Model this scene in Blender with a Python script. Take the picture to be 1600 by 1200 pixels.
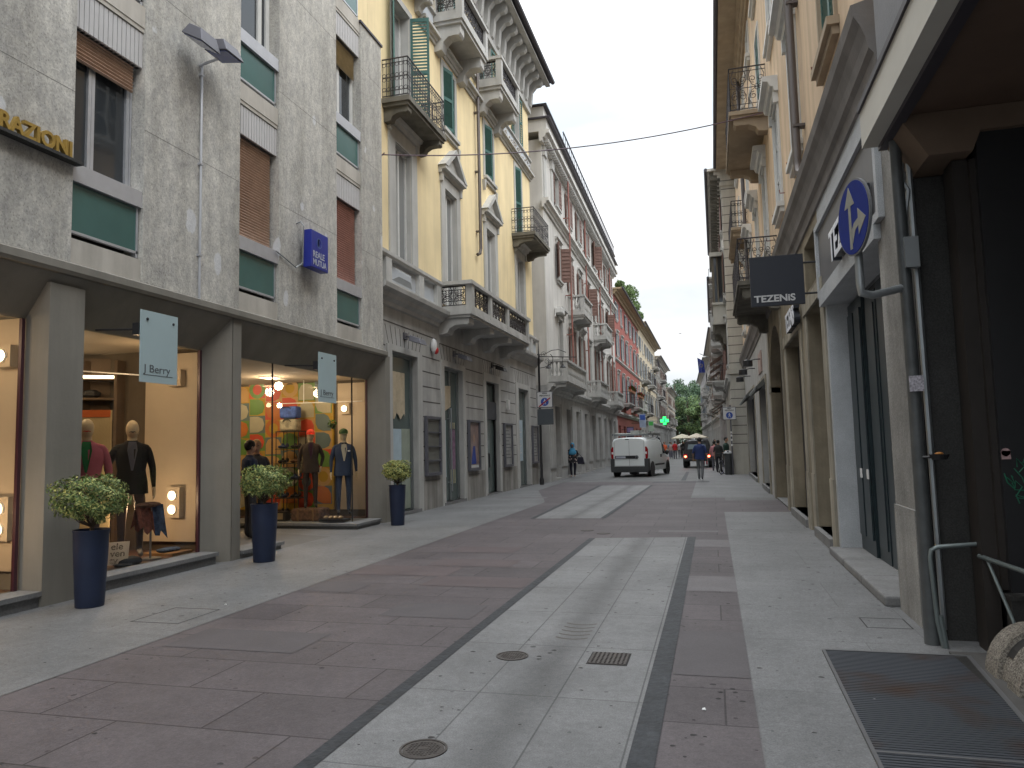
import bpy, bmesh, math, random
from math import sin, cos, pi, radians, sqrt, atan2, hypot
from mathutils import Vector, Matrix
random.seed(7)
for o in list(bpy.data.objects): bpy.data.objects.remove(o)
S = bpy.context.scene
COL = S.collection
# ---------------------------------------------------------------- camera
yaw, pit, rol = radians(15.0517), radians(4.8749), 0.024
f = Vector((-sin(yaw)*cos(pit), cos(yaw)*cos(pit), sin(pit)))
r0 = Vector((cos(yaw), sin(yaw), 0)); u0 = r0.cross(f)
rr = r0*cos(rol)-u0*sin(rol); uu = u0*cos(rol)+r0*sin(rol)
cd = bpy.data.cameras.new('Camera'); cam = bpy.data.objects.new('Camera', cd); COL.objects.link(cam)
cd.sensor_width = 36; cd.lens = 36*1155/1600; cd.clip_start = .05; cd.clip_end = 2000
m = Matrix((rr, uu, -f)).transposed().to_4x4(); m.translation = Vector((0, 0, 1.55)); cam.matrix_world = m
S.camera = cam
# ---------------------------------------------------------------- world and sun (bright overcast)
W = bpy.data.worlds.new('World'); S.world = W; W.use_nodes = True
nt = W.node_tree; N = nt.nodes; L = nt.links; bg = N['Background']
sky = N.new('ShaderNodeTexSky'); sky.sky_type = 'NISHITA'; sky.sun_disc = False
sky.sun_elevation = radians(44); sky.sun_rotation = radians(120); sky.air_density = 1; sky.dust_density = 2
tc = N.new('ShaderNodeTexCoord'); mp = N.new('ShaderNodeMapping'); mp.inputs['Scale'].default_value = (1.2, 1.2, 3.2)
nz = N.new('ShaderNodeTexNoise'); nz.inputs['Scale'].default_value = 1.6; nz.inputs['Detail'].default_value = 7; nz.inputs['Roughness'].default_value = .5
L.new(tc.outputs['Generated'], mp.inputs[0]); L.new(mp.outputs[0], nz.inputs['Vector'])
cr = N.new('ShaderNodeValToRGB'); cr.color_ramp.elements[0].position = .38; cr.color_ramp.elements[1].position = .58
cr.color_ramp.elements[0].color = (10.0, 11.3, 12.4, 1); cr.color_ramp.elements[1].color = (16.5, 16.5, 16.5, 1)
L.new(nz.outputs['Fac'], cr.inputs[0])
mx = N.new('ShaderNodeMix'); mx.data_type = 'RGBA'; mx.inputs[0].default_value = .9
L.new(sky.outputs[0], mx.inputs[6]); L.new(cr.outputs[0], mx.inputs[7]); # overcast sky: the zenith is brighter than the horizon
sx = N.new('ShaderNodeSeparateXYZ'); L.new(tc.outputs['Generated'], sx.inputs[0])
mc = N.new('ShaderNodeMath'); mc.operation = 'MAXIMUM'; mc.inputs[1].default_value = 0; L.new(sx.outputs[2], mc.inputs[0])
mw = N.new('ShaderNodeMath'); mw.operation = 'POWER'; mw.inputs[1].default_value = 2.6; L.new(mc.outputs[0], mw.inputs[0])
mr = N.new('ShaderNodeMath'); mr.operation = 'MULTIPLY_ADD'; mr.inputs[1].default_value = 1.0; mr.inputs[2].default_value = .23; L.new(mw.outputs[0], mr.inputs[0])
vm = N.new('ShaderNodeVectorMath'); vm.operation = 'SCALE'; L.new(mx.outputs[2], vm.inputs[0]); L.new(mr.outputs[0], vm.inputs[3])
L.new(vm.outputs[0], bg.inputs[0]); bg.inputs[1].default_value = .1
sl = bpy.data.lights.new('Sun', 'SUN'); sl.energy = .55; sl.angle = radians(35); sl.color = (1, .985, .95)
so = bpy.data.objects.new('Sun', sl); COL.objects.link(so); so.rotation_euler = (radians(46), 0, radians(60)); so.location = (0, 0, 30)
S.view_settings.view_transform = 'Standard'; S.view_settings.look = 'None'; S.view_settings.exposure = 1.66; S.view_settings.gamma = 1
S.render.engine = 'CYCLES'; S.cycles.max_bounces = 8
# ---------------------------------------------------------------- materials
MATS = {}
def mat(name, c, rough=.75, var=.14, sc=2.5, bump=.15, bsc=35, metal=0, spec=.4, streak=0, emit=None, pits=0, sheen=None, fine=0, patch=False):
    if name in MATS: return MATS[name]
    M = bpy.data.materials.new(name); M.use_nodes = True; MATS[name] = M
    nt = M.node_tree; N = nt.nodes; L = nt.links; b = N['Principled BSDF']
    b.inputs['Roughness'].default_value = rough; b.inputs['Metallic'].default_value = metal; b.inputs['Specular IOR Level'].default_value = spec
    M.diffuse_color = (*c, 1)
    if emit:
        b.inputs['Base Color'].default_value = (*c, 1); b.inputs['Emission Color'].default_value = (*c, 1); b.inputs['Emission Strength'].default_value = emit; return M
    g = N.new('ShaderNodeNewGeometry')
    def noise(scale, det=4, mapsc=None, rgh=.6):
        n = N.new('ShaderNodeTexNoise'); n.inputs['Scale'].default_value = scale; n.inputs['Detail'].default_value = det; n.inputs['Roughness'].default_value = rgh
        if mapsc:
            mm = N.new('ShaderNodeMapping'); mm.inputs['Scale'].default_value = mapsc; L.new(g.outputs['Position'], mm.inputs[0]); L.new(mm.outputs[0], n.inputs['Vector'])
        else: L.new(g.outputs['Position'], n.inputs['Vector'])
        return n
    def ramp(src, a, b_, ca, cb):
        r = N.new('ShaderNodeValToRGB'); r.color_ramp.elements[0].position = a; r.color_ramp.elements[1].position = b_
        r.color_ramp.elements[0].color = (*ca, 1); r.color_ramp.elements[1].color = (*cb, 1); L.new(src, r.inputs[0]); return r
    def mul(x, y, fac=1, mode='MULTIPLY'):
        k = N.new('ShaderNodeMix'); k.data_type = 'RGBA'; k.blend_type = mode; k.inputs[0].default_value = fac; L.new(x, k.inputs[6]); L.new(y, k.inputs[7]); return k.outputs[2]
    n1 = noise(sc)
    out = ramp(n1.outputs['Fac'], .3, .7, [x*(1-var) for x in c], [min(1, x*(1+var)) for x in c]).outputs[0]
    if fine:
        n2 = noise(bsc*1.5, 3); out = mul(out, ramp(n2.outputs['Fac'], .35, .65, (1-fine,)*3, (1+fine*.6,)*3).outputs[0])
    if streak:
        n3 = noise(1, 5, (2.6, 2.6, .25)); out = mul(out, ramp(n3.outputs['Fac'], .38, .62, (1-streak, 1-streak*1.02, 1-streak*1.05), (1, 1, 1)).outputs[0])
    if pits:
        v = N.new('ShaderNodeTexVoronoi'); v.inputs['Scale'].default_value = 45; v.inputs['Randomness'].default_value = 1
        mm = N.new('ShaderNodeMapping'); mm.inputs['Rotation'].default_value = (.5, .4, 0); mm.inputs['Scale'].default_value = (1, 1, .5)
        L.new(g.outputs['Position'], mm.inputs[0]); L.new(mm.outputs[0], v.inputs['Vector'])
        out = mul(out, ramp(v.outputs['Distance'], .1, .3, (1-pits,)*3, (1, 1, 1)).outputs[0])
    if patch:
        n5 = noise(1, 7, (9, 9, 5), .75); out = mul(out, ramp(n5.outputs['Fac'], .38, .62, (.80, .80, .80), (1.12, 1.115, 1.075)).outputs[0])
        mm = N.new('ShaderNodeMapping'); mm.inputs['Scale'].default_value = (1, 1, .55); n6 = noise(6, 2); va = N.new('ShaderNodeVectorMath'); va.operation = 'MULTIPLY_ADD'; va.inputs[1].default_value = (.1, .1, .1)
        L.new(n6.outputs['Color'], va.inputs[0]); L.new(g.outputs['Position'], va.inputs[2]); L.new(va.outputs[0], mm.inputs[0])
        v2 = N.new('ShaderNodeTexVoronoi'); v2.inputs['Scale'].default_value = 2.2; L.new(mm.outputs[0], v2.inputs['Vector'])
        wn = N.new('ShaderNodeTexWhiteNoise'); L.new(v2.outputs['Color'], wn.inputs['Vector']); m3 = N.new('ShaderNodeMath'); m3.operation = 'MULTIPLY_ADD'; m3.inputs[1].default_value = -.46; m3.inputs[2].default_value = .2; L.new(wn.outputs['Value'], m3.inputs[0])
        a3 = N.new('ShaderNodeMath'); a3.operation = 'ADD'; L.new(v2.outputs['Distance'], a3.inputs[0]); L.new(m3.outputs[0], a3.inputs[1])
        k = N.new('ShaderNodeMix'); k.data_type = 'RGBA'; rp = ramp(a3.outputs[0], 0, .03, (.6, .6, .6), (0, 0, 0)); L.new(rp.outputs[0], k.inputs[0]); L.new(out, k.inputs[6]); k.inputs[7].default_value = (.66, .675, .71, 1); out = k.outputs[2]
    L.new(out, b.inputs['Base Color'])
    if bump:
        nb = noise(bsc, 5); bp = N.new('ShaderNodeBump'); bp.inputs['Strength'].default_value = bump; bp.inputs['Distance'].default_value = .02
        L.new(nb.outputs['Fac'], bp.inputs['Height']); L.new(bp.outputs[0], b.inputs['Normal'])
    return M
def flat(name, c, rough=.5, metal=0, spec=.5): return mat(name, c, rough, var=.06, sc=6, bump=0, metal=metal, spec=spec)
def glassmat(name, c, rough=.04, alpha=None):
    if name in MATS: return MATS[name]
    M = bpy.data.materials.new(name); M.use_nodes = True; MATS[name] = M; b = M.node_tree.nodes['Principled BSDF']
    b.inputs['Base Color'].default_value = (*c, 1); b.inputs['Roughness'].default_value = rough; b.inputs['Specular IOR Level'].default_value = .6
    n = M.node_tree.nodes.new('ShaderNodeTexNoise'); n.inputs['Scale'].default_value = 1.3
    g = M.node_tree.nodes.new('ShaderNodeNewGeometry'); M.node_tree.links.new(g.outputs['Position'], n.inputs['Vector'])
    bp = M.node_tree.nodes.new('ShaderNodeBump'); bp.inputs['Strength'].default_value = .05; bp.inputs['Distance'].default_value = .05
    M.node_tree.links.new(n.outputs['Fac'], bp.inputs['Height']); M.node_tree.links.new(bp.outputs[0], b.inputs['Normal'])
    return M
def clearglass(name):
    M = bpy.data.materials.new(name); M.use_nodes = True; MATS[name] = M; N = M.node_tree.nodes; L = M.node_tree.links
    N.remove(N['Principled BSDF']); t = N.new('ShaderNodeBsdfTransparent'); t.inputs[0].default_value = (.93, .95, .94, 1)
    g = N.new('ShaderNodeBsdfGlossy'); g.inputs['Roughness'].default_value = .02; g.inputs['Color'].default_value = (.9, .95, 1, 1)
    fr = N.new('ShaderNodeFresnel'); fr.inputs[0].default_value = 1.5; mr = N.new('ShaderNodeMath'); mr.operation = 'MULTIPLY'; mr.inputs[1].default_value = .8
    ms = N.new('ShaderNodeMixShader'); L.new(fr.outputs[0], mr.inputs[0]); L.new(mr.outputs[0], ms.inputs[0]); L.new(t.outputs[0], ms.inputs[1]); L.new(g.outputs[0], ms.inputs[2])
    L.new(ms.outputs[0], N['Material Output'].inputs[0]); return M
def paving(name, c, bw, bh, rough=.6, var=.1, mortar=.55, off=.5, gum=.5, msize=.006, tint=None, channel=None, rot=0, speck=.18):
    M = bpy.data.materials.new(name); M.use_nodes = True; MATS[name] = M; nt = M.node_tree; N = nt.nodes; L = nt.links; b = N['Principled BSDF']
    b.inputs['Roughness'].default_value = rough; b.inputs['Specular IOR Level'].default_value = .35
    g = N.new('ShaderNodeNewGeometry'); mp = N.new('ShaderNodeMapping'); mp.inputs['Rotation'].default_value = (0, 0, rot)
    L.new(g.outputs['Position'], mp.inputs[0])
    br = N.new('ShaderNodeTexBrick'); br.offset = off; br.inputs['Scale'].default_value = 1; br.inputs['Brick Width'].default_value = bw; br.inputs['Row Height'].default_value = bh
    br.inputs['Mortar Size'].default_value = msize; br.inputs['Mortar Smooth'].default_value = .3; br.inputs['Bias'].default_value = 0
    t = tint or c
    br.inputs['Color1'].default_value = (*[x*(1-var) for x in c], 1); br.inputs['Color2'].default_value = (*[x*(1+var) for x in t], 1); br.inputs['Mortar'].default_value = (*[x*mortar for x in c], 1)
    L.new(mp.outputs[0], br.inputs['Vector'])
    def mulc(x, fac_out, a, bb, ca, cb):
        r = N.new('ShaderNodeValToRGB'); r.color_ramp.elements[0].position = a; r.color_ramp.elements[1].position = bb
        r.color_ramp.elements[0].color = (ca, ca, ca, 1); r.color_ramp.elements[1].color = (cb, cb, cb, 1); L.new(fac_out, r.inputs[0])
        k = N.new('ShaderNodeMix'); k.data_type = 'RGBA'; k.blend_type = 'MULTIPLY'; k.inputs[0].default_value = 1; L.new(x, k.inputs[6]); L.new(r.outputs[0], k.inputs[7]); return k.outputs[2]
    out = br.outputs['Color']
    for scl, lo, hi in ((.9, .86, 1.1), (7, .93, 1.06), (120, 1-speck, 1+speck)):
        n = N.new('ShaderNodeTexNoise'); n.inputs['Scale'].default_value = scl; n.inputs['Detail'].default_value = 5; L.new(g.outputs['Position'], n.inputs['Vector'])
        out = mulc(out, n.outputs['Fac'], .35, .65, lo, hi)
    v = N.new('ShaderNodeTexVoronoi'); v.inputs['Scale'].default_value = 3.6; v.inputs['Randomness'].default_value = 1; L.new(g.outputs['Position'], v.inputs['Vector'])
    # dropped gum: small round dark spots of uneven size
    wn = N.new('ShaderNodeTexWhiteNoise'); L.new(v.outputs['Color'], wn.inputs['Vector'])
    th = N.new('ShaderNodeMath'); th.operation = 'MULTIPLY'; th.inputs[1].default_value = .09; L.new(wn.outputs['Value'], th.inputs[0])
    ls = N.new('ShaderNodeMath'); ls.operation = 'SUBTRACT'; L.new(v.outputs['Distance'], ls.inputs[0]); L.new(th.outputs[0], ls.inputs[1])
    out = mulc(out, ls.outputs[0], 0.0, .012, 1-gum, 1)
    v2 = N.new('ShaderNodeTexVoronoi'); v2.inputs['Scale'].default_value = 7; L.new(g.outputs['Position'], v2.inputs['Vector'])
    w2 = N.new('ShaderNodeTexWhiteNoise'); L.new(v2.outputs['Color'], w2.inputs['Vector']); t2 = N.new('ShaderNodeMath'); t2.operation = 'MULTIPLY_ADD'; t2.inputs[1].default_value = .16; t2.inputs[2].default_value = -.055; L.new(w2.outputs['Value'], t2.inputs[0])
    l2 = N.new('ShaderNodeMath'); l2.operation = 'SUBTRACT'; L.new(v2.outputs['Distance'], l2.inputs[0]); L.new(t2.outputs[0], l2.inputs[1]); out = mulc(out, l2.outputs[0], 0.0, .02, 1-gum*.75, 1)
    n9 = N.new('ShaderNodeTexNoise'); n9.inputs['Scale'].default_value = 26; n9.inputs['Detail'].default_value = 8; n9.inputs['Roughness'].default_value = .75; L.new(g.outputs['Position'], n9.inputs['Vector']); out = mulc(out, n9.outputs['Fac'], .36, .62, .84, 1.08)
    if channel is not None:
        sx = N.new('ShaderNodeSeparateXYZ'); L.new(g.outputs['Position'], sx.inputs[0])
        n = N.new('ShaderNodeTexNoise'); n.inputs['Scale'].default_value = 1.5; n.inputs['Detail'].default_value = 6; L.new(g.outputs['Position'], n.inputs['Vector'])
        a1 = N.new('ShaderNodeMath'); a1.operation = 'ADD'; a1.inputs[1].default_value = -channel-.12; L.new(sx.outputs[0], a1.inputs[0])
        a0 = N.new('ShaderNodeMath'); a0.operation = 'MULTIPLY_ADD'; a0.inputs[1].default_value = .24; L.new(n.outputs['Fac'], a0.inputs[0]); L.new(a1.outputs[0], a0.inputs[2])
        ab = N.new('ShaderNodeMath'); ab.operation = 'ABSOLUTE'; L.new(a0.outputs[0], ab.inputs[0])
        out = mulc(out, ab.outputs[0], .02, .24, .66, 1)
    L.new(out, b.inputs['Base Color'])
    nb = N.new('ShaderNodeTexNoise'); nb.inputs['Scale'].default_value = 90; nb.inputs['Detail'].default_value = 4; L.new(g.outputs['Position'], nb.inputs['Vector'])
    ad = N.new('ShaderNodeMath'); ad.operation = 'SUBTRACT'; L.new(nb.outputs['Fac'], ad.inputs[0]); L.new(br.outputs['Fac'], ad.inputs[1])
    bp = N.new('ShaderNodeBump'); bp.inputs['Strength'].default_value = .25; bp.inputs['Distance'].default_value = .01; L.new(ad.outputs[0], bp.inputs['Height']); L.new(bp.outputs[0], b.inputs['Normal'])
    return M
# ---------------------------------------------------------------- mesh builder
class Fr:
    """facade frame: w outward, u along the street (u equals y on the line), z up"""
    def __init__(s, ox, oy, side, ang=0):
        s.o = (ox, oy); s.d = (sin(ang), cos(ang)); s.n = (side*cos(ang), -side*sin(ang)); s.side = side
    def __call__(s, w, u, z):
        k = u-s.o[1]; return (s.o[0]+s.d[0]*k+s.n[0]*w, s.o[1]+s.d[1]*k+s.n[1]*w, z)
class MB:
    def __init__(s, T=None): s.v = []; s.f = []; s.m = []; s.cm = 0; s.T = T; s.marks = []
    def add(s, vs, fs, raw=False):
        b = len(s.v); T = s.T; s.marks.append((len(s.v), len(s.f)))
        s.v += [tuple(T(*p)) for p in vs] if (T and not raw) else [tuple(p) for p in vs]
        s.f += [tuple(i+b for i in q) for q in fs]; s.m += [s.cm]*len(fs); return s
    def box(s, a0, a1, b0, b1, c0, c1):
        vs = [(x, y, z) for x in (a0, a1) for y in (b0, b1) for z in (c0, c1)]
        return s.add(vs, [(0, 1, 3, 2), (4, 6, 7, 5), (0, 4, 5, 1), (2, 3, 7, 6), (0, 2, 6, 4), (1, 5, 7, 3)])
    def quad(s, *p): return s.add(p, [tuple(range(len(p)))])
    def prism(s, pts, ax, a0, a1):
        """pts 2D polygon in the two other axes (in order), extruded along axis ax"""
        def P(p, a):
            q = list(p); q.insert(ax, a); return tuple(q)
        n = len(pts); vs = [P(p, a0) for p in pts]+[P(p, a1) for p in pts]
        return s.add(vs, [tuple(range(n))[::-1], tuple(range(n, 2*n))]+[(i, (i+1) % n, n+(i+1) % n, n+i) for i in range(n)])
    def tube(s, pts, r, n=6, cap=True, r1=None):
        P = [Vector(s.T(*p)) if s.T else Vector(p) for p in pts]; k = len(P); vs = []; prev = None
        for i, p in enumerate(P):
            d = (P[min(i+1, k-1)]-P[max(i-1, 0)]); d = d.normalized() if d.length > 1e-9 else Vector((0, 0, 1))
            if prev is None: a = d.orthogonal().normalized()
            else:
                a = prev-d*prev.dot(d); a = a.normalized() if a.length > 1e-6 else d.orthogonal().normalized()
            prev = a; b = d.cross(a); q = r if r1 is None else r+(r1-r)*i/(k-1)
            vs += [tuple(p+a*(q*cos(2*pi*j/n))+b*(q*sin(2*pi*j/n))) for j in range(n)]
        fs = [(i*n+j, i*n+(j+1) % n, (i+1)*n+(j+1) % n, (i+1)*n+j) for i in range(k-1) for j in range(n)]
        if cap: fs += [tuple(range(n))[::-1], tuple(range((k-1)*n, k*n))]
        return s.add(vs, fs, raw=True)
    def lathe(s, prof, c, n=12, sx=1, sy=1):
        vs = [(c[0]+r*cos(2*pi*j/n)*sx, c[1]+r*sin(2*pi*j/n)*sy, c[2]+z) for r, z in prof for j in range(n)]; k = len(prof)
        fs = [(i*n+j, i*n+(j+1) % n, (i+1)*n+(j+1) % n, (i+1)*n+j) for i in range(k-1) for j in range(n)]
        fs += [tuple(range(n))[::-1], tuple(range((k-1)*n, k*n))]
        return s.add(vs, fs)
    def ball(s, c, rx, ry, rz, n=12, k=8):
        pr = [(sin(pi*(i+.02)/(k+.04)), -cos(pi*(i+.02)/(k+.04))*rz) for i in range(k+1)]
        return s.lathe([(max(r, .01), z) for r, z in pr], c, n, rx, ry)
    def disc(s, c, r, d, u, v, n=24, r0=0):
        """disc of thickness d in plane spanned by u,v (3-vectors in frame space)"""
        c = Vector(c); u = Vector(u); v = Vector(v); w = u.cross(v)
        vs = [tuple(c+u*(r*cos(2*pi*j/n))+v*(r*sin(2*pi*j/n))+w*e) for e in (0, d) for j in range(n)]
        if r0: 
            vs += [tuple(c+u*(r0*cos(2*pi*j/n))+v*(r0*sin(2*pi*j/n))+w*e) for e in (0, d) for j in range(n)]
            fs = []
            for j in range(n):
                k = (j+1) % n; fs += [(n+j, n+k, 3*n+k, 3*n+j), (j, k, n+k, n+j), (j, 2*n+j, 2*n+k, k), (2*n+j, 3*n+j, 3*n+k, 2*n+k)]
            return s.add(vs, fs)
        return s.add(vs, [tuple(range(n))[::-1], tuple(range(n, 2*n))]+[(i, (i+1) % n, n+(i+1) % n, n+i) for i in range(n)])
    def text(s, txt, size, o, ex, ey, depth=.004, bold=0, align='LEFT', sx=1, shear=0):
        cu = bpy.data.curves.new('t', 'FONT'); cu.body = txt; cu.size = size; cu.extrude = depth/2; cu.offset = bold; cu.align_x = align; cu.shear = shear; cu.resolution_u = 4
        ob = bpy.data.objects.new('t', cu); COL.objects.link(ob); dg = bpy.context.evaluated_depsgraph_get(); dg.update()
        me = bpy.data.meshes.new_from_object(ob.evaluated_get(dg)); o = Vector(o); ex = Vector(ex); ey = Vector(ey); ez = ex.cross(ey)
        vs = [tuple(o+ex*(v.co.x*sx)+ey*v.co.y+ez*v.co.z) for v in me.vertices]; fs = [tuple(p.vertices) for p in me.polygons]
        s.add(vs, fs); bpy.data.objects.remove(ob); bpy.data.curves.remove(cu); bpy.data.meshes.remove(me); return s
    def build_split(s, name, mats, parent=None, k=1, **kw):
        out = []; st = s.marks+[(len(s.v), len(s.f))]; idx = list(range(0, len(s.marks), k))+[len(s.marks)]
        for a, b in zip(idx, idx[1:]):
            q = MB(); v0, f0 = st[a]; v1, f1 = st[b]; q.v = s.v[v0:v1]; q.f = [tuple(i-v0 for i in f_) for f_ in s.f[f0:f1]]; q.m = s.m[f0:f1]; out.append(q.build(name, mats, parent, **kw))
        return out
    def build(s, name, mats, parent=None, smooth=False, bevel=0, label=None, recalc=True):
        me = bpy.data.meshes.new(name); org = Vector((0, 0, 0))
        if parent is not None: org = Vector(parent.get('_o', (0, 0, 0)))
        me.from_pydata([(x-org.x, y-org.y, z-org.z) for x, y, z in s.v], [], s.f)
        if not isinstance(mats, (list, tuple)): mats = [mats]
        for q in mats: me.materials.append(q)
        if len(mats) > 1: me.polygons.foreach_set('material_index', s.m)
        if recalc:
            bm = bmesh.new(); bm.from_mesh(me); bmesh.ops.recalc_face_normals(bm, faces=bm.faces); bm.to_mesh(me); bm.free()
        if smooth:
            me.polygons.foreach_set('use_smooth', [True]*len(me.polygons))
            try: me.set_sharp_from_angle(angle=radians(45))
            except Exception: pass
        me.update(); ob = bpy.data.objects.new(name, me); COL.objects.link(ob)
        if parent is not None: ob.parent = parent; ob['_o'] = tuple(org)
        if bevel:
            b = ob.modifiers.new('bevel', 'BEVEL'); b.width = bevel; b.segments = 2; b.limit_method = 'ANGLE'
        if label: ob['label'] = label
        return ob
def thing(name, label, cat, loc=(0, 0, 0), group=None):
    o = bpy.data.objects.new(name, None); COL.objects.link(o); o.location = loc; o['label'] = label; o['category'] = cat; o['_o'] = tuple(loc); o.empty_display_size = .2
    if group: o['group'] = group
    return o
def tag(o, label, cat, group=None):
    o['label'] = label; o['category'] = cat
    if group: o['group'] = group
    return o
def stuff(o): o['kind'] = 'stuff'; return o
def struct(o): o['kind'] = 'structure'; return o
def dup(o, parent=None, loc=None, rz=None):
    c = o.copy(); COL.objects.link(c); c.parent = parent
    if loc is not None: c.location = loc
    if rz is not None: c.rotation_euler = (0, 0, rz)
    for ch in list(o.children): dup(ch, c)
    return c
# shared materials
M_ceppo = mat('ceppo_stone', (.54, .525, .495), .85, .12, .8, .35, 22, streak=.26, pits=.4, fine=.16, patch=True)
M_conc = mat('shop_concrete', (.235, .22, .19), .75, .1, 1.2, .1, 25, streak=.15)
M_cream = mat('cream_stone', (.5, .47, .42), .7, .08, 3, .05, 25, streak=.2)
M_corr = mat('corrugated_white', (.5, .49, .49), .6, .06, 3, 0)
M_alu = flat('aluminium', (.52, .53, .56), .4, .5)
M_green = mat('green_panel', (.06, .14, .13), .22, .12, 1.2, .02, 3, spec=.6)
M_blind = mat('brown_blind', (.48, .33, .24), .55, .12, 8, 0)
M_blind2 = mat('red_blind', (.46, .25, .2), .55, .12, 8, 0)
M_blind3 = mat('ochre_blind', (.42, .34, .21), .55, .12, 8, 0)
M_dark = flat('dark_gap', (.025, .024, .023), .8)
M_glass = glassmat('window_glass', (.035, .04, .045))
M_glassl = glassmat('pale_glass', (.16, .2, .2), .08)
M_clear = clearglass('shop_glass')
M_curt = mat('curtain', (.4, .38, .36), .9, .12, 9, 0)
M_yel = mat('yellow_render', (.86, .71, .43), .85, .07, .8, .08, 20, streak=.12)
M_grst = mat('grey_stone', (.48, .475, .455), .8, .1, 1.5, .12, 22, streak=.16)
M_step = mat('step_stone', (.20, .2, .2), .8, .12, 2, .2, 30, streak=.1, fine=.15)
M_grst2 = mat('grey_stone_dark', (.44, .435, .42), .85, .12, 1.8, .2, 25, streak=.2)
M_panelb = mat('pale_blue_panel', (.47, .5, .53), .7, .06, 2, .03)
M_iron = flat('wrought_iron', (.045, .04, .045), .5, .3)
M_irong = flat('grey_iron', (.13, .13, .15), .5, .3)
M_gsh = mat('green_shutter', (.05, .13, .115), .55, .12, 6, 0)
M_bsh = mat('brown_shutter', (.17, .095, .075), .6, .15, 6, 0)
M_blsh = mat('bluegrey_shutter', (.15, .18, .21), .6, .15, 6, 0)
M_white = mat('white_frame', (.62, .62, .6), .5, .06, 5, 0)
M_plast = mat('grey_render', (.60, .585, .555), .85, .08, .9, .08, 20, streak=.15)
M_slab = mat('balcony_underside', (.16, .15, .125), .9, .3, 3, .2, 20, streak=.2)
M_pipe = flat('brown_pipe', (.1, .085, .08), .45, .2)
M_rpipe = flat('red_pipe', (.25, .1, .08), .5, .1)
M_roof = mat('dark_gutter', (.05, .045, .055), .5, .1, 5, 0)
M_oran = mat('apricot_render', (.66, .5, .34), .85, .1, .9, .1, 22, streak=.22)
M_gran = mat('grey_granite', (.46, .48, .50), .75, .1, 3, .25, 90, fine=.25)
M_brst = mat('brown_stone', (.27, .23, .165), .85, .22, 1.5, .25, 25, streak=.3)
M_steel = flat('grey_steel', (.3, .32, .33), .4, .5)
M_black = flat('black_paint', (.02, .02, .022), .45)
M_wht = flat('white_paint', (.75, .75, .75), .45)
# ---------------------------------------------------------------- facade parts
def wall_mb(F, u0, u1, z0, z1, ops, dep=.25, w=0, core=6, coreu=None):
    mb = MB(F); us = sorted({u0, u1, *[min(max(x, u0), u1) for o in ops for x in o[:2]]}); zs = sorted({z0, z1, *[min(max(x, z0), z1) for o in ops for x in o[2:4]]})
    for a, b in zip(us, us[1:]):
        for c, d in zip(zs, zs[1:]):
            cu, cz = (a+b)/2, (c+d)/2
            if any(o[0] < cu < o[1] and o[2] < cz < o[3] for o in ops): continue
            mb.quad((w, a, c), (w, b, c), (w, b, d), (w, a, d))
    for a, b, c, d in [o[:4] for o in ops]:
        e = w-dep; mb.quad((w, a, c), (e, a, c), (e, a, d), (w, a, d)); mb.quad((w, b, c), (e, b, c), (e, b, d), (w, b, d))
        mb.quad((w, a, d), (e, a, d), (e, b, d), (w, b, d)); mb.quad((w, a, c), (e, a, c), (e, b, c), (w, b, c))
    if core:
        k = w-core; e = w-dep-.06
        mb.quad((w, u0, z0), (k, u0, z0), (k, u0, z1), (w, u0, z1)); mb.quad((w, u1, z0), (k, u1, z0), (k, u1, z1), (w, u1, z1))
        mb.quad((w, u0, z1), (k, u0, z1), (k, u1, z1), (w, u1, z1)); mb.quad((e, u0+.01, z0), (e, u1-.01, z0), (e, u1-.01, z1-.01), (e, u0+.01, z1-.01)); mb.quad((k, u0, z0), (k, u1, z0), (k, u1, z1), (k, u0, z1))
    return mb
def band(F, u0, u1, prof, ends=True):
    """moulding: prof list of (w,z) polygon swept along u"""
    mb = MB(F); return mb.prism(prof, 1, u0, u1) if False else _sweep(mb, prof, u0, u1)
def _sweep(mb, prof, u0, u1):
    n = len(prof); vs = [(w, u0, z) for w, z in prof]+[(w, u1, z) for w, z in prof]
    return mb.add(vs, [tuple(range(n))[::-1], tuple(range(n, 2*n))]+[(i, (i+1) % n, n+(i+1) % n, n+i) for i in range(n)])
def mould(w, z0, z1, k=3, back=-.02):
    """stepped cornice profile from z0 (small) to z1 (w proud)"""
    p = [(back, z0)]; h = z1-z0
    for i in range(k):
        a = w*(i+1)/k; p += [(a*.8 if i < k-1 else a, z0+h*(i/k)), (a, z0+h*((i+.9)/k))]
    p += [(w, z1), (back, z1)]; return p
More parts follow.
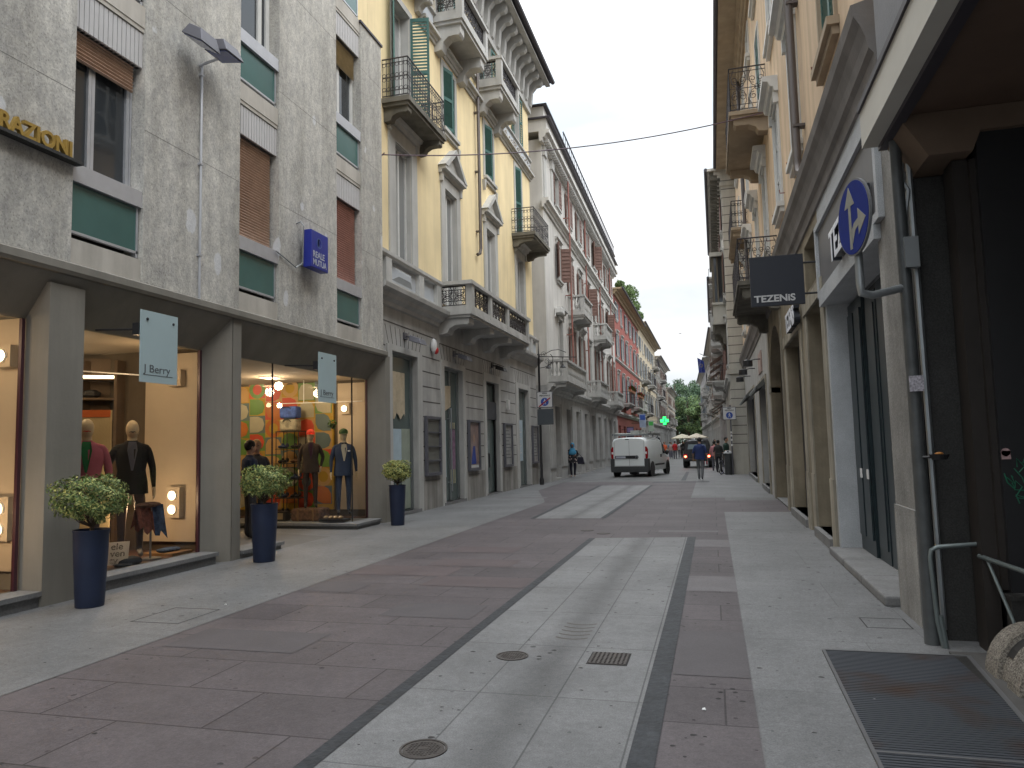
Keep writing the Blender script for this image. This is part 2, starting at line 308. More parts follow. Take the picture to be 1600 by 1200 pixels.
def shutter_mb(F, hw, hu, ang, width, z0, z1, n=18, sgn=1, th=.035, rails=2):
    dw, du = sin(ang), cos(ang)*sgn; nw, nu = cos(ang), -sin(ang)*sgn
    T = lambda t, s_, z: F(hw+s_*dw+t*nw, hu+s_*du+t*nu, z)
    mb = MB(T); fw = .06
    mb.box(0, th, 0, fw, z0, z1); mb.box(0, th, width-fw, width, z0, z1)
    zs = [z0]+[z0+(z1-z0)*i/(rails) for i in range(1, rails)]+[z1]
    for z in zs:
        a = min(max(z-.05, z0), z1-.1); mb.box(.001, th-.001, fw, width-fw, a, a+.1)
    st = (z1-z0)/max(n, 1)
    if n:
        for i in range(n):
            z = z0+st*(i+.5)
            if n <= 12: mb.quad((-.004, fw, z-st*.4), (-.004, width-fw, z-st*.4), (th-.012, width-fw, z+st*.42), (th-.012, fw, z+st*.42)); mb.quad((th+.004, fw, z-st*.4), (th+.004, width-fw, z-st*.4), (.012, width-fw, z+st*.42), (.012, fw, z+st*.42)); mb.box(th*.45, th*.55, fw, width-fw, z-st*.5, z+st*.5); continue
            mb.quad((.002, fw, z-st*.45), (.002, width-fw, z-st*.45), (th-.002, width-fw, z+st*.25), (th-.002, fw, z+st*.25))
            mb.quad((.002, fw, z-st*.45-.008), (.002, width-fw, z-st*.45-.008), (th-.002, width-fw, z+st*.25-.008), (th-.002, fw, z+st*.25-.008))
    else: mb.box(.008, th-.008, fw, width-fw, z0+.05, z1-.05)
    return mb
def window(F, root, u0, u1, z0, z1, dep=.22, surr=.12, sm=None, fm=None, pm=None, sill=None, hood=None, shut=None, shm=None, sn=18, bars=1, name='window', curtain=False, w=0, open_leaf=False):
    sm = sm or M_grst; fm = fm or M_white; pm = pm or M_glass
    mb = MB(F); p = .04
    if surr:
        mb.box(w-.02, w+p, u0-surr, u0-.002, z0, z1+surr); mb.box(w-.02, w+p, u1+.002, u1+surr, z0, z1+surr); mb.box(w-.02, w+p+.003, u0-.002, u1+.002, z1+.002, z1+surr)
    e = w-dep; fr = .06; g_ = .012
    mb.box(e, w-.001, u0+.001, u0+g_, z0+g_, z1-g_); mb.box(e, w-.001, u1-g_, u1-.001, z0+g_, z1-g_); mb.box(e, w-.001, u0+.001, u1-.001, z1-g_, z1-.001); mb.box(e, w-.001, u0+.001, u1-.001, z0+.001, z0+g_)
    if not surr: mb.box(e+.02, e+.06, u0, u1, z0, z0+.03)
    W_ = mb.build(name, sm, root)
    fb = MB(F)
    fb.box(e, e+.05, u0, u0+fr, z0, z1); fb.box(e, e+.05, u1-fr, u1, z0, z1); fb.box(e+.001, e+.049, u0+fr, u1-fr, z1-fr, z1); fb.box(e+.001, e+.049, u0+fr, u1-fr, z0, z0+fr)
    c = (u0+u1)/2; fb.box(e+.002, e+.055, c-fr*.7, c+fr*.7, z0+fr, z1-fr)
    for i in range(bars): 
        z = z0+(z1-z0)*(.68 if bars == 1 else (i+1)/(bars+1)); fb.box(e+.003, e+.045, u0+fr, u1-fr, z-.02, z+.02)
    fb.build('frame', fm, W_)
    pb = MB(F); pb.quad((e+.012, u0+.01, z0+.01), (e+.012, u1-.01, z0+.01), (e+.012, u1-.01, z1-.01), (e+.012, u0+.01, z1-.01)); pb.build('pane', pm, W_, recalc=False)
    if sill:
        sb = MB(F); sb.box(w-.02, w+sill, u0-.14, u1+.14, z0-.1, z0-.002); sb.box(w-.02, w+sill*.6, u0-.1, u1+.1, z0-.2, z0-.1); sb.build('sill', sm, W_)
    if hood:
        h0 = z1+surr+.02; a, b = u0-surr-.1, u1+surr+.1
        if hood == 'flat': hb = _sweep(MB(F), mould(.3, h0, h0+.32, 3), a, b)
        elif hood == 'small': hb = _sweep(MB(F), mould(.16, h0, h0+.16, 2), a, b)
        else:
            hb = _sweep(MB(F), mould(.22, h0, h0+.2, 2), a, b); zz = h0+.2; c = (a+b)/2; t = zz+(b-a)*.36
            for q in ((a, c, zz, t), (b, c, zz, t)):
                s_ = 1 if q[0] < q[1] else -1
                hb.add([(x, y, z) for x in (-.02, .24) for y, z in ((q[0]-.05*s_, q[2]), (q[1], q[3]+.1), (q[1], q[3]-.06), (q[0]+.18*s_, q[2]))], [(0, 1, 2, 3), (7, 6, 5, 4), (0, 4, 5, 1), (1, 5, 6, 2), (2, 6, 7, 3), (3, 7, 4, 0)])
            hb.add([(x, y, z) for x in (-.02, .08) for y, z in ((a+.1, zz), (b-.1, zz), (c, t-.02))], [(0, 1, 2), (3, 5, 4), (0, 3, 4, 1), (1, 4, 5, 2), (2, 5, 3, 0)])
        for uu_ in (a+.06, b-.18): hb.box(-.02, .1, uu_, uu_+.12, h0-.22, h0-.001)
        hb.build('hood', sm, W_)
    if shut:
        hw = (u1-u0)/2-.01; wd = u1-u0
        if shut == 'closed': cfg = ((u0+.01, 0, 1, -dep*.35), (u1-.01, 0, -1, -dep*.35))
        elif shut == 'open': cfg = ((u0-.02, pi*.975, 1, .05), (u1+.02, pi*.975, -1, .05))
        elif shut == 'ajar': cfg = ((u0-.01, pi*.86, 1, .04), (u1+.01, pi*.56, -1, .04))
        elif shut == 'slight': cfg = ((u0+.01, .32, 1, -.02), (u1-.01, .12, -1, -.02))
        elif shut == 'far': cfg = ((u1+.01, pi*.9, -1, .05),)
        for hu, an, sg, ww in cfg: shutter_mb(F, w+ww, hu, an, hw, z0+.01, z1-.01, sn, sg).build('shutter', shm or M_gsh, W_)
    return W_
def scroll(mb, P, c, r, turns=1.2, a0=0, n=12, th=.008, flip=1):
    pts = []
    for i in range(n+1):
        t = i/n; a = a0+flip*turns*2*pi*t; q = r*(1-.75*t); pts.append(P(c[0]+q*cos(a), c[1]+q*sin(a)))
    mb.tube(pts, th, 4)
def iron_panel(mb, A, B, z0, z1, dens=.11, orn=True, th=.009, fancy=False):
    """railing from A=(w,u) to B between heights"""
    A = Vector(A); B = Vector(B); Ln = (B-A).length; d = (B-A)/Ln
    P = lambda s_, z: (A.x+d.x*s_, A.y+d.y*s_, z)
    mb.tube([P(0, z1), P(Ln, z1)], th*2, 5); mb.tube([P(0, z0), P(Ln, z0)], th*1.5, 4); h = z1-z0
    if orn: mb.tube([P(0, z1-.1), P(Ln, z1-.1)], th, 4); mb.tube([P(0, z0+.12), P(Ln, z0+.12)], th, 4); mb.tube([P(0, z0+h*.5), P(Ln, z0+h*.5)], th, 4)
    n = max(2, round(Ln/dens))
    if not fancy:
        for i in range(n+1):
            x = Ln*i/n; mb.tube([P(x, z0), P(x, z1)], th, 4)
        if orn:
            for i in range(n):
                x = Ln*(i+.5)/n; q = Ln/n*.42
                for z in (z0+h*.5+q*1.1, z0+h*.5-q*1.1, z1-.1-q, z0+.12+q): mb.tube([P(x+q*cos(a*pi/4), z+q*sin(a*pi/4)) for a in range(9)], th*.8, 3, cap=False)
    else:
        w_ = .34; k = max(1, round(Ln/w_)); w_ = Ln/k
        for i in range(k+1): mb.tube([P(Ln*i/k, z0), P(Ln*i/k, z1)], th*1.2, 4)
        for i in range(k):
            x = w_*(i+.5); cz = (z0+z1)/2
            for sx in (1, -1):
                for sz in (1, -1): scroll(mb, lambda p, q: P(x+sx*p, cz+sz*q), (w_*.22, h*.2), min(w_*.24, h*.2), 1.3, -pi*.6, 10, th)
                mb.tube([P(x+sx*w_*.02, cz), P(x+sx*w_*.3, cz+h*.08), P(x+sx*w_*.42, cz+h*.3), P(x+sx*w_*.25, cz+h*.46)], th, 4)
                mb.tube([P(x+sx*w_*.02, cz), P(x+sx*w_*.3, cz-h*.08), P(x+sx*w_*.42, cz-h*.3), P(x+sx*w_*.25, cz-h*.46)], th, 4)
            mb.tube([P(x+.05*cos(a*pi/4), cz+.07*sin(a*pi/4)) for a in range(9)], th, 4, cap=False)
def corbel_prof(w, z0, z1):
    h = z1-z0; return [(-.02, z1), (w, z1), (w, z1-h*.35), (w*.93, z1-h*.45), (w*.8, z1-h*.42), (w*.55, z1-h*.45), (w*.35, z1-h*.65), (w*.28, z1-h*.95), (w*.12, z0), (-.02, z0)]
def balcony(F, root, u0, u1, z, w, h=1.0, slab=.2, corb=.4, kind='iron', nc=2, ms=None, mi=None, fancy=False, dens=.11, cw=.22, label=None, posts=None, orn=True, wallpost=True):
    """z = top of the slab"""
    ms = ms or M_grst; mi = mi or M_iron
    sb = MB(F); sb.box(-.02, w, u0, u1, z-slab*.6, z); sb.box(-.02, w-.05, u0+.05, u1-.05, z-slab, z-slab*.6)
    B = sb.build('balcony', ms, root, label=label)
    for i in range(nc):
        uc = u0+cw/2+.12+(u1-u0-cw-.24)*i/(nc-1) if nc > 1 else (u0+u1)/2
        _sweep(MB(F), corbel_prof(w*.88, z-slab-corb, z-slab-.001), uc-cw/2, uc+cw/2).build('corbel', ms, B)
    i = .05
    if kind == 'iron':
        rb = MB(F); iron_panel(rb, (.0, u0+i), (w-i, u0+i), z+.05, z+h, dens, orn, fancy=fancy); iron_panel(rb, (w-i, u0+i), (w-i, u1-i), z+.05, z+h, dens, orn, fancy=fancy); iron_panel(rb, (w-i, u1-i), (0, u1-i), z+.05, z+h, dens, orn, fancy=fancy)
        rb.build('railing', mi, B)
    else:
        pb = MB(F); pw = .2
        ps = posts or [u0+pw/2, u1-pw/2]
        for p in ps: pb.box(w-pw, w-.004, p-pw/2, p+pw/2, z, z+h-.1)
        for p in (u0+pw/2, u1-pw/2):
            if wallpost: pb.box(0, .1, p-pw/2+.01, p+pw/2-.01, z, z+h-.1)
            pb.box(-.0, w-pw, p-pw/2+.03, p+pw/2-.03, z, z+.14)
        pb.box(w-pw+.03, w-.03, u0+pw, u1-pw, z, z+.14)
        pb.box(-.01, w+.03, u0-.03, u0+pw+.03, z+h-.1, z+h); pb.box(-.01, w+.03, u1-pw-.03, u1+.03, z+h-.1, z+h); pb.box(w-pw-.03, w+.029, u0+pw+.03, u1-pw-.03, z+h-.1, z+h-.001)
        pb.build('parapet', ms, B)
        q = sorted(ps); segs = [((w-pw/2, a+pw/2), (w-pw/2, b-pw/2)) for a, b in zip(q, q[1:])]+[((.1, u0+pw/2), (w-pw, u0+pw/2)), ((.1, u1-pw/2), (w-pw, u1-pw/2))]
        if kind == 'ironstone':
            rb = MB(F)
            for A, Bp in segs: iron_panel(rb, A, Bp, z+.17, z+h-.13, .2, True, .011, fancy=True)
            rb.build('railing', mi, B)
        else:
            bb = MB(F)
            for A, Bp in segs:
                l = hypot(A[0]-Bp[0], A[1]-Bp[1]); n = max(1, round(l/.2))
                for k in range(n):
                    t = (k+.5)/n; hh = h-.24
                    bb.lathe([(r_, zz*hh) for r_, zz in ((.055, 0), (.055, .08), (.03, .12), (.065, .35), (.05, .55), (.028, .8), (.05, .88), (.055, 1))], (A[0]+(Bp[0]-A[0])*t, A[1]+(Bp[1]-A[1])*t, z+.14), 6)
            bb.build('balusters', ms, B)
    return B
def pipe(F, root, u, z0, z1, w=.12, r=.055, m=None, shoe=True, name='drainpipe'):
    mb = MB(F); pts = [(w, u, z1), (w, u, z0+.25)]+([(w-.01, u-.05, z0+.08), (w-.05, u-.2, z0)] if shoe else [(w, u, z0)])
    mb.tube(pts, r, 8)
    z = z0+.8
    while z < z1: mb.box(-.01, w+r*.6, u-r-.01, u+r+.01, z, z+.04); z += 2
    return mb.build(name, m or M_pipe, root, smooth=True)
# ================================================================ GROUND
P_base = paving('paving_base', (.14, .14, .14), 1.1, .6, gum=.3)
P_left = paving('granite_pavement', (.165, .166, .167), 1.6, 1.1, var=.03, mortar=.82, gum=.6, speck=.2, msize=.005)
P_right = paving('granite_pavement_right', (.172, .174, .177), 1.5, 1.25, var=.05, mortar=.75, gum=.55, off=.3, speck=.2)
P_pur = paving('porphyry_paving', (.100, .087, .092), 1.15, .62, var=.09, mortar=.4, gum=.5, tint=(.107, .093, .098), speck=.12, msize=.007)
P_light = paving('granite_band', (.195, .197, .2), .5, 1.15, var=.06, mortar=.5, off=0, gum=.6, channel=-1.18, msize=.006, speck=.2)
P_light2 = paving('granite_band_far', (.2, .201, .203), .5, 1.15, var=.04, mortar=.6, off=0, gum=.5, channel=-3.0)
P_strip = mat('basalt_strip', (.034, .038, .044), .6, .3, 6, .5, 18, fine=.25)
P_pale = mat('pale_slab', (.15, .141, .146), .65, .1, 3, .1, 60, fine=.2)
P_rose = mat('rosy_slab', (.108, .086, .089), .65, .12, 2, .1, 60, fine=.12)
P_grs = mat('grey_slab', (.096, .087, .092), .65, .1, 2, .1, 60, fine=.12)
def sheet(name, m_, pts, z, parent=None):
    mb = MB(); mb.quad(*[(x, y, z) for x, y in pts]); return mb.build(name, m_, parent)
struct(sheet('ground', P_base, [(-400, -60), (400, -60), (400, 900), (-400, 900)], 0))
Z1 = .004
# the left base of the pavement follows the border line
struct(sheet('road', P_pur, [(-4.57, -8), (.17, -8), (.17, 17.2), (1.7, 17.2), (1.7, 20.6), (.25, 20.6), (.25, 21.6), (-.68, 21.6), (-.7, 31), (-6.2, 31), (-6.0, 25.4), (-4.75, 20.8), (-4.57, 20.2)], Z1))
struct(sheet('pavement_left', P_left, [(-7.3, -8), (-4.578, -8), (-4.578, 20.2), (-4.79, 21.1), (-6.02, 25.6), (-6.4, 34.8), (-7.6, 70), (-9, 70), (-9, -8)], Z1+.001))
struct(sheet('pavement_right', P_right, [(.176, -8), (6, -8), (6, 17.19), (.176, 17.19)], Z1+.001))
struct(sheet('pavement_far', P_right, [(-.66, 21.62), (1.9, 21.62), (1.9, 60), (-.9, 60)], Z1+.001))
struct(sheet('granite_band', P_light, [(-1.96, -8), (-.475, -8), (-.475, 12.62), (-1.96, 12.4)], 2*Z1))
struct(sheet('dark_strip', P_strip, [(-2.06, -8), (-1.962, -8), (-1.962, 12.38), (-2.06, 12.36)], 2*Z1+.002))
struct(sheet('dark_strip', P_strip, [(-.473, -8), (-.34, -8), (-.34, 12.68), (-.473, 12.66)], 2*Z1+.002))
struct(sheet('granite_band', P_light2, [(-3.76, 15.62), (-2.37, 15.72), (-2.32, 28.2), (-4.15, 28.3)], 2*Z1))
struct(sheet('dark_strip', P_strip, [(-3.86, 15.6), (-3.77, 15.62), (-4.17, 28.3), (-4.3, 28.3)], 2*Z1+.002))
struct(sheet('dark_strip', P_strip, [(-2.36, 15.7), (-2.26, 15.7), (-2.22, 28.2), (-2.31, 28.2)], 2*Z1+.002))
for i, (a, b, c, d, mm) in enumerate([(-.338, .174, 11.5, 12.33, P_pale), (-.338, .174, 8.1, 9.0, P_pale), (-1.0, .02, 13.35, 13.6, P_pale), (-5.2, -3.95, 28.5, 28.62, P_strip), (-3.7, -3.2, 24.05, 24.25, P_strip),
        (-3.75, -2.6, 9.35, 9.95, P_rose), (-4.5, -3.2, 8.6, 9.3, P_rose), (-3.3, -2.1, 8.0, 8.6, P_rose), (-4.56, -3.9, 7.5, 8.1, P_grs), (-4.4, -3.2, 5.2, 5.8, P_grs), (-3.1, -2.2, 6.5, 7.1, P_grs), (-3.9, -2.9, 10.6, 11.2, P_rose), (-.33, .17, 5.2, 6.4, P_grs), (-6.4, -4.9, 21.7, 22.2, P_pale), (-2.4, -.2, 30, 30.6, P_strip)]):
    struct(sheet('paving_slab', mm, [(a, c), (b, c), (b, d), (a, d)], 2*Z1-.001))
struct(sheet('dark_strip', P_strip, [(-1.35, 31.5), (-1.15, 31.5), (-1.3, 41), (-1.45, 41)], 2*Z1))
# gutter slots across the centre channel
mb = MB()
for k in range(5):
    y = 5.95+k*.12; pts = [(-1.17-.13+.26*t/8, y+.05*((t-4)/4)**2, .0095) for t in range(9)]
    for a, b in zip(pts, pts[1:]): mb.quad(a, b, (b[0], b[1]+.03, b[2]), (a[0], a[1]+.03, a[2]))
struct(mb.build('gutter_slots', mat('slot_dirt', (.12, .11, .1), .9), None))
# manholes
M_cast = mat('cast_iron', (.085, .075, .07), .6, .2, 20, .3, 60, metal=.3)
def manhole(x, y, r, label):
    t = thing('manhole_cover', label, 'manhole cover', (x, y, .008), 'round iron manhole covers')
    mb = MB(); mb.lathe([(r*.86, 0), (r*.86, .004)], (x, y, .008), 28)
    for a in range(-5, 6):
        for b in range(-5, 6):
            if hypot(a, b)*r*.15 < r*.74 and (abs(a) > 1 or abs(b) > 1): mb.box(x+a*r*.15-r*.045, x+a*r*.15+r*.045, y+b*r*.15-r*.045, y+b*r*.15+r*.045, .0115, .015)
    mb.box(x-r*.2, x+r*.2, y-r*.13, y+r*.13, .0115, .0145); mb.build('lid', M_cast, t)
    MB().disc((x, y, .008), r, .006, (1, 0, 0), (0, 1, 0), 28, r*.9).build('ring', M_cast, t)
manhole(-1.512, 3.69, .125, 'round iron manhole cover nearest the bottom edge of the photo')
manhole(-1.505, 5.42, .12, 'smaller-looking round iron manhole cover beside the gutter slots')
t = thing('drain_grate', 'square iron drain grating in the pale granite band', 'drain grate', (-.79, 5.49, .008))
mb = MB(); x0, x1, y0, y1 = -.92, -.67, 5.34, 5.62
for k in range(9): mb.box(x0+(x1-x0)*k/8-.008, x0+(x1-x0)*k/8+.008, y0, y1, .009, .014)
for k in range(9): mb.box(x0, x1, y0+(y1-y0)*k/8-.006, y0+(y1-y0)*k/8+.006, .0092, .0138)
mb.build('bars', M_cast, t); MB().box(x0-.02, x1+.02, y0-.02, y1+.02, .0085, .009).build('pit', M_dark, t)
mb = MB()
for a, b, c, d in ((-5.35, -4.82, 5.9, 5.91), (-5.35, -4.82, 6.5, 6.51), (-5.35, -5.34, 5.9, 6.5), (-4.83, -4.82, 5.9, 6.5)): mb.box(a, b, c, d, .0055, .0065)
tag(mb.build('inspection_slab', M_dark), 'square inspection slab joint in left pavement by first planter', 'manhole cover')
mb = MB()
for a, b, c, d in ((1.15, 1.5, 6.75, 6.76), (1.15, 1.5, 7.1, 7.11), (1.15, 1.16, 6.75, 7.11), (1.49, 1.5, 6.75, 7.11)): mb.box(a, b, c, d, .0055, .0065)
tag(mb.build('inspection_slab', M_dark), 'small inspection slab joint in right pavement near the doorway', 'manhole cover')
def disc_cover(x, y, lab):
    mb = MB(); mb.lathe([(.12, 0), (.12, .003)], (x, y, .0085), 20); o = mb.build('drain_cover', M_cast); tag(o, lab, 'drain cover')
disc_cover(-2.28, 13.5, 'small dark round cover in porphyry between the two pale bands, left one'); disc_cover(-1.92, 13.05, 'small dark round cover in porphyry between the two pale bands, right one')
# old chewing gum trodden into the stone
rnd = random.Random(77); mb = MB()
def ptop(x, y):
    if -1.96 < x < -.475 and y < 12.4: return .0083
    if -3.76 < x < -2.35 and 15.7 < y < 28: return .0083
    return .0053 if (x < -4.58 or x > .18) else .0043
for k in range(950):
    y = 2.2+rnd.random()**1.5*26; x = rnd.choice((rnd.uniform(-6.6, -4.6), rnd.uniform(-4.5, -2.1), rnd.uniform(-1.94, -.5), rnd.uniform(-.33, .15), rnd.uniform(.2, 1.5)))
    if x > .65 and y < 6.1 or -2.1 < x < -1.96 or -.92 < x < -.6 and 5.3 < y < 5.7: continue
    r = .006+.016*rnd.random()**1.6; n = 9; z = ptop(x, y)+.0012; ph = rnd.random()*6
    mb.add([(x+r*cos(2*pi*j/n)*(1+.2*sin(j*2+ph)), y+r*sin(2*pi*j/n)*(.8+.25*sin(j+ph)), z) for j in range(n)], [tuple(range(n))])
stuff(tag(mb.build('gum_spots', mat('gum_dirt', (.045, .043, .043), .8, .3, 4, 0), None, recalc=False), 'small dark trodden gum spots scattered over the paving', 'dirt'))
# litter, small scraps
for x, y, lab in ((-4.9, 6.7, 'small white paper scrap on the left pavement by a planter'), (-.12, 4.55, 'tiny white paper scrap on the purple strip'), (.85, 4.9, 'small white paper scrap beside the floor grating')):
    mb = MB(); mb.box(x-.011, x+.011, y-.006, y+.006, .009, .013); mb.quad((x-.01, y-.006, .0135), (x+.01, y-.005, .0135), (x+.006, y+.008, .02), (x-.008, y+.006, .017)); tag(mb.build('paper_scrap', M_wht), lab, 'litter')

# ================================================================ STONE BUILDING (left, near)
FL = Fr(-6.8, 0, 1)
jb = thing('office_building', 'grey stone clad office building with green window panels and shops', 'building', (-6.8, 5, 0))
bays = [(-5.6, -4.54), (-2.57, -1.51), (.46, 1.52), (3.49, 4.55), (6.52, 7.58), (9.55, 10.61), (12.58, 13.64)]
ops = [(a, b, 3.72, 17) for a, b in bays]
mb = MB(FL)
ed = [-9]+[x for b in bays for x in b]
for a, b in zip(ed[0::2], ed[1::2]): mb.box(-.5, 0, a, b, 3.715, 17)
mb.box(-.5, 0, 13.64, 14.63, 3.715, 10.57); mb.box(-9, -.6, -9, 13.7, 3.9, 17); mb.box(-9, -.6, 13.7, 14.63, 3.9, 10.5)
mb.build('wall', M_ceppo, jb)
mb = MB(FL)
for z in (5.68, 7.63, 9.58, 11.5):
    for a, b in list(zip(ed[0::2], ed[1::2]))+([(13.64, 14.63)] if z < 10 else []): mb.box(-.001, .0012, a, b, z, z+.006)
mb.build('stone_joint', mat('stone_joint', (.17, .165, .155), .9), jb)
MB(FL).box(-.55, .03, 13.6, 14.67, 10.57, 10.62).build('coping', M_roof, jb)
for bi, (a, b) in enumerate(bays):
    for fl in range(4):
        o = 3.31*fl
        if bi < 3: continue
        st = {(4, 0): 'part', (5, 0): 'closed', (6, 0): 'red', (6, 1): 'och', (5, 1): 'clear'}.get((bi, fl), 'part')
        wroot = MB(FL).box(-.2, -.02, a, b, 3.72+o if fl else 3.72, 4.0+o if fl else 4.0).build('window', M_cream, jb)
        MB(FL).box(-.3, -.28, a, b, 4.0+o, 4.7+o).build('gap', M_dark, wroot)
        MB(FL).box(-.09, -.06, a+.02, b-.05, 4.1+o, 4.65+o).build('green_panel', M_green, wroot)
        g = MB(FL); g.box(-.12, -.05, b-.05, b-.02, 4.02+o, 4.66+o); g.box(-.1, -.05, a+.01, b-.02, 4.07+o, 4.1+o); g.build('panel_frame', M_alu, wroot)
        MB(FL).box(-.35, -.01, a, b, 4.66+o, 4.87+o).build('sill', M_alu, wroot)
        e = -.24; top = 6.49+o
        fb = MB(FL); c = a+.42 if st != 'clear' else a+.78
        for x, ww in ((a+.02, .05), (c-.05, .045), (c+.0, .045), (b-.1, .05), (b-.04, .03)): fb.box(e, e+.05, x, x+ww, 4.87+o, top)
        fb.box(e+.001, e+.049, a, b, 4.87+o, 4.93+o); fb.build('frame', M_white if st in ('och', 'clear') else M_alu, wroot)
        MB(FL).quad((e+.015, a, 4.88+o), (e+.015, b, 4.88+o), (e+.015, b, top), (e+.015, a, top)).build('pane', M_glass, wroot, recalc=False)
        hz = {'part': 6.16, 'closed': 4.87, 'red': 4.87, 'och': 5.97, 'clear': 6.4}[st]+o
        bm_ = {'red': M_blind2, 'och': M_blind3}.get(st, M_blind); bl = MB(FL); z = hz
        while z < top:
            bl.add([(-.15, a+.03, z), (-.15, b-.06, z), (-.125, b-.06, z+.022), (-.125, a+.03, z+.022), (-.148, b-.06, z+.043), (-.148, a+.03, z+.043)], [(0, 1, 2, 3), (3, 2, 4, 5)]); z += .045
        bl.build('roller_blind', bm_, wroot, recalc=False)
        cb = MB(FL); n = 15
        for k in range(n): x = a+(b-a)*k/n; cb.box(-.14, -.045, x+.006, x+(b-a)/n-.006, 6.5+o, 6.96+o)
        cb.box(-.25, -.075, a, b, 6.5+o, 6.965+o); cb.build('corrugated_panel', M_corr, wroot)
        if fl == 3 or True:
            MB(FL).box(-.25, -.03, a, b, 6.97+o, 7.03+o).build('lintel', M_cream, wroot)
# ledge, splayed concrete shopfront
mb = _sweep(MB(FL), [(-.3, 3.56), (.05, 3.56), (.07, 3.6), (.07, 3.68), (.0, 3.714), (-.3, 3.714)], -9, 14.72); mb.build('ledge', M_conc, jb)
D = -.36; zt = 3.06
mb = MB(FL)
def splay(u0, u1, near=.15, far=.22):
    a, b = u0+near, u1-far
    mb.quad((0, u0, 3.555), (0, u1, 3.555), (D, b, zt), (D, a, zt))
    mb.quad((0, u1, 0), (0, u1, 3.555), (D, b, zt), (D, b, 0)); mb.quad((0, u0, 0), (0, u0, 3.555), (D, a, zt), (D, a, 0))
splay(-3, 9.40, .3, .27); splay(9.62, 14.72, .2, .2)
mb.quad((0, 9.425, 0), (0, 9.62, 0), (0, 9.62, 3.555), (0, 9.425, 3.555)); mb.quad((-.04, 9.40, 0), (-.04, 9.425, 0), (-.04, 9.425, 3.555), (-.04, 9.4, 3.555)); mb.quad((0, 9.425, 0), (-.05, 9.425, 0), (-.05, 9.425, 3.555), (0, 9.425, 3.555))
mb.box(-.35, 0, -9, -3, 0, 3.555); mb.box(-.5, .0, 14.72, 14.95, 0, 3.6)
mb.box(D-.12, D-.002, -3, 14.55, zt+.02, 3.9)
mb.box(-3.4, -.06, 6.36, 6.4, 0.02, 3.3)
mb.build('shopfront_frame', M_conc, jb, recalc=False)
MB(FL).box(-.36, -.03, 6.30, 6.76, .0, 3.45).build('pier', M_conc, jb)
mb = MB(FL)
mb.box(D-.03, -.02, 6.765, 9.17, .12, .17); mb.box(D-.03, -.06, 6.765, 9.15, 0, .12)
mb.box(D-.03, -.02, -3, 6.295, .12, .17); mb.box(D-.03, -.06, -3, 6.295, 0, .12); mb.box(D-.03, .03, 9.66, 10.75, .07, .12); mb.box(D-.03, -.01, 9.66, 10.72, 0, .07)
mb.build_split('step', M_step, jb, 2)
mb = MB(FL); mb.prism([(-.01, 13.38), (-.01, 14.5), (-3.4, 14.5), (-3.4, 13.55), (-.9, 13.42)], 2, .07, .12); mb.prism([(-.05, 13.44), (-.05, 14.5), (-3.4, 14.5), (-3.4, 13.6), (-.9, 13.48)], 2, 0, .07); mb.build('step', M_step, jb)
MB(FL).box(-3.4, -.45, 14.5, 14.85, 0, .12).build('step', M_wood if 0 else M_step, jb)
MB(FL).quad((.0, 9.7, .007), (.0, 12.3, .007), (-4, 13.2, .06), (-4, 9.7, .06)).build('entrance_ramp', mat('ramp_stone', (.14, .135, .13), .7, .1), jb)
# interior shell
M_in = mat('shop_wall', (.50, .43, .34), .85, .05, 2, 0); M_inw = mat('white_board', (.50, .42, .33), .7, .04, 2, 0); M_wood = mat('brown_wood_floor', (.13, .065, .04), .4, .25, 5, .05, 20)
M_ceil = mat('shop_ceiling', (.34, .29, .23), .9, .04)
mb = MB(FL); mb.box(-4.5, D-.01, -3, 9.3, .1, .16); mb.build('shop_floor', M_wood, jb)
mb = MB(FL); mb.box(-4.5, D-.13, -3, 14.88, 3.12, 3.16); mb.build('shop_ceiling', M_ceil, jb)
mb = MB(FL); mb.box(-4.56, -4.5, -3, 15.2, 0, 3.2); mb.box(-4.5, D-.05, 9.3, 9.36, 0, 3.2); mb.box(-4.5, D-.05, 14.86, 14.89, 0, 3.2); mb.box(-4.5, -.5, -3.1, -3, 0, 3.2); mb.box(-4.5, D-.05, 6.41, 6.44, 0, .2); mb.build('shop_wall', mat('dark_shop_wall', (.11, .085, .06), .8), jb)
# display side boards, each with its lamps
def board(u, w0, w1, z0, z1): 
    MB(FL).box(w0, w1, u-.03, u, z0, z1).build('display_board', M_inw, jb)
board(9.25, -1.36, D-.1, .3, 3.05); board(6.34, -1.6, D-.02, .36, 3.08); board(14.84, -1.2, D-.12, .28, 3.05)
M_bulb = mat('glowing_bulb', (1, .74, .42), emit=4.5); M_bulb2 = mat('glowing_spot', (1, .8, .5), emit=2.2)
def lampbox(w, u, zs, lab, light=5, hw=.15):
    t = thing('spotlight_box', lab, 'lamp', tuple(FL(w, u, zs[0])), 'lamp boxes on the display boards')
    z0, z1 = min(zs)-.12, max(zs)+.12
    MB(FL).box(w-hw*.75, w+hw*.75, u-.1, u, z0, z1).build('housing', M_inw, t)
    for z in zs:
        MB(FL).disc((w, u-.104, z), .075, .02, (1, 0, 0), (0, 0, 1), 20, .06).build('ring', M_wht, t); b = MB(FL).ball((w, u-.112, z), .06, .035, .06); b.build('bulb', M_bulb, t, smooth=True)
    l = bpy.data.lights.new('lamp', 'POINT'); l.energy = light*.5*len(zs); l.color = (1, .68, .38); l.shadow_soft_size = .06; lo = bpy.data.objects.new('lamp_light', l); COL.objects.link(lo); lo.location = FL(w-.1, u-.75, sum(zs)/len(zs)); 
lampbox(-.78, 9.22, [2.68], 'single warm lamp box high beside the middle window mannequin'); lampbox(-.77, 9.22, [.97, .77], 'double warm lamp box low beside the middle window mannequin')
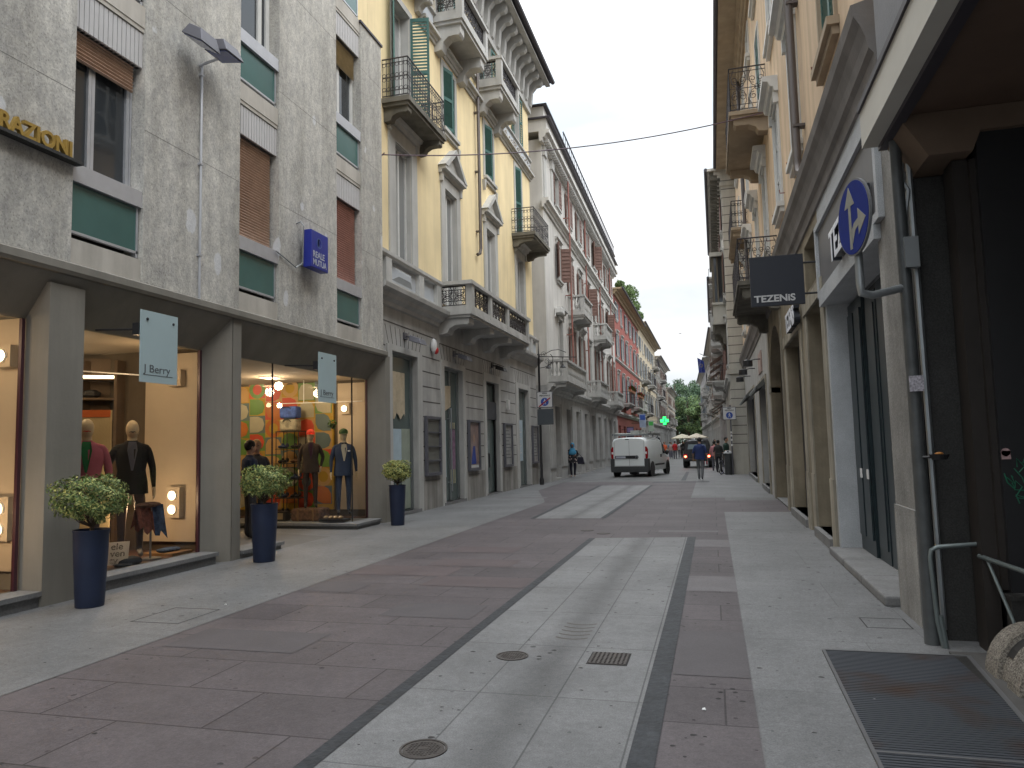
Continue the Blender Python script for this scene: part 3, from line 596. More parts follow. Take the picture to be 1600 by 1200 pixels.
lampbox(-.56, 6.31, [2.66], 'single warm lamp box high in the leftmost shop window', 5); lampbox(-.52, 6.31, [1.03, .81], 'double warm lamp box low in the leftmost shop window', 5)
lampbox(-.98, 14.81, [2.48], 'single warm lamp box behind the suited mannequins', 8)
def bare(w, u, z, lab, e=10, r=.055):
    b = tag(MB(FL).ball((w, u, z), r, r, r).build('bulb', M_bulb, None, smooth=True), lab, 'lamp')
    l = bpy.data.lights.new('lamp', 'POINT'); l.energy = e*.35; l.color = (1, .7, .4); l.shadow_soft_size = .06; lo = bpy.data.objects.new('lamp_light', l); COL.objects.link(lo); lo.location = FL(w+.1, u-.25, z)
    return b
k = MB(FL); 
b = bare(-2.9, 12.6, 2.62, 'round glowing bulb hanging at upper left of the entrance', 14); 
k.tube([(-2.9, 12.6, 2.62), (-2.9, 12.6, 3.12)], .008, 5); c = k.build('cord', M_black, None); c.parent = b
for i, (w, u, e) in enumerate(((-2.2, 7.8, 16), (-3.6, 8.6, 10), (-1.3, 7.4, 12), (-2.6, 11.2, 14), (-2.0, 13.4, 18), (-3.6, 13.8, 16), (-3.2, 12.2, 10), (-1.2, 5.2, 14), (-2.8, 5.0, 8))):
    o = thing('ceiling_spot', ['square downlight above the middle window, nearest the glass', 'square downlight deep in the middle window ceiling', 'square downlight over the pink blazer mannequin', 'square downlight above the pair of people in the entrance', 'square downlight in front of the brown suit mannequin', 'square downlight over the tall shoe rack', 'square downlight deepest in the entrance ceiling', 'square downlight over the leftmost window front', 'square downlight deep in the leftmost window'][i], 'ceiling lamp', tuple(FL(w, u, 3.11)), 'recessed ceiling downlights in the shop')
    MB(FL).box(w-.16, w+.16, u-.16, u+.16, 3.095, 3.119).build('frame', M_wht, o); MB(FL).box(w-.12, w+.12, u-.12, u+.12, 3.085, 3.094).build('lens', M_bulb2, o)
    l = bpy.data.lights.new('spot', 'POINT'); l.energy = e*(.6 if u > 10 else .3); l.color = (1, .76, .48); l.shadow_soft_size = .1; lo = bpy.data.objects.new('spot_light', l); COL.objects.link(lo); lo.location = FL(w, u, 2.95)
# glass
G_ = []
def pane(u0, u1, w=D+.02, z0=.17, z1=3.06): MB(FL).quad((w, u0, z0), (w, u1, z0), (w, u1, z1), (w, u0, z1)).build('shop_window_glass', M_clear, jb, recalc=False)
pane(6.78, 9.14); pane(-2.7, 6.26); pane(13.82, 14.5, z0=.12); MB(FL).quad((D+.02, 13.82, .12), (-.95, 13.5, .12), (-.95, 13.5, 3.1), (D+.02, 13.82, 3.06)).build('shop_window_glass', M_clear, jb, recalc=False); MB(FL).quad((-.95, 13.5, .12), (-3.3, 13.62, .12), (-3.3, 13.62, 3.1), (-.95, 13.5, 3.1)).build('shop_window_glass', M_clear, jb, recalc=False)
fb = MB(FL)
for u in (6.8, 9.12, 6.25): fb.box(D, D+.04, u-.02, u+.02, .17, 3.06)
fb.box(D, D+.035, 14.46, 14.5, .14, 3.06)
fb.build_split('mullion', flat('dark_red_mullion', (.06, .02, .03), .4), jb)
MB(FL).box(D+.01, D+.03, 13.8, 13.825, .12, 3.06).build('glass_edge', M_dark, jb); MB(FL).box(D+.01, D+.03, 10.95, 10.97, .1, 3.06).build('glass_edge', M_dark, jb)
# ================================================================ YELLOW BUILDING
FY = Fr(-7.13, 0, 1)
yb = thing('apartment_house', 'pale yellow house with green shutters, stone balconies and grey ground floor', 'building', (-7.13, 22, 0))
gops = [(15.76, 17.3, 0.08, 3.86), (19.22, 20.8, .08, 3.84), (23.15, 24.62, .05, 3.74), (27.36, 28.95, .05, 3.8)]
wall_mb(FY, 14.9, 30.4, 0, 5.3, gops, .18, core=5).build('ground_floor_wall', M_grst2, yb)
W1 = [(16.04, 17.04), (19.5, 20.5), (23.55, 24.55), (27.65, 28.6)]
uops = [(a, b, 5.6, 9.0) for a, b in W1]
for i, (a, b) in enumerate(W1):
    if i in (0, 3): uops.append((a, b, 9.75, 12.7))
    else: uops.append((a, b, 10.8, 12.68))
uops += [(16.1, 17.0, 13.6, 15.9), (19.6, 20.5, 13.6, 15.9), (23.6, 24.5, 13.6, 15.9), (27.7, 28.5, 13.9, 15.9)]
mb = wall_mb(FY, 14.66, 30.2, 5.31, 17.5, uops, .3, core=6); mb.build('wall', M_yel, yb)
mb = MB(FY); mb.box(-6, 0, 12.5, 14.655, 10.8, 17.5); mb.build('wall', M_yel, yb)
# rustication: grooves as thin dark recess lines, framed surrounds
M_joint = flat('stone_joint_dark', (.09, .085, .08), .9)
mb = MB(FY); piers = [(14.95, 15.46), (17.62, 18.95), (21.08, 22.88), (24.88, 26.95), (29.24, 30.38)]
for a, b in piers:
    for z in (1.25, 1.6, 1.98, 2.37, 2.76, 3.15, 3.54, 3.93):
        if z > .84: mb.box(-.002, .003, a+.02, b-.02, z, z+.03)
for a, b in ((14.95, 18.7), (26.3, 30.38)): mb.box(-.002, .0035, a, b, 4.5, 4.53)
mb.box(-.002, .003, 18.95, 25.5, 4.42, 4.45)
for a, b in zip([15.46, 18.95, 22.88, 26.95], [17.62, 21.08, 24.88, 29.24]):
    for k in range(9):
        u = a+.15+(b-a-.3)*k/8; mb.add([(x, u+s+(k-4)*.045*t_, z) for x in (-.002, .003) for s, z, t_ in ((-.012, 4.02, 0), (.012, 4.02, 0), (.012, 4.44, 1), (-.012, 4.44, 1))], [(0, 1, 2, 3), (7, 6, 5, 4), (0, 4, 5, 1), (1, 5, 6, 2), (2, 6, 7, 3), (3, 7, 4, 0)])
mb.build('rustication_joint', M_joint, yb)
mb = MB(FY)
for a, b, z in ((15.49, 17.6, 4.0), (18.97, 21.05, 3.99), (22.9, 24.87, 4.0), (26.97, 29.22, 4.0)):
    i = [o for o in gops if a < o[0] < b][0]
    mb.box(-.05, .03, a, i[0]-.001, 0, z); mb.box(-.05, .03, i[1]+.001, b, 0, z); mb.box(-.05, .031, i[0]-.001, i[1]+.001, i[3]+.001, z)
mb.build_split('door_surround', M_grst, yb, 3)
mb = MB(FY)
for a, b in piers: mb.box(-.02, .02, a, b, 0, .84)
mb.build_split('plinth', mat('plinth_stone', (.34, .325, .3), .85, .15, 2, .25, 25, streak=.45), yb)
mb = MB(FY)
for o in gops: mb.box(-.15, .05, o[0]-.12, o[1]+.12, 0, o[2])
mb.build_split('doorstep', M_step, yb)
# shop glazing
M_shopg = glassmat('shop_pane', (.09, .12, .115), .05); M_pale = mat('pale_blue_paper', (.42, .52, .58), .7, .1, 3, 0); M_cloth = mat('cream_cloth', (.5, .42, .3), .9, .15, 5, .6, 6)
M_stripe = mat('pale_green_wall', (.3, .34, .28), .8, .1, 4, 0)
def shopwin(o, kind):
    a, b, z0, z1 = o; t = MB(FY); e = -.155
    t.box(e-.02, e+.03, a, a+.05, z0, z1); t.box(e-.02, e+.03, b-.12, b, z0, z1); t.box(e-.019, e+.029, a, b, z1-.07, z1)
    if kind == 'door': t.box(e-.018, e+.028, (a+b)/2-.03, (a+b)/2+.03, z0, z1)
    w = t.build('shop_window', flat('door_metal', (.2, .22, .22), .4, .4) if kind != 'dark' else M_dark, yb)
    MB(FY).quad((e-.01, a, z0), (e-.01, b, z0), (e-.01, b, z1), (e-.01, a, z1)).build('pane', M_shopg, w, recalc=False)
    return w, e
w, e = shopwin(gops[0], 'win')
mb = MB(FY); n = 12
for k in range(n):
    a, b = 15.85+1.0*k/n, 15.85+1.0*(k+1)/n; j = .02*sin(k*2.1); j2 = .02*sin((k+1)*2.1)
    mb.quad((e+.01+abs(j), a, 2.35+.08*sin(k*1.3)), (e+.01+abs(j2), b, 2.35+.08*sin((k+1)*1.3)), (e+.012+abs(j2), b, 3.42), (e+.012+abs(j), a, 3.42))
mb.build('cloth_hanging', M_cloth, w, recalc=False)
MB(FY).box(e+.005, e+.012, 15.86, 16.62, .95, 2.05).build('pale_panel', M_pale, w); MB(FY).box(e+.003, e+.008, 16.64, 17.15, .12, 2.06).build('striped_panel', M_stripe, w)
w, e = shopwin(gops[1], 'door')
mb = MB(FY); mb.quad((e+.02, 19.3, 2.5), (e+.03, 20.1, 2.75), (e+.03, 20.1, 3.35), (e+.02, 19.3, 3.3)); mb.build('cloth_hanging', M_cloth, w, recalc=False)
MB(FY).box(e+.005, e+.012, 19.3, 19.72, .75, 2.35).build('pale_panel', M_pale, w)
h = MB(FY); h.tube([(e+.12, 19.88, .35), (e+.12, 19.88, 2.7)], .022, 8); h.tube([(e, 19.88, .6), (e+.12, 19.88, .6)], .015, 6); h.tube([(e, 19.88, 2.4), (e+.12, 19.88, 2.4)], .015, 6); h.build('handle', M_steel, w)
M_pst = mat('purple_poster', (.22, .13, .2), .6, .5, 9, 0); 
g = MB(FY); g.box(e+.004, e+.01, 20.05, 20.5, .95, 2.1); g.build('poster', M_pst, w)
g = MB(FY)
for k in range(4): g.box(e+.011, e+.014, 20.08+k*.11, 20.12+k*.11, .55, .95); g.box(e+.011, e+.014, 20.08+k*.11, 20.12+k*.11, 2.12, 2.3)
g.build('stripe', flat('yellow_stripe', (.6, .55, .35)), w)
w, e = shopwin(gops[2], 'dark')
MB(FY).box(e, e+.08, 23.16, 24.61, 2.5, 3.1).build('transom_sign', flat('dark_transom', (.06, .065, .075)), w)
g = MB(FY)
for u in (23.2, 24.5): g.box(e, e+.06, u, u+.07, .05, 2.5)
g.tube([(e+.1, 23.5, .9), (e+.14, 23.5, .9), (e+.14, 23.5, 1.35), (e+.1, 23.5, 1.35)], .02, 6); g.tube([(e+.14, 23.42, .9), (e+.14, 23.42, 1.35)], .02, 6); g.build('door_frame', M_black, w)
w, e = shopwin(gops[3], 'win')
MB(FY).box(e+.004, e+.01, 27.5, 28.5, 1.0, 2.6).build('pale_panel', M_pale, w)
g = MB(FY)
for k in range(12): g.box(e+.012, e+.016, 27.6, 28.3-.2*(k % 3), 1.3+k*.09, 1.33+k*.09)
g.build('lettering_rows', M_white, w)
# posters and display cases on piers
def case(u0, u1, lab, pic):
    t = thing('display_case', lab, 'display case', tuple(FY(0, u0, .86)), 'framed cases on the yellow building')
    m_ = MB(FY); z0, z1 = .86, 2.4; w0 = .05
    m_.box(.02, .1, u0, u0+.07, z0, z1); m_.box(.02, .1, u1-.07, u1, z0, z1); m_.box(.021, .099, u0+.07, u1-.07, z1-.07, z1); m_.box(.021, .099, u0+.07, u1-.07, z0, z0+.08)
    if pic == 0:
        for k in (1, 2, 3): m_.box(.05, .09, u0+.07, u1-.07, z0+k*.37, z0+k*.37+.03)
    m_.box(-.0, .02, u0, u1+.08, z0-.12, z0-.1)
    m_.build('frame', M_irong, t)
    p = MB(FY); p.box(.021, .045, u0+.07, u1-.07, z0+.08, z1-.07); p.build('poster', [mat('dull_case_back', (.14, .14, .12), .3, .2, 3, 0, spec=.8), mat('beige_poster', (.26, .18, .16), .35, .35, 5, 0, spec=.7), mat('pale_poster', (.3, .3, .29), .3, .3, 4, 0, spec=.8)][pic], t)
    if pic == 1:
        q = MB(FY); q.cm = 0; q.prism([(u0+.25, z0+.2), (u1-.35, z0+.2), (u1-.45, z0+.75), (u0+.45, z0+.75)], 0, .046, .049); q.cm = 1; q.ball((.048, (u0+u1)/2, z0+.98), .002, .1, .13); q.cm = 2; q.box(.046, .048, u0+.1, u1-.1, z0+.09, z0+.17)
        q.build('picture', [flat('blue_dress', (.03, .06, .3)), flat('face_tone', (.4, .27, .2)), M_white], t)
    if pic == 2:
        q = MB(FY)
        for k in range(9): q.box(.046, .048, u0+.15, u1-.15-.12*(k % 3), z0+.3+k*.12, z0+.33+k*.12)
        q.build('lines', flat('dark_print', (.12, .12, .13)), t)
case(17.7, 18.75, 'nearest wall case on the yellow building, four dull panes behind bars', 0)
case(21.15, 22.23, 'framed poster of a figure in blue between two shop doors', 1)
case(25.1, 26.15, 'framed pale notice right of the black framed door', 2)
case(29.3, 30.3, 'framed pale notice at the far corner of the yellow building', 2)
# cornice, balustrade course, string courses, eaves
mb = _sweep(MB(FY), [(-.02, 4.86), (.06, 4.88), (.08, 4.96), (.2, 5.02), (.24, 5.1), (.36, 5.16), (.38, 5.26), (.3, 5.3), (-.02, 5.32)], 14.7, 18.8); _sweep(mb, [(-.02, 4.86), (.06, 4.88), (.08, 4.96), (.2, 5.02), (.24, 5.1), (.36, 5.16), (.38, 5.26), (.3, 5.3), (-.02, 5.32)], 25.6, 30.45)
for a, b in ((14.7, 18.8), (25.6, 30.4)): _sweep(mb, [(-.02, 5.94), (.16, 5.94), (.2, 6.0), (.2, 6.08), (-.02, 6.1)], a, b); mb.box(-.02, .1, a, b, 5.32, 5.45)
for u in (15.32, 17.3, 18.55, 27.3, 29.2): mb.box(-.02, .17, u-.16, u+.16, 5.321, 5.939)
mb.build('cornice', M_grst, yb)
mb = MB(FY)
for a, b in ((14.7, 15.16), (15.48, 17.14), (17.46, 18.39), (25.8, 27.14), (27.46, 29.04), (29.36, 30.35)):
    mb.box(-.0, .06, a, b, 5.451, 5.939)
    if b-a > 1.2:
        c = (a+b)/2; mb.add([(.06, c-.6, 5.52), (.06, c+.6, 5.52), (.06, c+.6, 5.88), (.06, c-.6, 5.88), (.13, c-.35, 5.64), (.13, c+.35, 5.64), (.13, c+.35, 5.76), (.13, c-.35, 5.76)], [(0, 1, 5, 4), (1, 2, 6, 5), (2, 3, 7, 6), (3, 0, 4, 7), (4, 5, 6, 7)])
mb.build('balustrade_panel', M_panelb, yb)
mb = _sweep(MB(FY), mould(.22, 12.95, 13.2, 3), 17.7, 30.3); _sweep(mb, mould(.12, 13.72, 13.85, 2), 17.7, 30.3); mb.build('string_course', M_grst, yb)
mb = MB(FY); mb.box(-.01, .05, 25.9, 30.22, 13.21, 13.71); mb.box(-.01, .05, 17.7, 18.7, 13.21, 13.71); mb.build('frieze_panel', M_panelb, yb)
mb = MB(FY)
for k in range(60):
    u = 26+random.random()*4.1; z = 13.28+random.random()*.36; mb.tube([(.05, u, z), (.07, u+.06, z+.05), (.06, u+.12, z-.01)], .018, 4)
mb.build('relief', M_cream, yb)
mb = MB(FY); mb.box(-6, .86, 14.0, 30.85, 17.45, 17.55); mb.box(-.02, .12, 14.7, 30.3, 15.95, 16.15); mb.box(-.02, .06, 14.7, 30.3, 16.15, 17.44); mb.box(.7, .9, 14, 30.9, 17.38, 17.449); mb.build('eaves_soffit', M_grst, yb)
mb = MB(FY); mb.box(-6, .98, 14.0, 31.0, 17.58, 17.7); mb.tube([(1.0, 14, 17.6), (1.0, 31.0, 17.6)], .1, 8); mb.build('roof_edge', M_roof, yb)
for k in range(22):
    u = 15.1+k*.715; q = _sweep(MB(FY), [(0, 17.44), (.68, 17.44), (.68, 17.2), (.6, 17.12), (.42, 17.1), (.24, 16.9), (.2, 16.45), (.15, 16.28), (.02, 16.2)], u, u+.24); q.build('modillion', M_grst, yb)
# first-floor windows
for i, (a, b) in enumerate(W1): window(FY, yb, a, b, 5.6, 9.0, .17, .32 if i else .36, hood='flat' if i in (0, 3) else 'gable', bars=0, pm=glassmat('grey_pane', (.24, .25, .25), .15), fm=M_white)
for i, (a, b) in enumerate(W1):
    if i in (0, 3): window(FY, yb, a, b, 9.75, 12.7, .28, .16, shut='ajar' if i == 0 else 'slight', shm=M_gsh, sn=34, bars=0, pm=glassmat('grey_pane2', (.3, .31, .31), .2))
    else: window(FY, yb, a, b, 10.8, 12.68, .28, .16, sill=.14, shut='slight', shm=M_gsh, sn=26)
for a, b, c, d in uops[8:]: window(FY, yb, a, b, c, d, .28, .14, shut='open', shm=M_gsh, sn=20)
mb = MB(FY)
for u, z in ((19.3, 10.5), (20.7, 10.5), (23.35, 10.5), (24.75, 10.5)): mb.prism([(u-.1, z+.1), (u+.1, z+.1), (u+.05, z-.1), (u, z-.25), (u-.05, z-.1)], 0, -.01, .1)
mb.build('sill_bracket', M_grst, yb)
# balconies
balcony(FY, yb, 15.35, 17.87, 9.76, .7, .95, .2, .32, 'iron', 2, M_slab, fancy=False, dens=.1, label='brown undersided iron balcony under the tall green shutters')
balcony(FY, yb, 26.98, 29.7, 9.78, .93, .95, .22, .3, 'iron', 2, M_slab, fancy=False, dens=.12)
balcony(FY, yb, 18.78, 25.45, 5.28, 1.0, .82, .18, .42, 'ironstone', 4, M_grst, fancy=True, cw=.42, posts=[18.98, 20.7, 22.6, 25.25])
balcony(FY, yb, 18.76, 21.25, 13.72, .9, .85, .25, .7, 'ironstone', 2, M_grst, fancy=True, cw=.35)
balcony(FY, yb, 22.78, 25.15, 13.72, .9, .85, .25, .7, 'ironstone', 2, M_grst, fancy=True, cw=.35)
balcony(FY, yb, 15.4, 17.8, 13.72, .5, .85, .2, .4, 'iron', 2, M_grst)
pipe(FY, yb, 22.5, 7.75, 17.3, .14, .055)
pipe(FL, jb, 13.75, 10.62, 17, -.25, .09, M_alu, shoe=False)
# wall lamps of the yellow building
def walllamp(u, z, lab, dark=False):
    t = thing('wall_floodlight', lab, 'lamp', tuple(FY(0, u, z)), 'floodlights over the shop doors'); m_ = M_black if dark else M_irong
    q = MB(FY); q.box(0, .04, u-.1, u+.1, z-.08, z+.08); q.tube([(0, u, z), (.15, u+.02, z-.02), (.28, u+.05, z-.08)], .025, 6); q.build('bracket', m_, t)
    q = MB(FY); q.add([(.2, u-.16, z), (.2, u+.2, z), (.45, u+.2, z-.1), (.45, u-.16, z-.1), (.18, u-.2, z-.14), (.18, u+.24, z-.14), (.5, u+.24, z-.24), (.5, u-.2, z-.24)], [(0, 1, 2, 3), (4, 5, 6, 7), (0, 1, 5, 4), (1, 2, 6, 5), (2, 3, 7, 6), (3, 0, 4, 7)]); q.build('housing', m_, t, bevel=.01)
walllamp(16.55, 4.3, 'grey wall floodlight above the window nearest the stone building'); walllamp(20.1, 4.28, 'grey wall floodlight above the handle door'); walllamp(23.9, 4.32, 'black wall floodlight above the black framed door', True)
t = thing('alarm_box', 'white oval alarm siren with red end on the yellow building', 'alarm', tuple(FY(0, 18.3, 4.25)))
MB(FY).ball((.08, 18.3, 4.28), .09, .11, .2).build('cover', M_wht, t, smooth=True); MB(FY).ball((.12, 18.36, 4.16), .07, .09, .1).build('lens', flat('red_lens', (.5, .03, .03)), t, smooth=True)
tag(MB(FY).box(0, .1, 25.6, 25.8, 2.9, 3.25).build('junction_box', M_white), 'pale junction box on the pier right of the black framed door', 'box')
# ================================================================ GREY BUILDING
FG = Fr(-6.78, 31.2, 1, -.0175)
gb = thing('corner_house', 'pale grey corner house with brown shutters and stone balconies', 'building', (-6.8, 45, 0))
cols = [34.6, 37.9, 41.2, 44.4, 47.6, 50.8, 54, 57]
ops = []
for i, c in enumerate(cols): ops += [(c-.5, c+.5, 5.1, 7.6), (c-.5, c+.5, 9.5, 11.2), (c-.5, c+.5, 13.1, 14.7)]
dops = [(32.6+2.95*k, 32.6+2.95*k+1.35, .1, 3.35) for k in range(9)]
wall_mb(FG, 31.2, 59, 4.2, 15.2, ops, .25, core=9).build('wall', M_plast, gb)
wall_mb(FG, 31.2, 59, 0, 4.19, dops, .35, core=8).build('ground_floor_wall', M_grst2, gb)
mb = MB(FG); 
for o in dops: 
    mb.box(-.33, -.28, o[0], o[1], .1, 3.35)
mb.build_split('shop_opening', flat('dark_shutter', (.035, .035, .038)), gb)
mb = MB(FG)
for o in dops: mb.box(-.27, -.24, o[0]+.05, o[0]+.12, .1, 3.3); mb.box(-.27, -.24, o[1]-.12, o[1]-.05, .1, 3.3); mb.box(-.27, -.25, o[0]+.6, o[0]+.68, .1, 3.3)
mb.build_split('door_frame', M_alu, gb, 3)
mb = MB(FG)
for k in range(10):
    a = (dops[k-1][1] if k else 31.2); b = dops[k][0] if k < 9 else 59
    mb.box(-.01, .05, a+.12, b-.12, .6, 3.5)
mb.build_split('pilaster', M_grst2, gb)
mb = _sweep(MB(FG), mould(.3, 3.85, 4.25, 3), 31.0, 59.1); mb.build('cornice', M_grst, gb)
mb = _sweep(MB(FG), mould(.3, 12.05, 12.45, 3), 31.0, 59.1); _sweep(mb, mould(.45, 14.95, 15.45, 3), 30.8, 59.2)
mb.box(-8, .3, 30.95, 59, 15.45, 16.0); mb.box(-8, .12, 31.25, 59, 16.08, 16.72); mb.build('entablature', M_plast, gb)
mb = MB(FG)
for k in range(90): mb.box(.0, .36, 31.1+k*.31, 31.25+k*.31, 14.98, 15.12)
mb.build('dentils', M_grst, gb)
mb = MB(FG); mb.box(-8.1, .42, 30.85, 59.2, 16.0, 16.08); mb.box(-8.1, .3, 31.1, 59.2, 16.72, 16.79); mb.tube([(.44, 30.85, 16.02), (.44, 59.2, 16.02)], .05, 6); mb.build('roof_edge', M_roof, gb)
mb = MB(FG); iron_panel(mb, (.2, 36), (.2, 59), 16.8, 17.5, .6, False, .02); mb.build('roof_railing', M_irong, gb)
mb = MB(FG)
for u in (31.35, 33.1): mb.box(-.01, .07, u, u+.45, 12.46, 14.7); mb.box(-.01, .14, u-.06, u+.51, 14.5, 14.92)
mb.build_split('pilaster', M_grst, gb, 2)
i = 0
for i, c in enumerate(cols):
    window(FG, gb, c-.5, c+.5, 5.1, 7.6, .22, .16, hood='flat' if i % 2 == 0 else 'small', shut=['open', 'open', 'open', None, 'open', None, 'open', 'open'][i] if i else None, shm=M_bsh, sn=10, bars=1)
    window(FG, gb, c-.5, c+.5, 9.5, 11.2, .22, .14, hood='small', sill=.15, shut='open' if i % 3 else 'ajar', shm=M_bsh, sn=9)
    window(FG, gb, c-.5, c+.5, 13.1, 14.7, .22, .12, sill=.15, shut='open' if i != 4 else 'ajar', shm=M_bsh, sn=8)
balcony(FG, gb, 31.3, 37.0, 4.45, .85, .85, .2, .35, 'stone', 2, M_grst); balcony(FG, gb, 42.6, 46.2, 4.45, .85, .85, .2, .35, 'stone', 2, M_grst); balcony(FG, gb, 52, 56, 4.45, .85, .85, .2, .35, 'stone', 2, M_grst)
balcony(FG, gb, 37.0, 40.0, 8.35, .85, .9, .22, .3, 'stone', 2, M_grst); balcony(FG, gb, 46.4, 49.6, 8.35, .85, .9, .22, .3, 'stone', 2, M_grst)
for u in (37.0-.6, 43, 49.3, 55.6): pipe(FG, gb, u, 4.3, 15.3, .3 if u < 40 else .16, .045, M_rpipe)
t = thing('air_conditioner', 'pale box unit fixed beside the first grey house window', 'air conditioner', tuple(FG(0, 33.6, 7.5)))
MB(FG).box(.02, .35, 33.2, 34.0, 7.7, 7.95).build('case', M_white, t, bevel=.02); MB(FG).tube([(.05, 33.3, 7.9), (.05, 33.1, 7.5)], .02, 5).build('cable', M_white, t)
# ================================================================ RED BUILDING AND BEYOND (left)
def facade(F, name, lab, u0, u1, ztop, wm, floors, spacing, shm, eave=.55, ops_sh='open', bal=None, gm=None, groundm=None, hoods=True, depth=8, sn=0, balc_m=None, loc=None, cornz=4.2, eavem=None):
    t = thing(name, lab, 'building', loc or tuple(F(0, (u0+u1)/2, 0)))
    n = int((u1-u0-1.0)/spacing); cs = [u0+(u1-u0)*(k+.5)/n for k in range(n)]; ops = [(c-.5, c+.5, a, b) for c in cs for a, b in floors]
    g = [(c-.65, c+.65, .08, 3.1) for c in cs]
    wall_mb(F, u0, u1, cornz, ztop, ops, .2, core=depth).build('wall', wm, t); wall_mb(F, u0, u1, 0, cornz-.01, g, .3, core=depth-.2).build('ground_floor_wall', groundm or M_grst2, t)
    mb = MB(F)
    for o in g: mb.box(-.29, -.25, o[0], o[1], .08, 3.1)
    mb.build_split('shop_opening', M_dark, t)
    mb = _sweep(MB(F), mould(.2, cornz-.35, cornz, 2), u0-.02, u1+.02); _sweep(mb, mould(.12, floors[1][0]-.55, floors[1][0]-.35, 2), u0, u1); mb.build('cornice', M_grst, t)
    mb = MB(F); _sweep(mb, [(-depth, ztop), (eave, ztop), (eave, ztop+.12), (-depth, ztop+.3)], u0-.1, u1+.1); _sweep(mb, mould(eave*.5, ztop-.35, ztop-.001, 2), u0, u1); mb.build('eaves', eavem or M_cream, t)
    mb = MB(F); mb.tube([(eave+.06, u0-.1, ztop+.08), (eave+.06, u1+.1, ztop+.08)], .09, 6); mb.build('gutter', M_roof, t)
    for k, c in enumerate(cs):
        for j, (a, b) in enumerate(floors):
            window(F, t, c-.5, c+.5, a, b, .18, .1, sill=.1, hood='small' if hoods and j < 2 else None, shut=ops_sh if (k*3+j) % 5 else 'closed', shm=shm, sn=sn)
    for (a, b, z, kind) in (bal or []): balcony(F, t, a, b, z, .8, .95, .18, .3, kind, 2, balc_m or M_grst, dens=.2, orn=False)
    return t, cs
FR = Fr(-7.3, 59.2, 1, 0.0)
M_red = mat('brick_red_render', (.34, .11, .09), .85, .1, 1, .05, streak=.15)
fl3 = [(5.3, 7.4), (8.9, 10.7), (11.9, 13.3)]
rb, _ = facade(FR, 'red_house', 'brick red house with blue grey shutters and flower balconies', 59.2, 80, 14.1, M_red, fl3, 2.9, M_blsh, .75, bal=[(62, 66, 5.0, 'iron'), (70, 74, 5.0, 'iron'), (76, 79.5, 5.0, 'stone')], groundm=mat('red_ground', (.27, .085, .07), .85), eavem=mat('ochre_eaves', (.38, .29, .18), .8), sn=5)
M_flow = mat('red_flowers', (.4, .05, .05), .8); M_leaf = mat('leaf_green', (.07, .12, .03), .75, .35, 3, 0)
def flowers(F, u0, u1, z, w, lab):
    t = thing('flower_box', lab, 'flower box', tuple(F(w, u0, z)), 'flower boxes on far balconies'); MB(F).box(w-.15, w+.1, u0, u1, z, z+.18).build('box', mat('terracotta', (.35, .16, .09), .8), t)
    a = MB(F); b = MB(F)
    for k in range(110):
        q = a if random.random() < .6 else b; u = random.uniform(u0, u1); zz = z+.16+random.random()*.3; ww = w+random.uniform(-.18, .2); r = .05+random.random()*.04
        q.add([(ww-r, u, zz), (ww, u-r, zz+r), (ww+r, u, zz+.02), (ww, u+r, zz-r)], [(0, 1, 2, 3)])
    a.build('foliage', M_leaf, t, recalc=False); b.build('blossom', M_flow, t, recalc=False)
flowers(FR, 62.2, 65.8, 5.95, .8, 'red flower box on the nearer red house balcony'); flowers(FR, 70.2, 73.8, 5.95, .8, 'red flower box on the farther red house balcony')
def bush(name, lab, cat, c, rx, ry, rz, n, leaf, m_, group=None, stem=True, seed=1, tw=.3):
    rnd = random.Random(seed); t = thing(name, lab, cat, (c[0], c[1], c[2]-rz), group); mb = MB()
    for k in range(n):
        while True:
            x, y, z = rnd.uniform(-1, 1), rnd.uniform(-1, 1), rnd.uniform(-1, 1)
            q = x*x+y*y+z*z
            if .25 < q < 1+tw*sin(5*x+seed)*cos(4*z+y*3): break
        p = Vector((c[0]+x*rx, c[1]+y*ry, c[2]+z*rz)); a = Vector((rnd.gauss(0, 1), rnd.gauss(0, 1), rnd.gauss(0, 1))).normalized(); b = a.orthogonal().normalized(); l = leaf*(.6+.8*rnd.random()); mb.cm = 0 if rnd.random() < .6 else 1
        mb.add([p-a*l, p+b*l*.4, p+a*l, p-b*l*.4], [(0, 1, 2, 3)])
    mb.build('foliage', m_, t, recalc=False)
    if stem: MB().tube([(c[0], c[1], c[2]-rz), (c[0]+.05, c[1], c[2])], max(.02, rx*.06), 6).build('stem', mat('bark', (.09, .065, .045), .9), t)
    return t
for k, (y, z, r) in enumerate(((61, 14.9, .5), (66, 15.3, .9), (69, 15.6, 1.1), (73, 15.2, .8), (77, 14.9, .7))):
    bush('rooftop_plant', ['small bush at the near end of the red house roof', 'round green shrub second along the red house roof', 'tallest spiky green plant on the red house roof', 'green shrub fourth along the red house roof', 'trailing green bush at the far end of the red house roof'][k], 'plant', (-6.9, y, z-.1), r*.75, r*.75, r*.7, 500, .14, [M_leaf, mat('leaf_pale', (.08, .12, .04), .75, .3, 3, 0)], 'plants along the red house roof', seed=k)
FC = Fr(-7.3, 80, 1, 0.0)
cb_, _ = facade(FC, 'cream_house', 'cream house with dark iron balconies beyond the red house', 80, 104, 14.6, mat('cream_render', (.5, .43, .31), .85, .08), fl3, 3.0, M_blsh, .8, bal=[(82, 86, 8.6, 'iron'), (90, 94, 8.6, 'iron'), (84, 88, 5.0, 'iron'), (98, 102, 11.6, 'iron')], eavem=mat('ochre_eaves2', (.3, .24, .16), .8), sn=0)
FD = Fr(-7.2, 104, 1, 0.0)
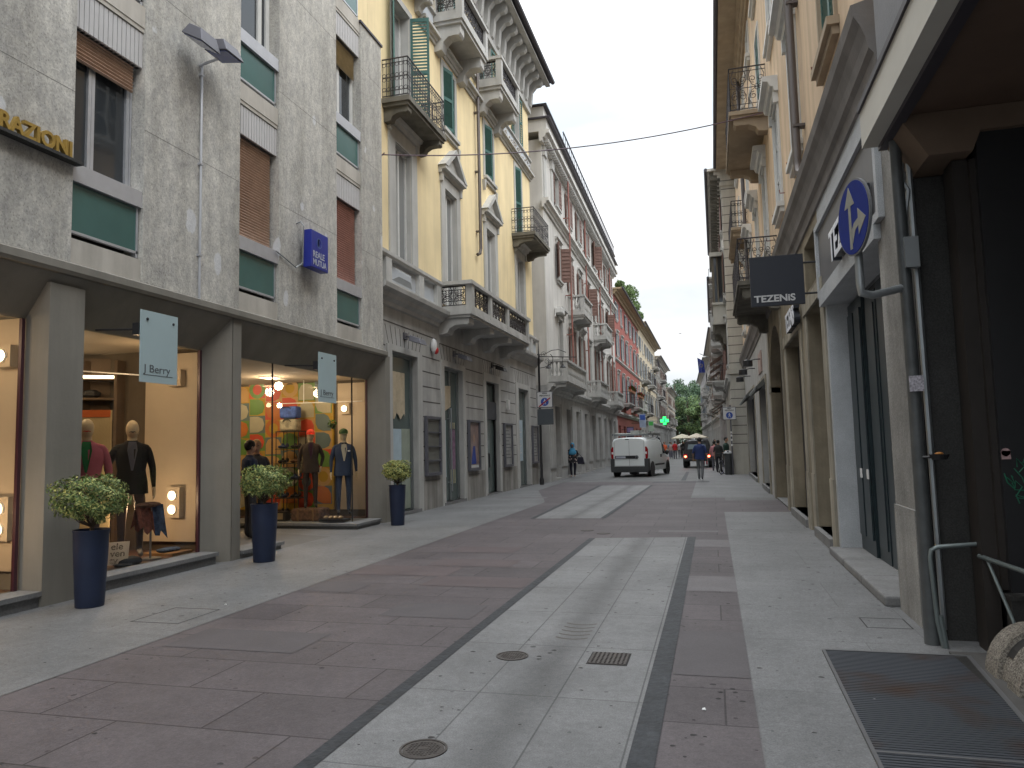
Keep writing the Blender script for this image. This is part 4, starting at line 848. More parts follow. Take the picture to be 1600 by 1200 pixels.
facade(FD, 'dark_house', 'dark grey house with iron balconies beyond the cream house', 104, 126, 13.6, mat('dark_render', (.2, .19, .17), .85, .1), [(5.3, 7.2), (8.6, 10.2), (11.3, 12.7)], 3.2, M_bsh, .7, bal=[(106, 110, 8.2, 'iron'), (112, 116, 11.0, 'iron'), (118, 122, 5.0, 'iron')])
FE = Fr(-7.0, 126, 1, 0.0)
facade(FE, 'beige_house', 'pale beige house at the far left end of the street', 126, 150, 10.8, mat('beige_render', (.38, .33, .27), .85, .1), [(5.2, 6.8), (8.2, 9.6)], 3.4, M_bsh, .6, bal=[(128, 132, 4.9, 'stone'), (138, 142, 4.9, 'stone')])
# ================================================================ APRICOT BUILDING (right)
FO = Fr(1.6, 0, -1)
ob = thing('palazzo', 'apricot rendered house with worn grey stone ground floor on the right', 'building', (1.6, 22, 0))
A_, B_, C_, D_, E_ = (11.35, 12.99, .15, 3.62), (14.12, 16.68, .15, 3.52), (17.82, 21.27, .02, 4.55), (23.18, 26.11, .15, 3.3), (29.48, 35.64, .15, 3.45)
mz = (11.6, 12.9, 3.95, 4.7)
wb = wall_mb(FO, 11.3, 21.9, 0, 5.19, [A_, B_, C_, mz], .26, core=4)
def arch(mb, u0, u1, zs, zt):
    c = (u0+u1)/2; r = (u1-u0)/2; n = 12; h = zt-zs-.12
    for s in (-1, 1):
        pts = [(c+s*r*cos(pi/2*k/n), zs+h*sin(pi/2*k/n)) for k in range(n+1)]+[(c, zt), (c+s*r, zt)]
        mb.prism(pts, 0, -.262, -.002)
arch(wb, C_[0], C_[1], 3.0, 4.55)
wb.build('ground_floor_wall', M_brst, ob)
wall_mb(FO, 21.905, 36.95, 0, 5.19, [D_, E_], .26, core=4).build('ground_floor_wall', M_grst2, ob)
wall_mb(FO, 6.75, 11.295, 0, 5.19, [(7.55, 10.89, 0, 3.4)], .3, core=4).build('portal_wall', M_gran, ob)
mb = MB(FO)
for o in (A_, B_, D_, E_, mz): mb.box(-.25, -.23, o[0], o[1], o[2], o[3])
mb.box(-.3, -.27, C_[0], C_[1], 0, 4.4)
mb.build_split('opening_panel', flat('dark_door_fill', (.03, .03, .035)), ob)
mb = MB(FO)
for o in (A_, B_, C_, D_, E_):
    for u in (o[0], o[1]):
        s = -1 if u == o[0] else 1; a, b = sorted((u+s*.002, u+s*.34)); mb.box(-.01, .035, a, b, 0, 1.0); mb.box(-.01, .022, a, b, 1.0, o[3]+.0)
    mb.box(-.01, .04, o[0]-.34, o[1]+.34, o[3], o[3]+.22) if o is not C_ else mb.box(-.24, .04, o[1]+.0, o[1]+.34, 2.85, 3.05)
mb.box(-.2, .05, 14.12, 16.68, 3.53, 3.6)
mb.build_split('door_surround', mat('worn_stone', (.37, .34, .275), .85, .25, 1.4, .25, 25, streak=.35), ob, 5)
mb = MB(FO)
for o in (A_, B_, D_, E_): mb.box(-.24, .08, o[0]+.0, o[1]-.0, 0, .15)
mb.box(-.24, .0, C_[0], C_[1], 0, .03)
mb.build_split('step', M_step, ob)
mb = MB(FO)
for k in range(3): mb.box(-.3, .14, 7.6+k*1.13, 7.6+(k+1)*1.13-.012, 0, .1)
mb.build_split('granite_step', M_step, ob, bevel=.02)
# mouldings
mb = _sweep(MB(FO), [(-.02, 4.86), (.03, 4.88), (.05, 5.0), (.09, 5.05), (.11, 5.15), (.15, 5.27), (.2, 5.36), (.22, 5.47), (.1, 5.5), (-.02, 5.52)], 7.0, 36.95)
mb.build('string_course', mat('weathered_cornice', (.2, .185, .175), .85, .2, 1.5, .2, 25, streak=.12), ob)
mb = MB(FO)
for a, b in ((7.2, 11.25),):
    for (p, q, z0, z1) in ((a, b, 3.55, 3.63), (a, b, 4.5, 4.58)): mb.box(-.01, .06, p, q, z0, z1)
    mb.box(-.01, .06, a, a+.1, 3.63, 4.5); mb.box(-.01, .06, b-.1, b, 3.63, 4.5)
mb.box(-.28, .07, 7.4, 11.05, 3.402, 3.54)
mb.build('frieze_moulding', M_gran, ob)
MB(FO).box(-.01, .02, 7.3, 11.15, 3.63, 4.5).build('sign_band', flat('grey_sign_band', (.12, .12, .125)), ob)
MB(FO).box(-.01, .006, 6.76, 7.54, .0, 4.72).build('pier_cladding', mat('weathered_pier', (.34, .335, .32), .85, .2, 2.5, .3, 40, streak=.35, fine=.2), ob)
MB(FO).box(-.01, .03, 6.78, 7.5, 0, .95).build('pier_base', mat('weathered_pier'), ob) if False else MB(FO).box(-.01, .03, 6.78, 7.5, 0, .95).build('pier_base', MATS['weathered_pier'], ob)
# door leaves in the portal
M_door = flat('dark_teal_door', (.018, .03, .035), .35)
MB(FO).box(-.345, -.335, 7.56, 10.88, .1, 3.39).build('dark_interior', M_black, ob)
mb = MB(FO); mb.box(-.33, -.3, 7.56, 10.88, -.0, .1); mb.build('threshold', M_grst2, ob)
mb = MB(FO); mb.box(-.33, -.26, 9.95, 10.86, .1, 3.35); mb.box(-.255, -.235, 10.0, 10.35, .3, 3.2); mb.box(-.255, -.235, 10.45, 10.8, .3, 3.2); mb.build('door_leaf', M_door, ob)
mb = MB(FO); mb.box(-.325, -.29, 9.32, 9.9, .1, 3.3); mb.box(-.289, -.275, 9.4, 9.82, .25, 3.15); mb.build('door_leaf', M_door, ob)
mb = MB(FO); mb.box(-.32, -.30, 9.0, 9.3, .1, 3.35); mb.build('door_leaf', M_door, ob)
mb = MB(FO)
for u in (10.4, 9.98): mb.box(-.235, -.228, u, u+.12, 1.05, 1.17)
mb.build('door_plate', M_wht, ob)
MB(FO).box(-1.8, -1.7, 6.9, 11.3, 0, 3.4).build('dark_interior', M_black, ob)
# upper floors
uc = [9.4, 12.9, 16.1, 19.75, 23.2, 26.7, 30.2, 33.7]
fl = [(6.35, 8.55), (10.15, 12.2), (13.2, 14.2)]
ops = [(c-.55, c+.55, a, b) for c in uc for a, b in fl]
wall_mb(FO, 6.75, 36.95, 5.2, 14.9, ops, .2, core=8).build('wall', M_oran, ob)
M_warm = mat('warm_stone', (.4, .32, .23), .85, .1, 2, .1, 25, streak=.15)
for i, c in enumerate(uc):
    for j, (a, b) in enumerate(fl):
        window(FO, ob, c-.55, c+.55, a, b, .12 if (i == 0 and j == 0) else .05, .07, sill=.14, sm=M_warm if (i == 0 and j == 0) else M_white, hood='flat' if j == 0 else None, shut='closed' if (i == 0 and j == 0) or (j and i % 3 == 0) else None, shm=M_gsh, sn=24 if i < 2 else 8, bars=2)
# iron hooks holding shutters
mb = MB(FO)
for c in uc[:5]:
    for s in (-.85, .85):
        mb.tube([(0, c+s, 6.45), (.09, c+s, 6.45), (.1, c+s, 6.52)], .012, 4)
mb.build('shutter_hook', M_rpipe, ob)
pipe(FO, ob, 11.95, 5.6, 14.8, .14, .065, M_pipe)
pipe(FO, ob, 27.3, 5.6, 14.8, .14, .065, M_pipe)
mb = MB(FO); mb.box(-8, .84, 6.6, 37.0, 14.92, 15.05); mb.build('eaves_soffit', M_warm, ob)
mb = _sweep(MB(FO), mould(.3, 14.5, 14.915, 3), 6.75, 36.9); mb.build('cornice', M_warm, ob)
mb = MB(FO); mb.box(-8, .86, 6.5, 37.05, 15.06, 15.2); mb.tube([(.89, 6.5, 15.08), (.89, 37.05, 15.08)], .1, 8); mb.build('roof_edge', M_roof, ob)
balcony(FO, ob, 17.9, 21.9, 9.42, .88, 1.08, .16, .35, 'iron', 2, M_warm, M_iron, fancy=True, cw=.3)
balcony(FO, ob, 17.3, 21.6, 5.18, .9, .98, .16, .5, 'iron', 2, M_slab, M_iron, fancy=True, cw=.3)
balcony(FO, ob, 27.9, 32.5, 9.42, .6, 1.0, .16, .35, 'iron', 2, M_warm, M_iron)
# ================================================================ WHITE RUSTICATED BUILDING AND BEYOND (right)
FW = Fr(.93, 37, -1, 0.004)
M_wst = mat('pale_limestone', (.46, .44, .39), .85, .08, 1.5, .12, 22, streak=.18)
wbd, cs = facade(FW, 'stone_house', 'pale rusticated stone house with bracketed eaves beyond the apricot house', 37, 54, 14.9, M_wst, [(5.4, 7.6), (9.0, 11.0), (12.2, 13.8)], 2.9, M_bsh, .62, bal=[(43, 47, 5.0, 'iron'), (48, 52, 11.6, 'iron'), (47.5, 51.5, 8.6, 'stone')], groundm=M_wst, cornz=6.9 if False else 4.8, depth=6, sn=0)
mb = MB(FW)
z = 1.45
while z < 14.4:
    if not (4.4 < z < 4.85): mb.box(-1.2, .004, 36.996, 37.9, z, z+.035)
    z += .43
mb.build('rustication_joint', M_joint, wbd)
mb = MB(FW); mb.box(-1.0, .06, 36.93, 38, 0, 1.35); mb.box(-1.0, .12, 36.9, 38, 4.8, 5.05); mb.box(-1.0, .05, 36.95, 38, 14.1, 14.3); mb.build_split('corner_plinth', M_wst, wbd)
mb = MB(FW); mb.box(0, .62, 38.6, 42, 7.6, 8.5); mb.box(0, .68, 38.5, 42.1, 8.5, 8.62); mb.box(0, .7, 38.45, 42.15, 11.0, 11.2); mb.box(0, .68, 38.5, 42.1, 7.5, 7.6); bw = mb.build('bay_window', M_wst, wbd)
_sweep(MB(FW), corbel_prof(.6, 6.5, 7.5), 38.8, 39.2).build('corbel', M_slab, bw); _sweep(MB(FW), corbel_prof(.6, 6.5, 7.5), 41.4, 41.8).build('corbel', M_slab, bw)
MB(FW).box(0, .55, 38.7, 41.9, 8.62, 11.0).build('glazing', M_glass, bw); mb = MB(FW)
for u in (38.62, 39.7, 40.8, 41.9): mb.box(.5, .6, u, u+.08, 8.62, 11.0)
for w_ in (.05, .3): mb.box(w_, w_+.07, 38.64, 38.72, 8.62, 11.0)
mb.build('frame', mat('olive_brown_frame', (.13, .11, .08), .7), bw)
mb = MB(FW)
for k in range(26): mb.box(.0, .5, 37.1+k*.65, 37.35+k*.65, 14.5, 14.88)
mb.build_split('bracket', M_slab, wbd)
FV = Fr(.98, 54, -1, 0.0)
t, cs = facade(FV, 'balcony_house', 'grey house hung with many balconies past the stone house', 54, 74, 13.2, mat('greybrown_render', (.3, .28, .25), .85, .12), fl3, 3.1, M_bsh, .75, bal=[(55, 59, 8.6, 'stone'), (61, 65, 8.6, 'stone'), (67, 71, 8.6, 'stone'), (55, 59, 5.0, 'stone'), (61, 65, 5.0, 'stone'), (67, 71, 5.0, 'iron'), (58, 62, 11.6, 'iron')], depth=6)
M_awn = bpy.data.materials.new('striped_awning'); M_awn.use_nodes = True
_n = M_awn.node_tree; _g = _n.nodes.new('ShaderNodeNewGeometry'); _s = _n.nodes.new('ShaderNodeSeparateXYZ'); _m = _n.nodes.new('ShaderNodeMath'); _m.operation = 'SINE'; _m2 = _n.nodes.new('ShaderNodeMath'); _m2.operation = 'MULTIPLY'; _m2.inputs[1].default_value = 14
_r = _n.nodes.new('ShaderNodeValToRGB'); _r.color_ramp.interpolation = 'CONSTANT'; _r.color_ramp.elements[0].color = (.25, .1, .06, 1); _r.color_ramp.elements[1].position = .5; _r.color_ramp.elements[1].color = (.55, .48, .38, 1)
_n.links.new(_g.outputs['Position'], _s.inputs[0]); _n.links.new(_s.outputs[1], _m2.inputs[0]); _n.links.new(_m2.outputs[0], _m.inputs[0]); _n.links.new(_m.outputs[0], _r.inputs[0]); _n.links.new(_r.outputs[0], _n.nodes['Principled BSDF'].inputs[0])
mb = MB(FV)
for u in (56, 62, 68): 
    for z in (7.3, 4.0):
        mb.add([(.02, u-1.4, z+.5), (.02, u+1.4, z+.5), (.95, u+1.4, z-.1), (.95, u-1.4, z-.1), (.97, u+1.4, z-.35), (.97, u-1.4, z-.35)], [(0, 1, 2, 3), (3, 2, 4, 5)]); 
mb.build('awning', M_awn, t, recalc=False)
FU = Fr(.75, 74, -1, -.03)
facade(FU, 'tall_house', 'mottled grey brown house behind the flag', 74, 98, 12.6, mat('mottled_render', (.27, .24, .2), .85, .15), fl3[:2]+[(11.0, 12.0)], 3.2, M_bsh, .6, bal=[(76, 80, 8.3, 'stone'), (84, 88, 8.3, 'iron'), (78, 82, 5.0, 'stone'), (88, 92, 5.0, 'stone')], depth=6)
FT = Fr(-.1, 98, -1, -.04)
facade(FT, 'end_house', 'pale grey house at the far right end of the street', 98, 140, 12.4, mat('palegrey_render', (.3, .29, .29), .85, .1), [(5.2, 7.0), (8.2, 9.8)], 3.4, M_blsh, .6, bal=[(102, 106, 7.9, 'stone'), (112, 116, 4.9, 'stone'), (122, 126, 7.9, 'iron')], depth=6)
# ================================================================ NEAR CONCRETE BUILDING WITH ARCADE (right)
ab = thing('arcade_building', 'dark arcaded concrete building overhanging the near right pavement', 'building', (2.2, 4, 0))
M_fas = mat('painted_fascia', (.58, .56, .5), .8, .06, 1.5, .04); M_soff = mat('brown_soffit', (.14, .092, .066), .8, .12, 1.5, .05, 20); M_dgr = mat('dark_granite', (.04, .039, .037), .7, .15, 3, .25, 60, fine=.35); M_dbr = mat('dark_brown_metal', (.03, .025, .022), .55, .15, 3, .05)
M_bm = mat('beam_paint', (.17, .12, .085), .8, .1, 2, .05)
mb = MB(); mb.box(1.3, 1.42, -8, 6.5, 3.94, 4.26); mb.build('fascia', M_fas, ab)
mb = MB(); mb.box(1.42, 1.5, -8, 6.49, 3.9, 4.3); mb.box(1.28, 1.3, -8, 6.5, 4.24, 4.29); mb.build('fascia_trim', M_roof, ab)
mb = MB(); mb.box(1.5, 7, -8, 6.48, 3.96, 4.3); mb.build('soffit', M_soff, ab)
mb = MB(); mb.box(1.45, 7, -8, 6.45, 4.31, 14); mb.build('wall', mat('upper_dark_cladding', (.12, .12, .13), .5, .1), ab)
mb = MB(); mb.prism([(1.45, 3.955), (1.64, 3.63), (1.93, 3.63), (1.99, 3.78), (7, 3.78), (7, 3.955)], 1, 5.95, 6.47); mb.build('beam', M_bm, ab)
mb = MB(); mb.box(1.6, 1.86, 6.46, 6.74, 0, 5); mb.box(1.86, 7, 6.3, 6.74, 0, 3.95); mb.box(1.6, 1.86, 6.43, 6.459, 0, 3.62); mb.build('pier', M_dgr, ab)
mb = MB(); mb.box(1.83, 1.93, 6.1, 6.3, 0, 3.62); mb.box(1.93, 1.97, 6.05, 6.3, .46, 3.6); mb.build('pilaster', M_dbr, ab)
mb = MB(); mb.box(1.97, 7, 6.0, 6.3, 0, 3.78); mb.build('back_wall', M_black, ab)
mb = MB(); mb.box(1.93, 7, 5.9, 6.0, 0, .42); mb.box(1.92, 7, 5.88, 6.0, .42, .45); mb.build('plinth', M_dgr, ab)
mb = MB(); mb.box(6.9, 7, -8, 6, 0, 3.95); mb.box(2.2, 7, -8, -7.8, 0, 3.95); mb.build('side_wall', M_dgr, ab)
M_graf = flat('green_graffiti', (.02, .18, .1)); mb = MB(); rnd = random.Random(3)
for k in range(16):
    x = 1.985+rnd.random()*.2; z = 1.1+rnd.random()*.28; pts = [(x, 5.997, z)]
    for j in range(3): x += rnd.uniform(-.05, .06); z += rnd.uniform(-.07, .07); pts.append((x, 5.997, z))
    mb.tube(pts, .0045, 4)
tag(mb.build('graffiti', M_graf), 'green scribbled graffiti tag on the black arcade wall', 'graffiti')
mb = MB(); mb.box(1.972, 2.03, 5.994, 5.999, 1.38, 1.44); mb.disc((2.0, 5.998, 1.43), .03, .004, (1, 0, 0), (0, 0, 1), 12)
tag(mb.build('sticker', mat('pink_sticker', (.45, .3, .3), .7, .3, 40)), 'small pinkish sticker above the green graffiti', 'sticker')
# post with round blue sign
ps = thing('sign_post', 'tall grey post at the arcade corner carrying a bracket arm', 'post', (1.52, 6.3, 0))
mb = MB(); mb.tube([(1.52, 6.3, 0), (1.515, 6.3, 1.9), (1.5, 6.3, 3.9)], .055, 12, r1=.042); mb.build('pole', mat('grey_painted_pole', (.13, .14, .145), .5, .2, 6, .05, metal=.3, streak=.3), ps, smooth=True)
mb = MB(); mb.tube([(1.5, 6.3, 2.72), (1.25, 6.22, 2.66), (1.17, 6.2, 2.68), (1.165, 6.2, 2.75), (1.165, 6.2, 3.3)], .032, 10); mb.build('arm', M_steel, ps, smooth=True)
mb = MB(); mb.tube([(1.62, 6.36, .1), (1.6, 6.36, 3.9)], .02, 6); mb.tube([(1.57, 6.4, .8), (1.57, 6.4, 3.9)], .012, 5); mb.tube([(1.64, 6.4, 1.4), (1.62, 6.38, 3.9)], .01, 5); mb.box(1.5, 1.6, 6.22, 6.3, 2.86, 3.1); mb.tube([(1.53, 6.35, 3.15), (1.58, 6.33, 3.5), (1.53, 6.33, 3.6), (1.5, 6.33, 3.9)], .016, 6); mb.build('conduit', M_steel, ps)
MB().box(1.47, 1.57, 6.235, 6.24, 1.9, 2.02).build('sticker', mat('sticker_print', (.4, .38, .42), .6, .6, 60, 0), ps)
nx = Vector((-.978, -.208, 0)); ux = Vector((.208, -.978, 0)); 
rs = thing('round_traffic_sign', 'round blue traffic sign with pale straight and right arrows', 'traffic sign', (1.15, 6.15, 3.27)); c0 = Vector((1.135, 6.15, 3.27)); up = Vector((0, 0, 1))
MB().disc(c0, .3, -.02, ux, up, 40).build('plate', flat('sign_back_grey', (.16, .165, .17)), rs)
MB().disc(c0+nx*.0, .285, .004 if (ux.cross(up)).dot(nx) > 0 else -.004, ux, up, 40).build('face', flat('sign_blue', (.012, .028, .19), .6, 0, .15), rs)
def on(mb, pts, d=.007):
    n = len(pts); P = [tuple(c0+nx*(.004)+ux*a+up*b) for a, b in pts]+[tuple(c0+nx*d+ux*a+up*b) for a, b in pts]
    mb.add(P, [tuple(range(n)), tuple(range(n, 2*n))]+[(i, (i+1) % n, n+(i+1) % n, n+i) for i in range(n)])
mb = MB(); on(mb, [(-.07, -.24), (-.027, -.24), (-.027, .1), (-.07, .1)]); on(mb, [(-.14, .1), (.045, .1), (-.047, .255)]); on(mb, [(-.019, -.2), (.04, -.11), (.1, -.085), (.1, -.03), (.02, -.05), (-.019, -.09)]); on(mb, [(.1, .045), (.1, -.16), (.235, -.058)]); mb.build('arrow', mat('dull_white_arrow', (.27, .27, .235), .6, .1, 20, 0), rs)
t = thing('ashtray', 'small dark metal ashtray with flame coloured butts on the post', 'ashtray', (1.58, 6.22, 1.38))
MB().lathe([(.05, 0), (.07, .04), (.062, .04), (.045, .01)], (1.63, 6.2, 1.38), 14).build('bowl', M_black, t); MB().tube([(1.53, 6.25, 1.4), (1.6, 6.22, 1.4)], .01, 5).build('bracket', M_black, t)
MB().ball((1.63, 6.2, 1.425), .03, .02, .012).build('butts', flat('orange_butts', (.5, .2, .04)), t)
# handrails, barrier, grating
t = thing('handrail', 'bent grey tube handrail standing against the dark granite pier', 'handrail', (1.55, 6.25, 0)); mb = MB(); mb.tube([(1.57, 6.2, 0), (1.54, 6.2, .2), (1.52, 6.2, .66), (1.53, 6.2, .71), (1.57, 6.2, .735), (1.84, 6.2, .76)], .017, 10); mb.tube([(1.585, 6.2, 0), (1.56, 6.2, .24)], .02, 8); mb.build('tube', mat('green_grey_tube', (.17, .2, .2), .4, .1, 5, 0, metal=.4), t, smooth=True)
t = thing('handrail', 'sloping grey tube handrail over the pebbled barrier', 'handrail', (1.85, 5.6, 0)); mb = MB(); mb.tube([(1.83, 6.15, .68), (1.85, 6.05, .675), (2.1, 4.6, .62), (2.1, 4.5, .6), (2.1, 4.5, 0)], .017, 10); mb.tube([(1.85, 6.05, .665), (1.9, 5.8, .3), (1.92, 5.7, 0)], .012, 8); mb.build('tube', MATS['green_grey_tube'], t, smooth=True)
M_peb = mat('pebble_concrete', (.26, .235, .2), .9, .2, 8, 1.0, 55, fine=.6)
t = thing('concrete_barrier', 'rounded pebble concrete barrier with dark grooves at the right edge', 'barrier', (1.95, 4.9, 0))
n = 16; mb = MB(); R_ = .27; xc = 1.93; ys = [5.75, 5.72, 5.64, 5.43, 5.42, 5.27, 5.26, 5.07, 5.06, 4.91, 4.9, 4.6, 4.4, 4.1, 3.6]; rs_ = [.12, .2, R_, R_, R_-.03, R_-.03, R_, R_, R_-.03, R_-.03, R_, R_, R_, R_, R_]
vs = [(xc-r*cos(pi*j/n), y, r*1.25*sin(pi*j/n)) for y, r in zip(ys, rs_) for j in range(n+1)]
mb.add(vs, [(i*(n+1)+j, i*(n+1)+j+1, (i+1)*(n+1)+j+1, (i+1)*(n+1)+j) for i in range(len(ys)-1) for j in range(n)]+[tuple(range(n+1))]); mb.build('body', M_peb, t, recalc=True)
mb = MB()
for ya, yb_ in ((5.42, 5.27), (5.06, 4.91)):
    r = R_-.024; vs = [(xc-r*cos(pi*j/n), y, r*1.25*sin(pi*j/n)) for y in (ya+.004, yb_-.004) for j in range(3, 12)]; k = 9
    mb.add(vs, [(j, j+1, k+j+1, k+j) for j in range(k-1)])
mb.build('groove', M_black, t)
MB().box(1.56, 2.4, 3.5, 6.05, .004, .02).build('kerb', mat('dark_kerb', (.085, .082, .078), .85, .15, 4, .2, 40), t)
t = thing('floor_grating', 'large steel bar floor grating with rust stain at the lower right', 'grating', (1.2, 5, 0))
M_grat = mat('grating_steel', (.10, .108, .12), .45, .3, 1.5, .05, 30, metal=.3, spec=.5)
_n = M_grat.node_tree; _g = _n.nodes.new('ShaderNodeNewGeometry'); _z = _n.nodes.new('ShaderNodeTexNoise'); _z.inputs['Scale'].default_value = 1.7; _z.inputs['Detail'].default_value = 8; _r = _n.nodes.new('ShaderNodeValToRGB'); _r.color_ramp.elements[0].position = .5; _r.color_ramp.elements[0].color = (.075, .082, .095, 1); _r.color_ramp.elements[1].position = .66; _r.color_ramp.elements[1].color = (.075, .045, .032, 1)
_n.links.new(_g.outputs['Position'], _z.inputs[0]); _n.links.new(_z.outputs['Fac'], _r.inputs[0]); _n.links.new(_r.outputs[0], _n.nodes['Principled BSDF'].inputs[0])
def gx(y): return (.70+(y-3.94)*.011, 1.5+(y-4.3)*.085)
mb = MB(); y = 2.6
while y < 5.93:
    a, b = gx(y); mb.box(a, b, y, y+.02, .009, .02); y += .032
mb.build('bars', M_grat, t)
a, b = gx(2.6); c, d = gx(5.95); mb = MB(); mb.quad((a, 2.6, .0085), (b, 2.6, .0085), (d, 5.95, .0085), (c, 5.95, .0085)); mb.build('pit', M_dark, t)
mb = MB(); mb.prism([(a-.02, 2.6), (a, 2.6), (c, 5.95), (c-.02, 5.95)], 2, .006, .024); mb.prism([(b+.03, 2.6), (b, 2.6), (d, 5.95), (d+.03, 5.95)], 2, .006, .024); mb.box(c, d, 5.93, 5.96, .006, .024); mb.box(a, b, 4.08, 4.1, .006, .0235); mb.build('frame', flat('frame_steel', (.13, .13, .135), .5, .3), t)
mb = MB(); y = 4.3
while y < 5.1:
    h = (.03+.05*sin((y-4.3)*4))*(.3+rnd.random()); xx = 1.22+(5-y)*.12+rnd.uniform(-.04, .04); mb.box(xx-h, xx+h, y+.003, y+.015, .0202, .0215); y += .032
pass
# ================================================================ SIGNS
def psign(name, lab, u, w, z0, z1, wd, txt, size):
    t = thing(name, lab, 'sign', tuple(FL(w, u, z0)), 'pale glass shop signs')
    MB(FL).box(w-.012, w, u-wd/2, u+wd/2, z0, z1).build('panel', mat('pale_glass_sign', (.42, .53, .55), .2, .03, 2, 0, spec=.5), t)
    mb = MB(FL); mb.text('J.Berry' if 0 else txt, size, (w+.001, u-wd/2+.06, z0+.12), (0, 1, 0), (0, 0, 1), .003, .0, sx=1.18); mb.build('lettering', flat('grey_letters', (.09, .1, .11)), t, recalc=False)
    MB(FL).box(w+.0, w+.002, u-wd/2+.05, u+wd/2-.08, z0+.085, z0+.092).build('underline', MATS['grey_letters'], t)
    b = MB(FL); b.box(w-.09, w-.013, u-wd/2-.03, u-wd/2+.05, z1-.3, z1-.16); b.tube([(-.15, u-wd/2+.02, z1-.2), (w-.09, u-wd/2+.02, z1-.23)], .012, 6); b.build('bracket', M_black, t)
    b = MB(FL)
    for uu_ in (u-wd/2+.1, u+wd/2-.08): b.ball((w+.005, uu_, z1-.1), .012, .018, .018)
    b.build('bolt', M_black, t)
psign('hanging_sign', 'pale glass J Berry sign nearest the left edge of the photo', 7.33, .5, 2.4, 3.24, .61, 'J Berry', .13)
psign('hanging_sign', 'pale glass J Berry sign above the shop entrance', 11.32, .5, 2.38, 3.22, .6, 'J Berry', .13)
t = thing('box_sign', 'blue box sign REALE MUTUA on the stone wall', 'sign', tuple(FL(.1, 11.5, 4.7)))
M_sblue = flat('sign_box_blue', (.016, .028, .27), .4)
MB(FL).box(.1, .26, 11.2, 11.78, 4.74, 5.4).build('box', M_sblue, t, bevel=.008)
mb = MB(FL); mb.text('REALE', .155, (.263, 11.25, 4.93), (0, 1, 0), (0, 0, 1), .003, .003, sx=.92); mb.text('MUTUA', .155, (.263, 11.25, 4.79), (0, 1, 0), (0, 0, 1), .003, .003, sx=.85); mb.build('lettering', flat('pale_lettering', (.45, .48, .55)), t, recalc=False)
mb = MB(FL)
for k in range(14): mb.box(.262, .265, 11.4+.01*(k % 5)+.02*(k//5), 11.405+.01*(k % 5)+.02*(k//5), 5.12+.012*(k % 4), 5.28-.01*(k % 3))
mb.disc((.262, 11.46, 5.2), .09, .003, (0, 1, 0), (0, 0, 1), 16, .08); mb.build('emblem', flat('emblem_blue', (.1, .15, .4)), t)
mb = MB(FL); mb.tube([(0, 11.15, 5.5), (.1, 11.13, 5.52), (.14, 11.15, 5.44), (.12, 11.15, 4.8), (.05, 11.05, 4.7), (.03, 10.8, 4.78), (.02, 10.5, 4.85)], .012, 5); mb.box(0, .1, 11.3, 11.36, 4.8, 4.9); mb.box(0, .1, 11.6, 11.66, 5.2, 5.3); mb.build('cable', M_steel, t)
t = thing('gold_lettering', 'gold capital letters RAZIONI on a ledge at the upper left', 'lettering', tuple(FL(.12, 6, 4.8)))
M_gold = mat('old_gold', (.42, .28, .07), .4, .15, 10, 0, metal=.5)
mb = MB(FL); mb.text('RAZIONI', .24, (.08, 5.53, 4.86), (0, 1, 0), (0, 0, 1), .05, .007, sx=.92); mb.build('letters', M_gold, t, recalc=False); MB(FL).box(0, .11, -1, 6.56, 4.82, 4.855).build('ledge', M_dgr, t)
# floodlights and conduit on the stone wall
t = thing('double_floodlight', 'pair of grey floodlights on a conduit on the stone wall', 'floodlight', tuple(FL(.1, 8.55, 7.1)))
mb = MB(FL); mb.tube([(.03, 8.62, 3.6), (.03, 8.62, 7.05)], .018, 6)
for z in (4.3, 5.6, 6.9): mb.box(0, .05, 8.59, 8.65, z, z+.03)
mb.tube([(.0, 8.6, 7.05), (.15, 8.6, 7.08), (.3, 8.6, 7.1)], .02, 6); mb.build('conduit', M_alu, t)
for (cu, cw, cz, a, s) in ((8.27, .3, 7.23, .5, 1), (8.72, .32, 7.28, .15, -1)):
    T = lambda x, y, z, cu=cu, cw=cw, cz=cz, a=a: FL(cw+x*cos(a)+z*sin(a)*.5, cu+y, cz+z*cos(a)-x*sin(a))
    q = MB(T); q.add([(-.12, -.16, .1), (.1, -.16, .1), (.1, .16, .1), (-.12, .16, .1), (-.18, -.2, -.08), (.2, -.2, -.08), (.2, .2, -.08), (-.18, .2, -.08)], [(0, 1, 2, 3), (4, 5, 6, 7), (0, 1, 5, 4), (1, 2, 6, 5), (2, 3, 7, 6), (3, 0, 4, 7)]); q.build('housing', M_irong, t, bevel=.01)
    MB(T).box(-.15, .17, -.17, .17, -.09, -.081).build('glass', glassmat('lamp_glass', (.08, .1, .25)), t)
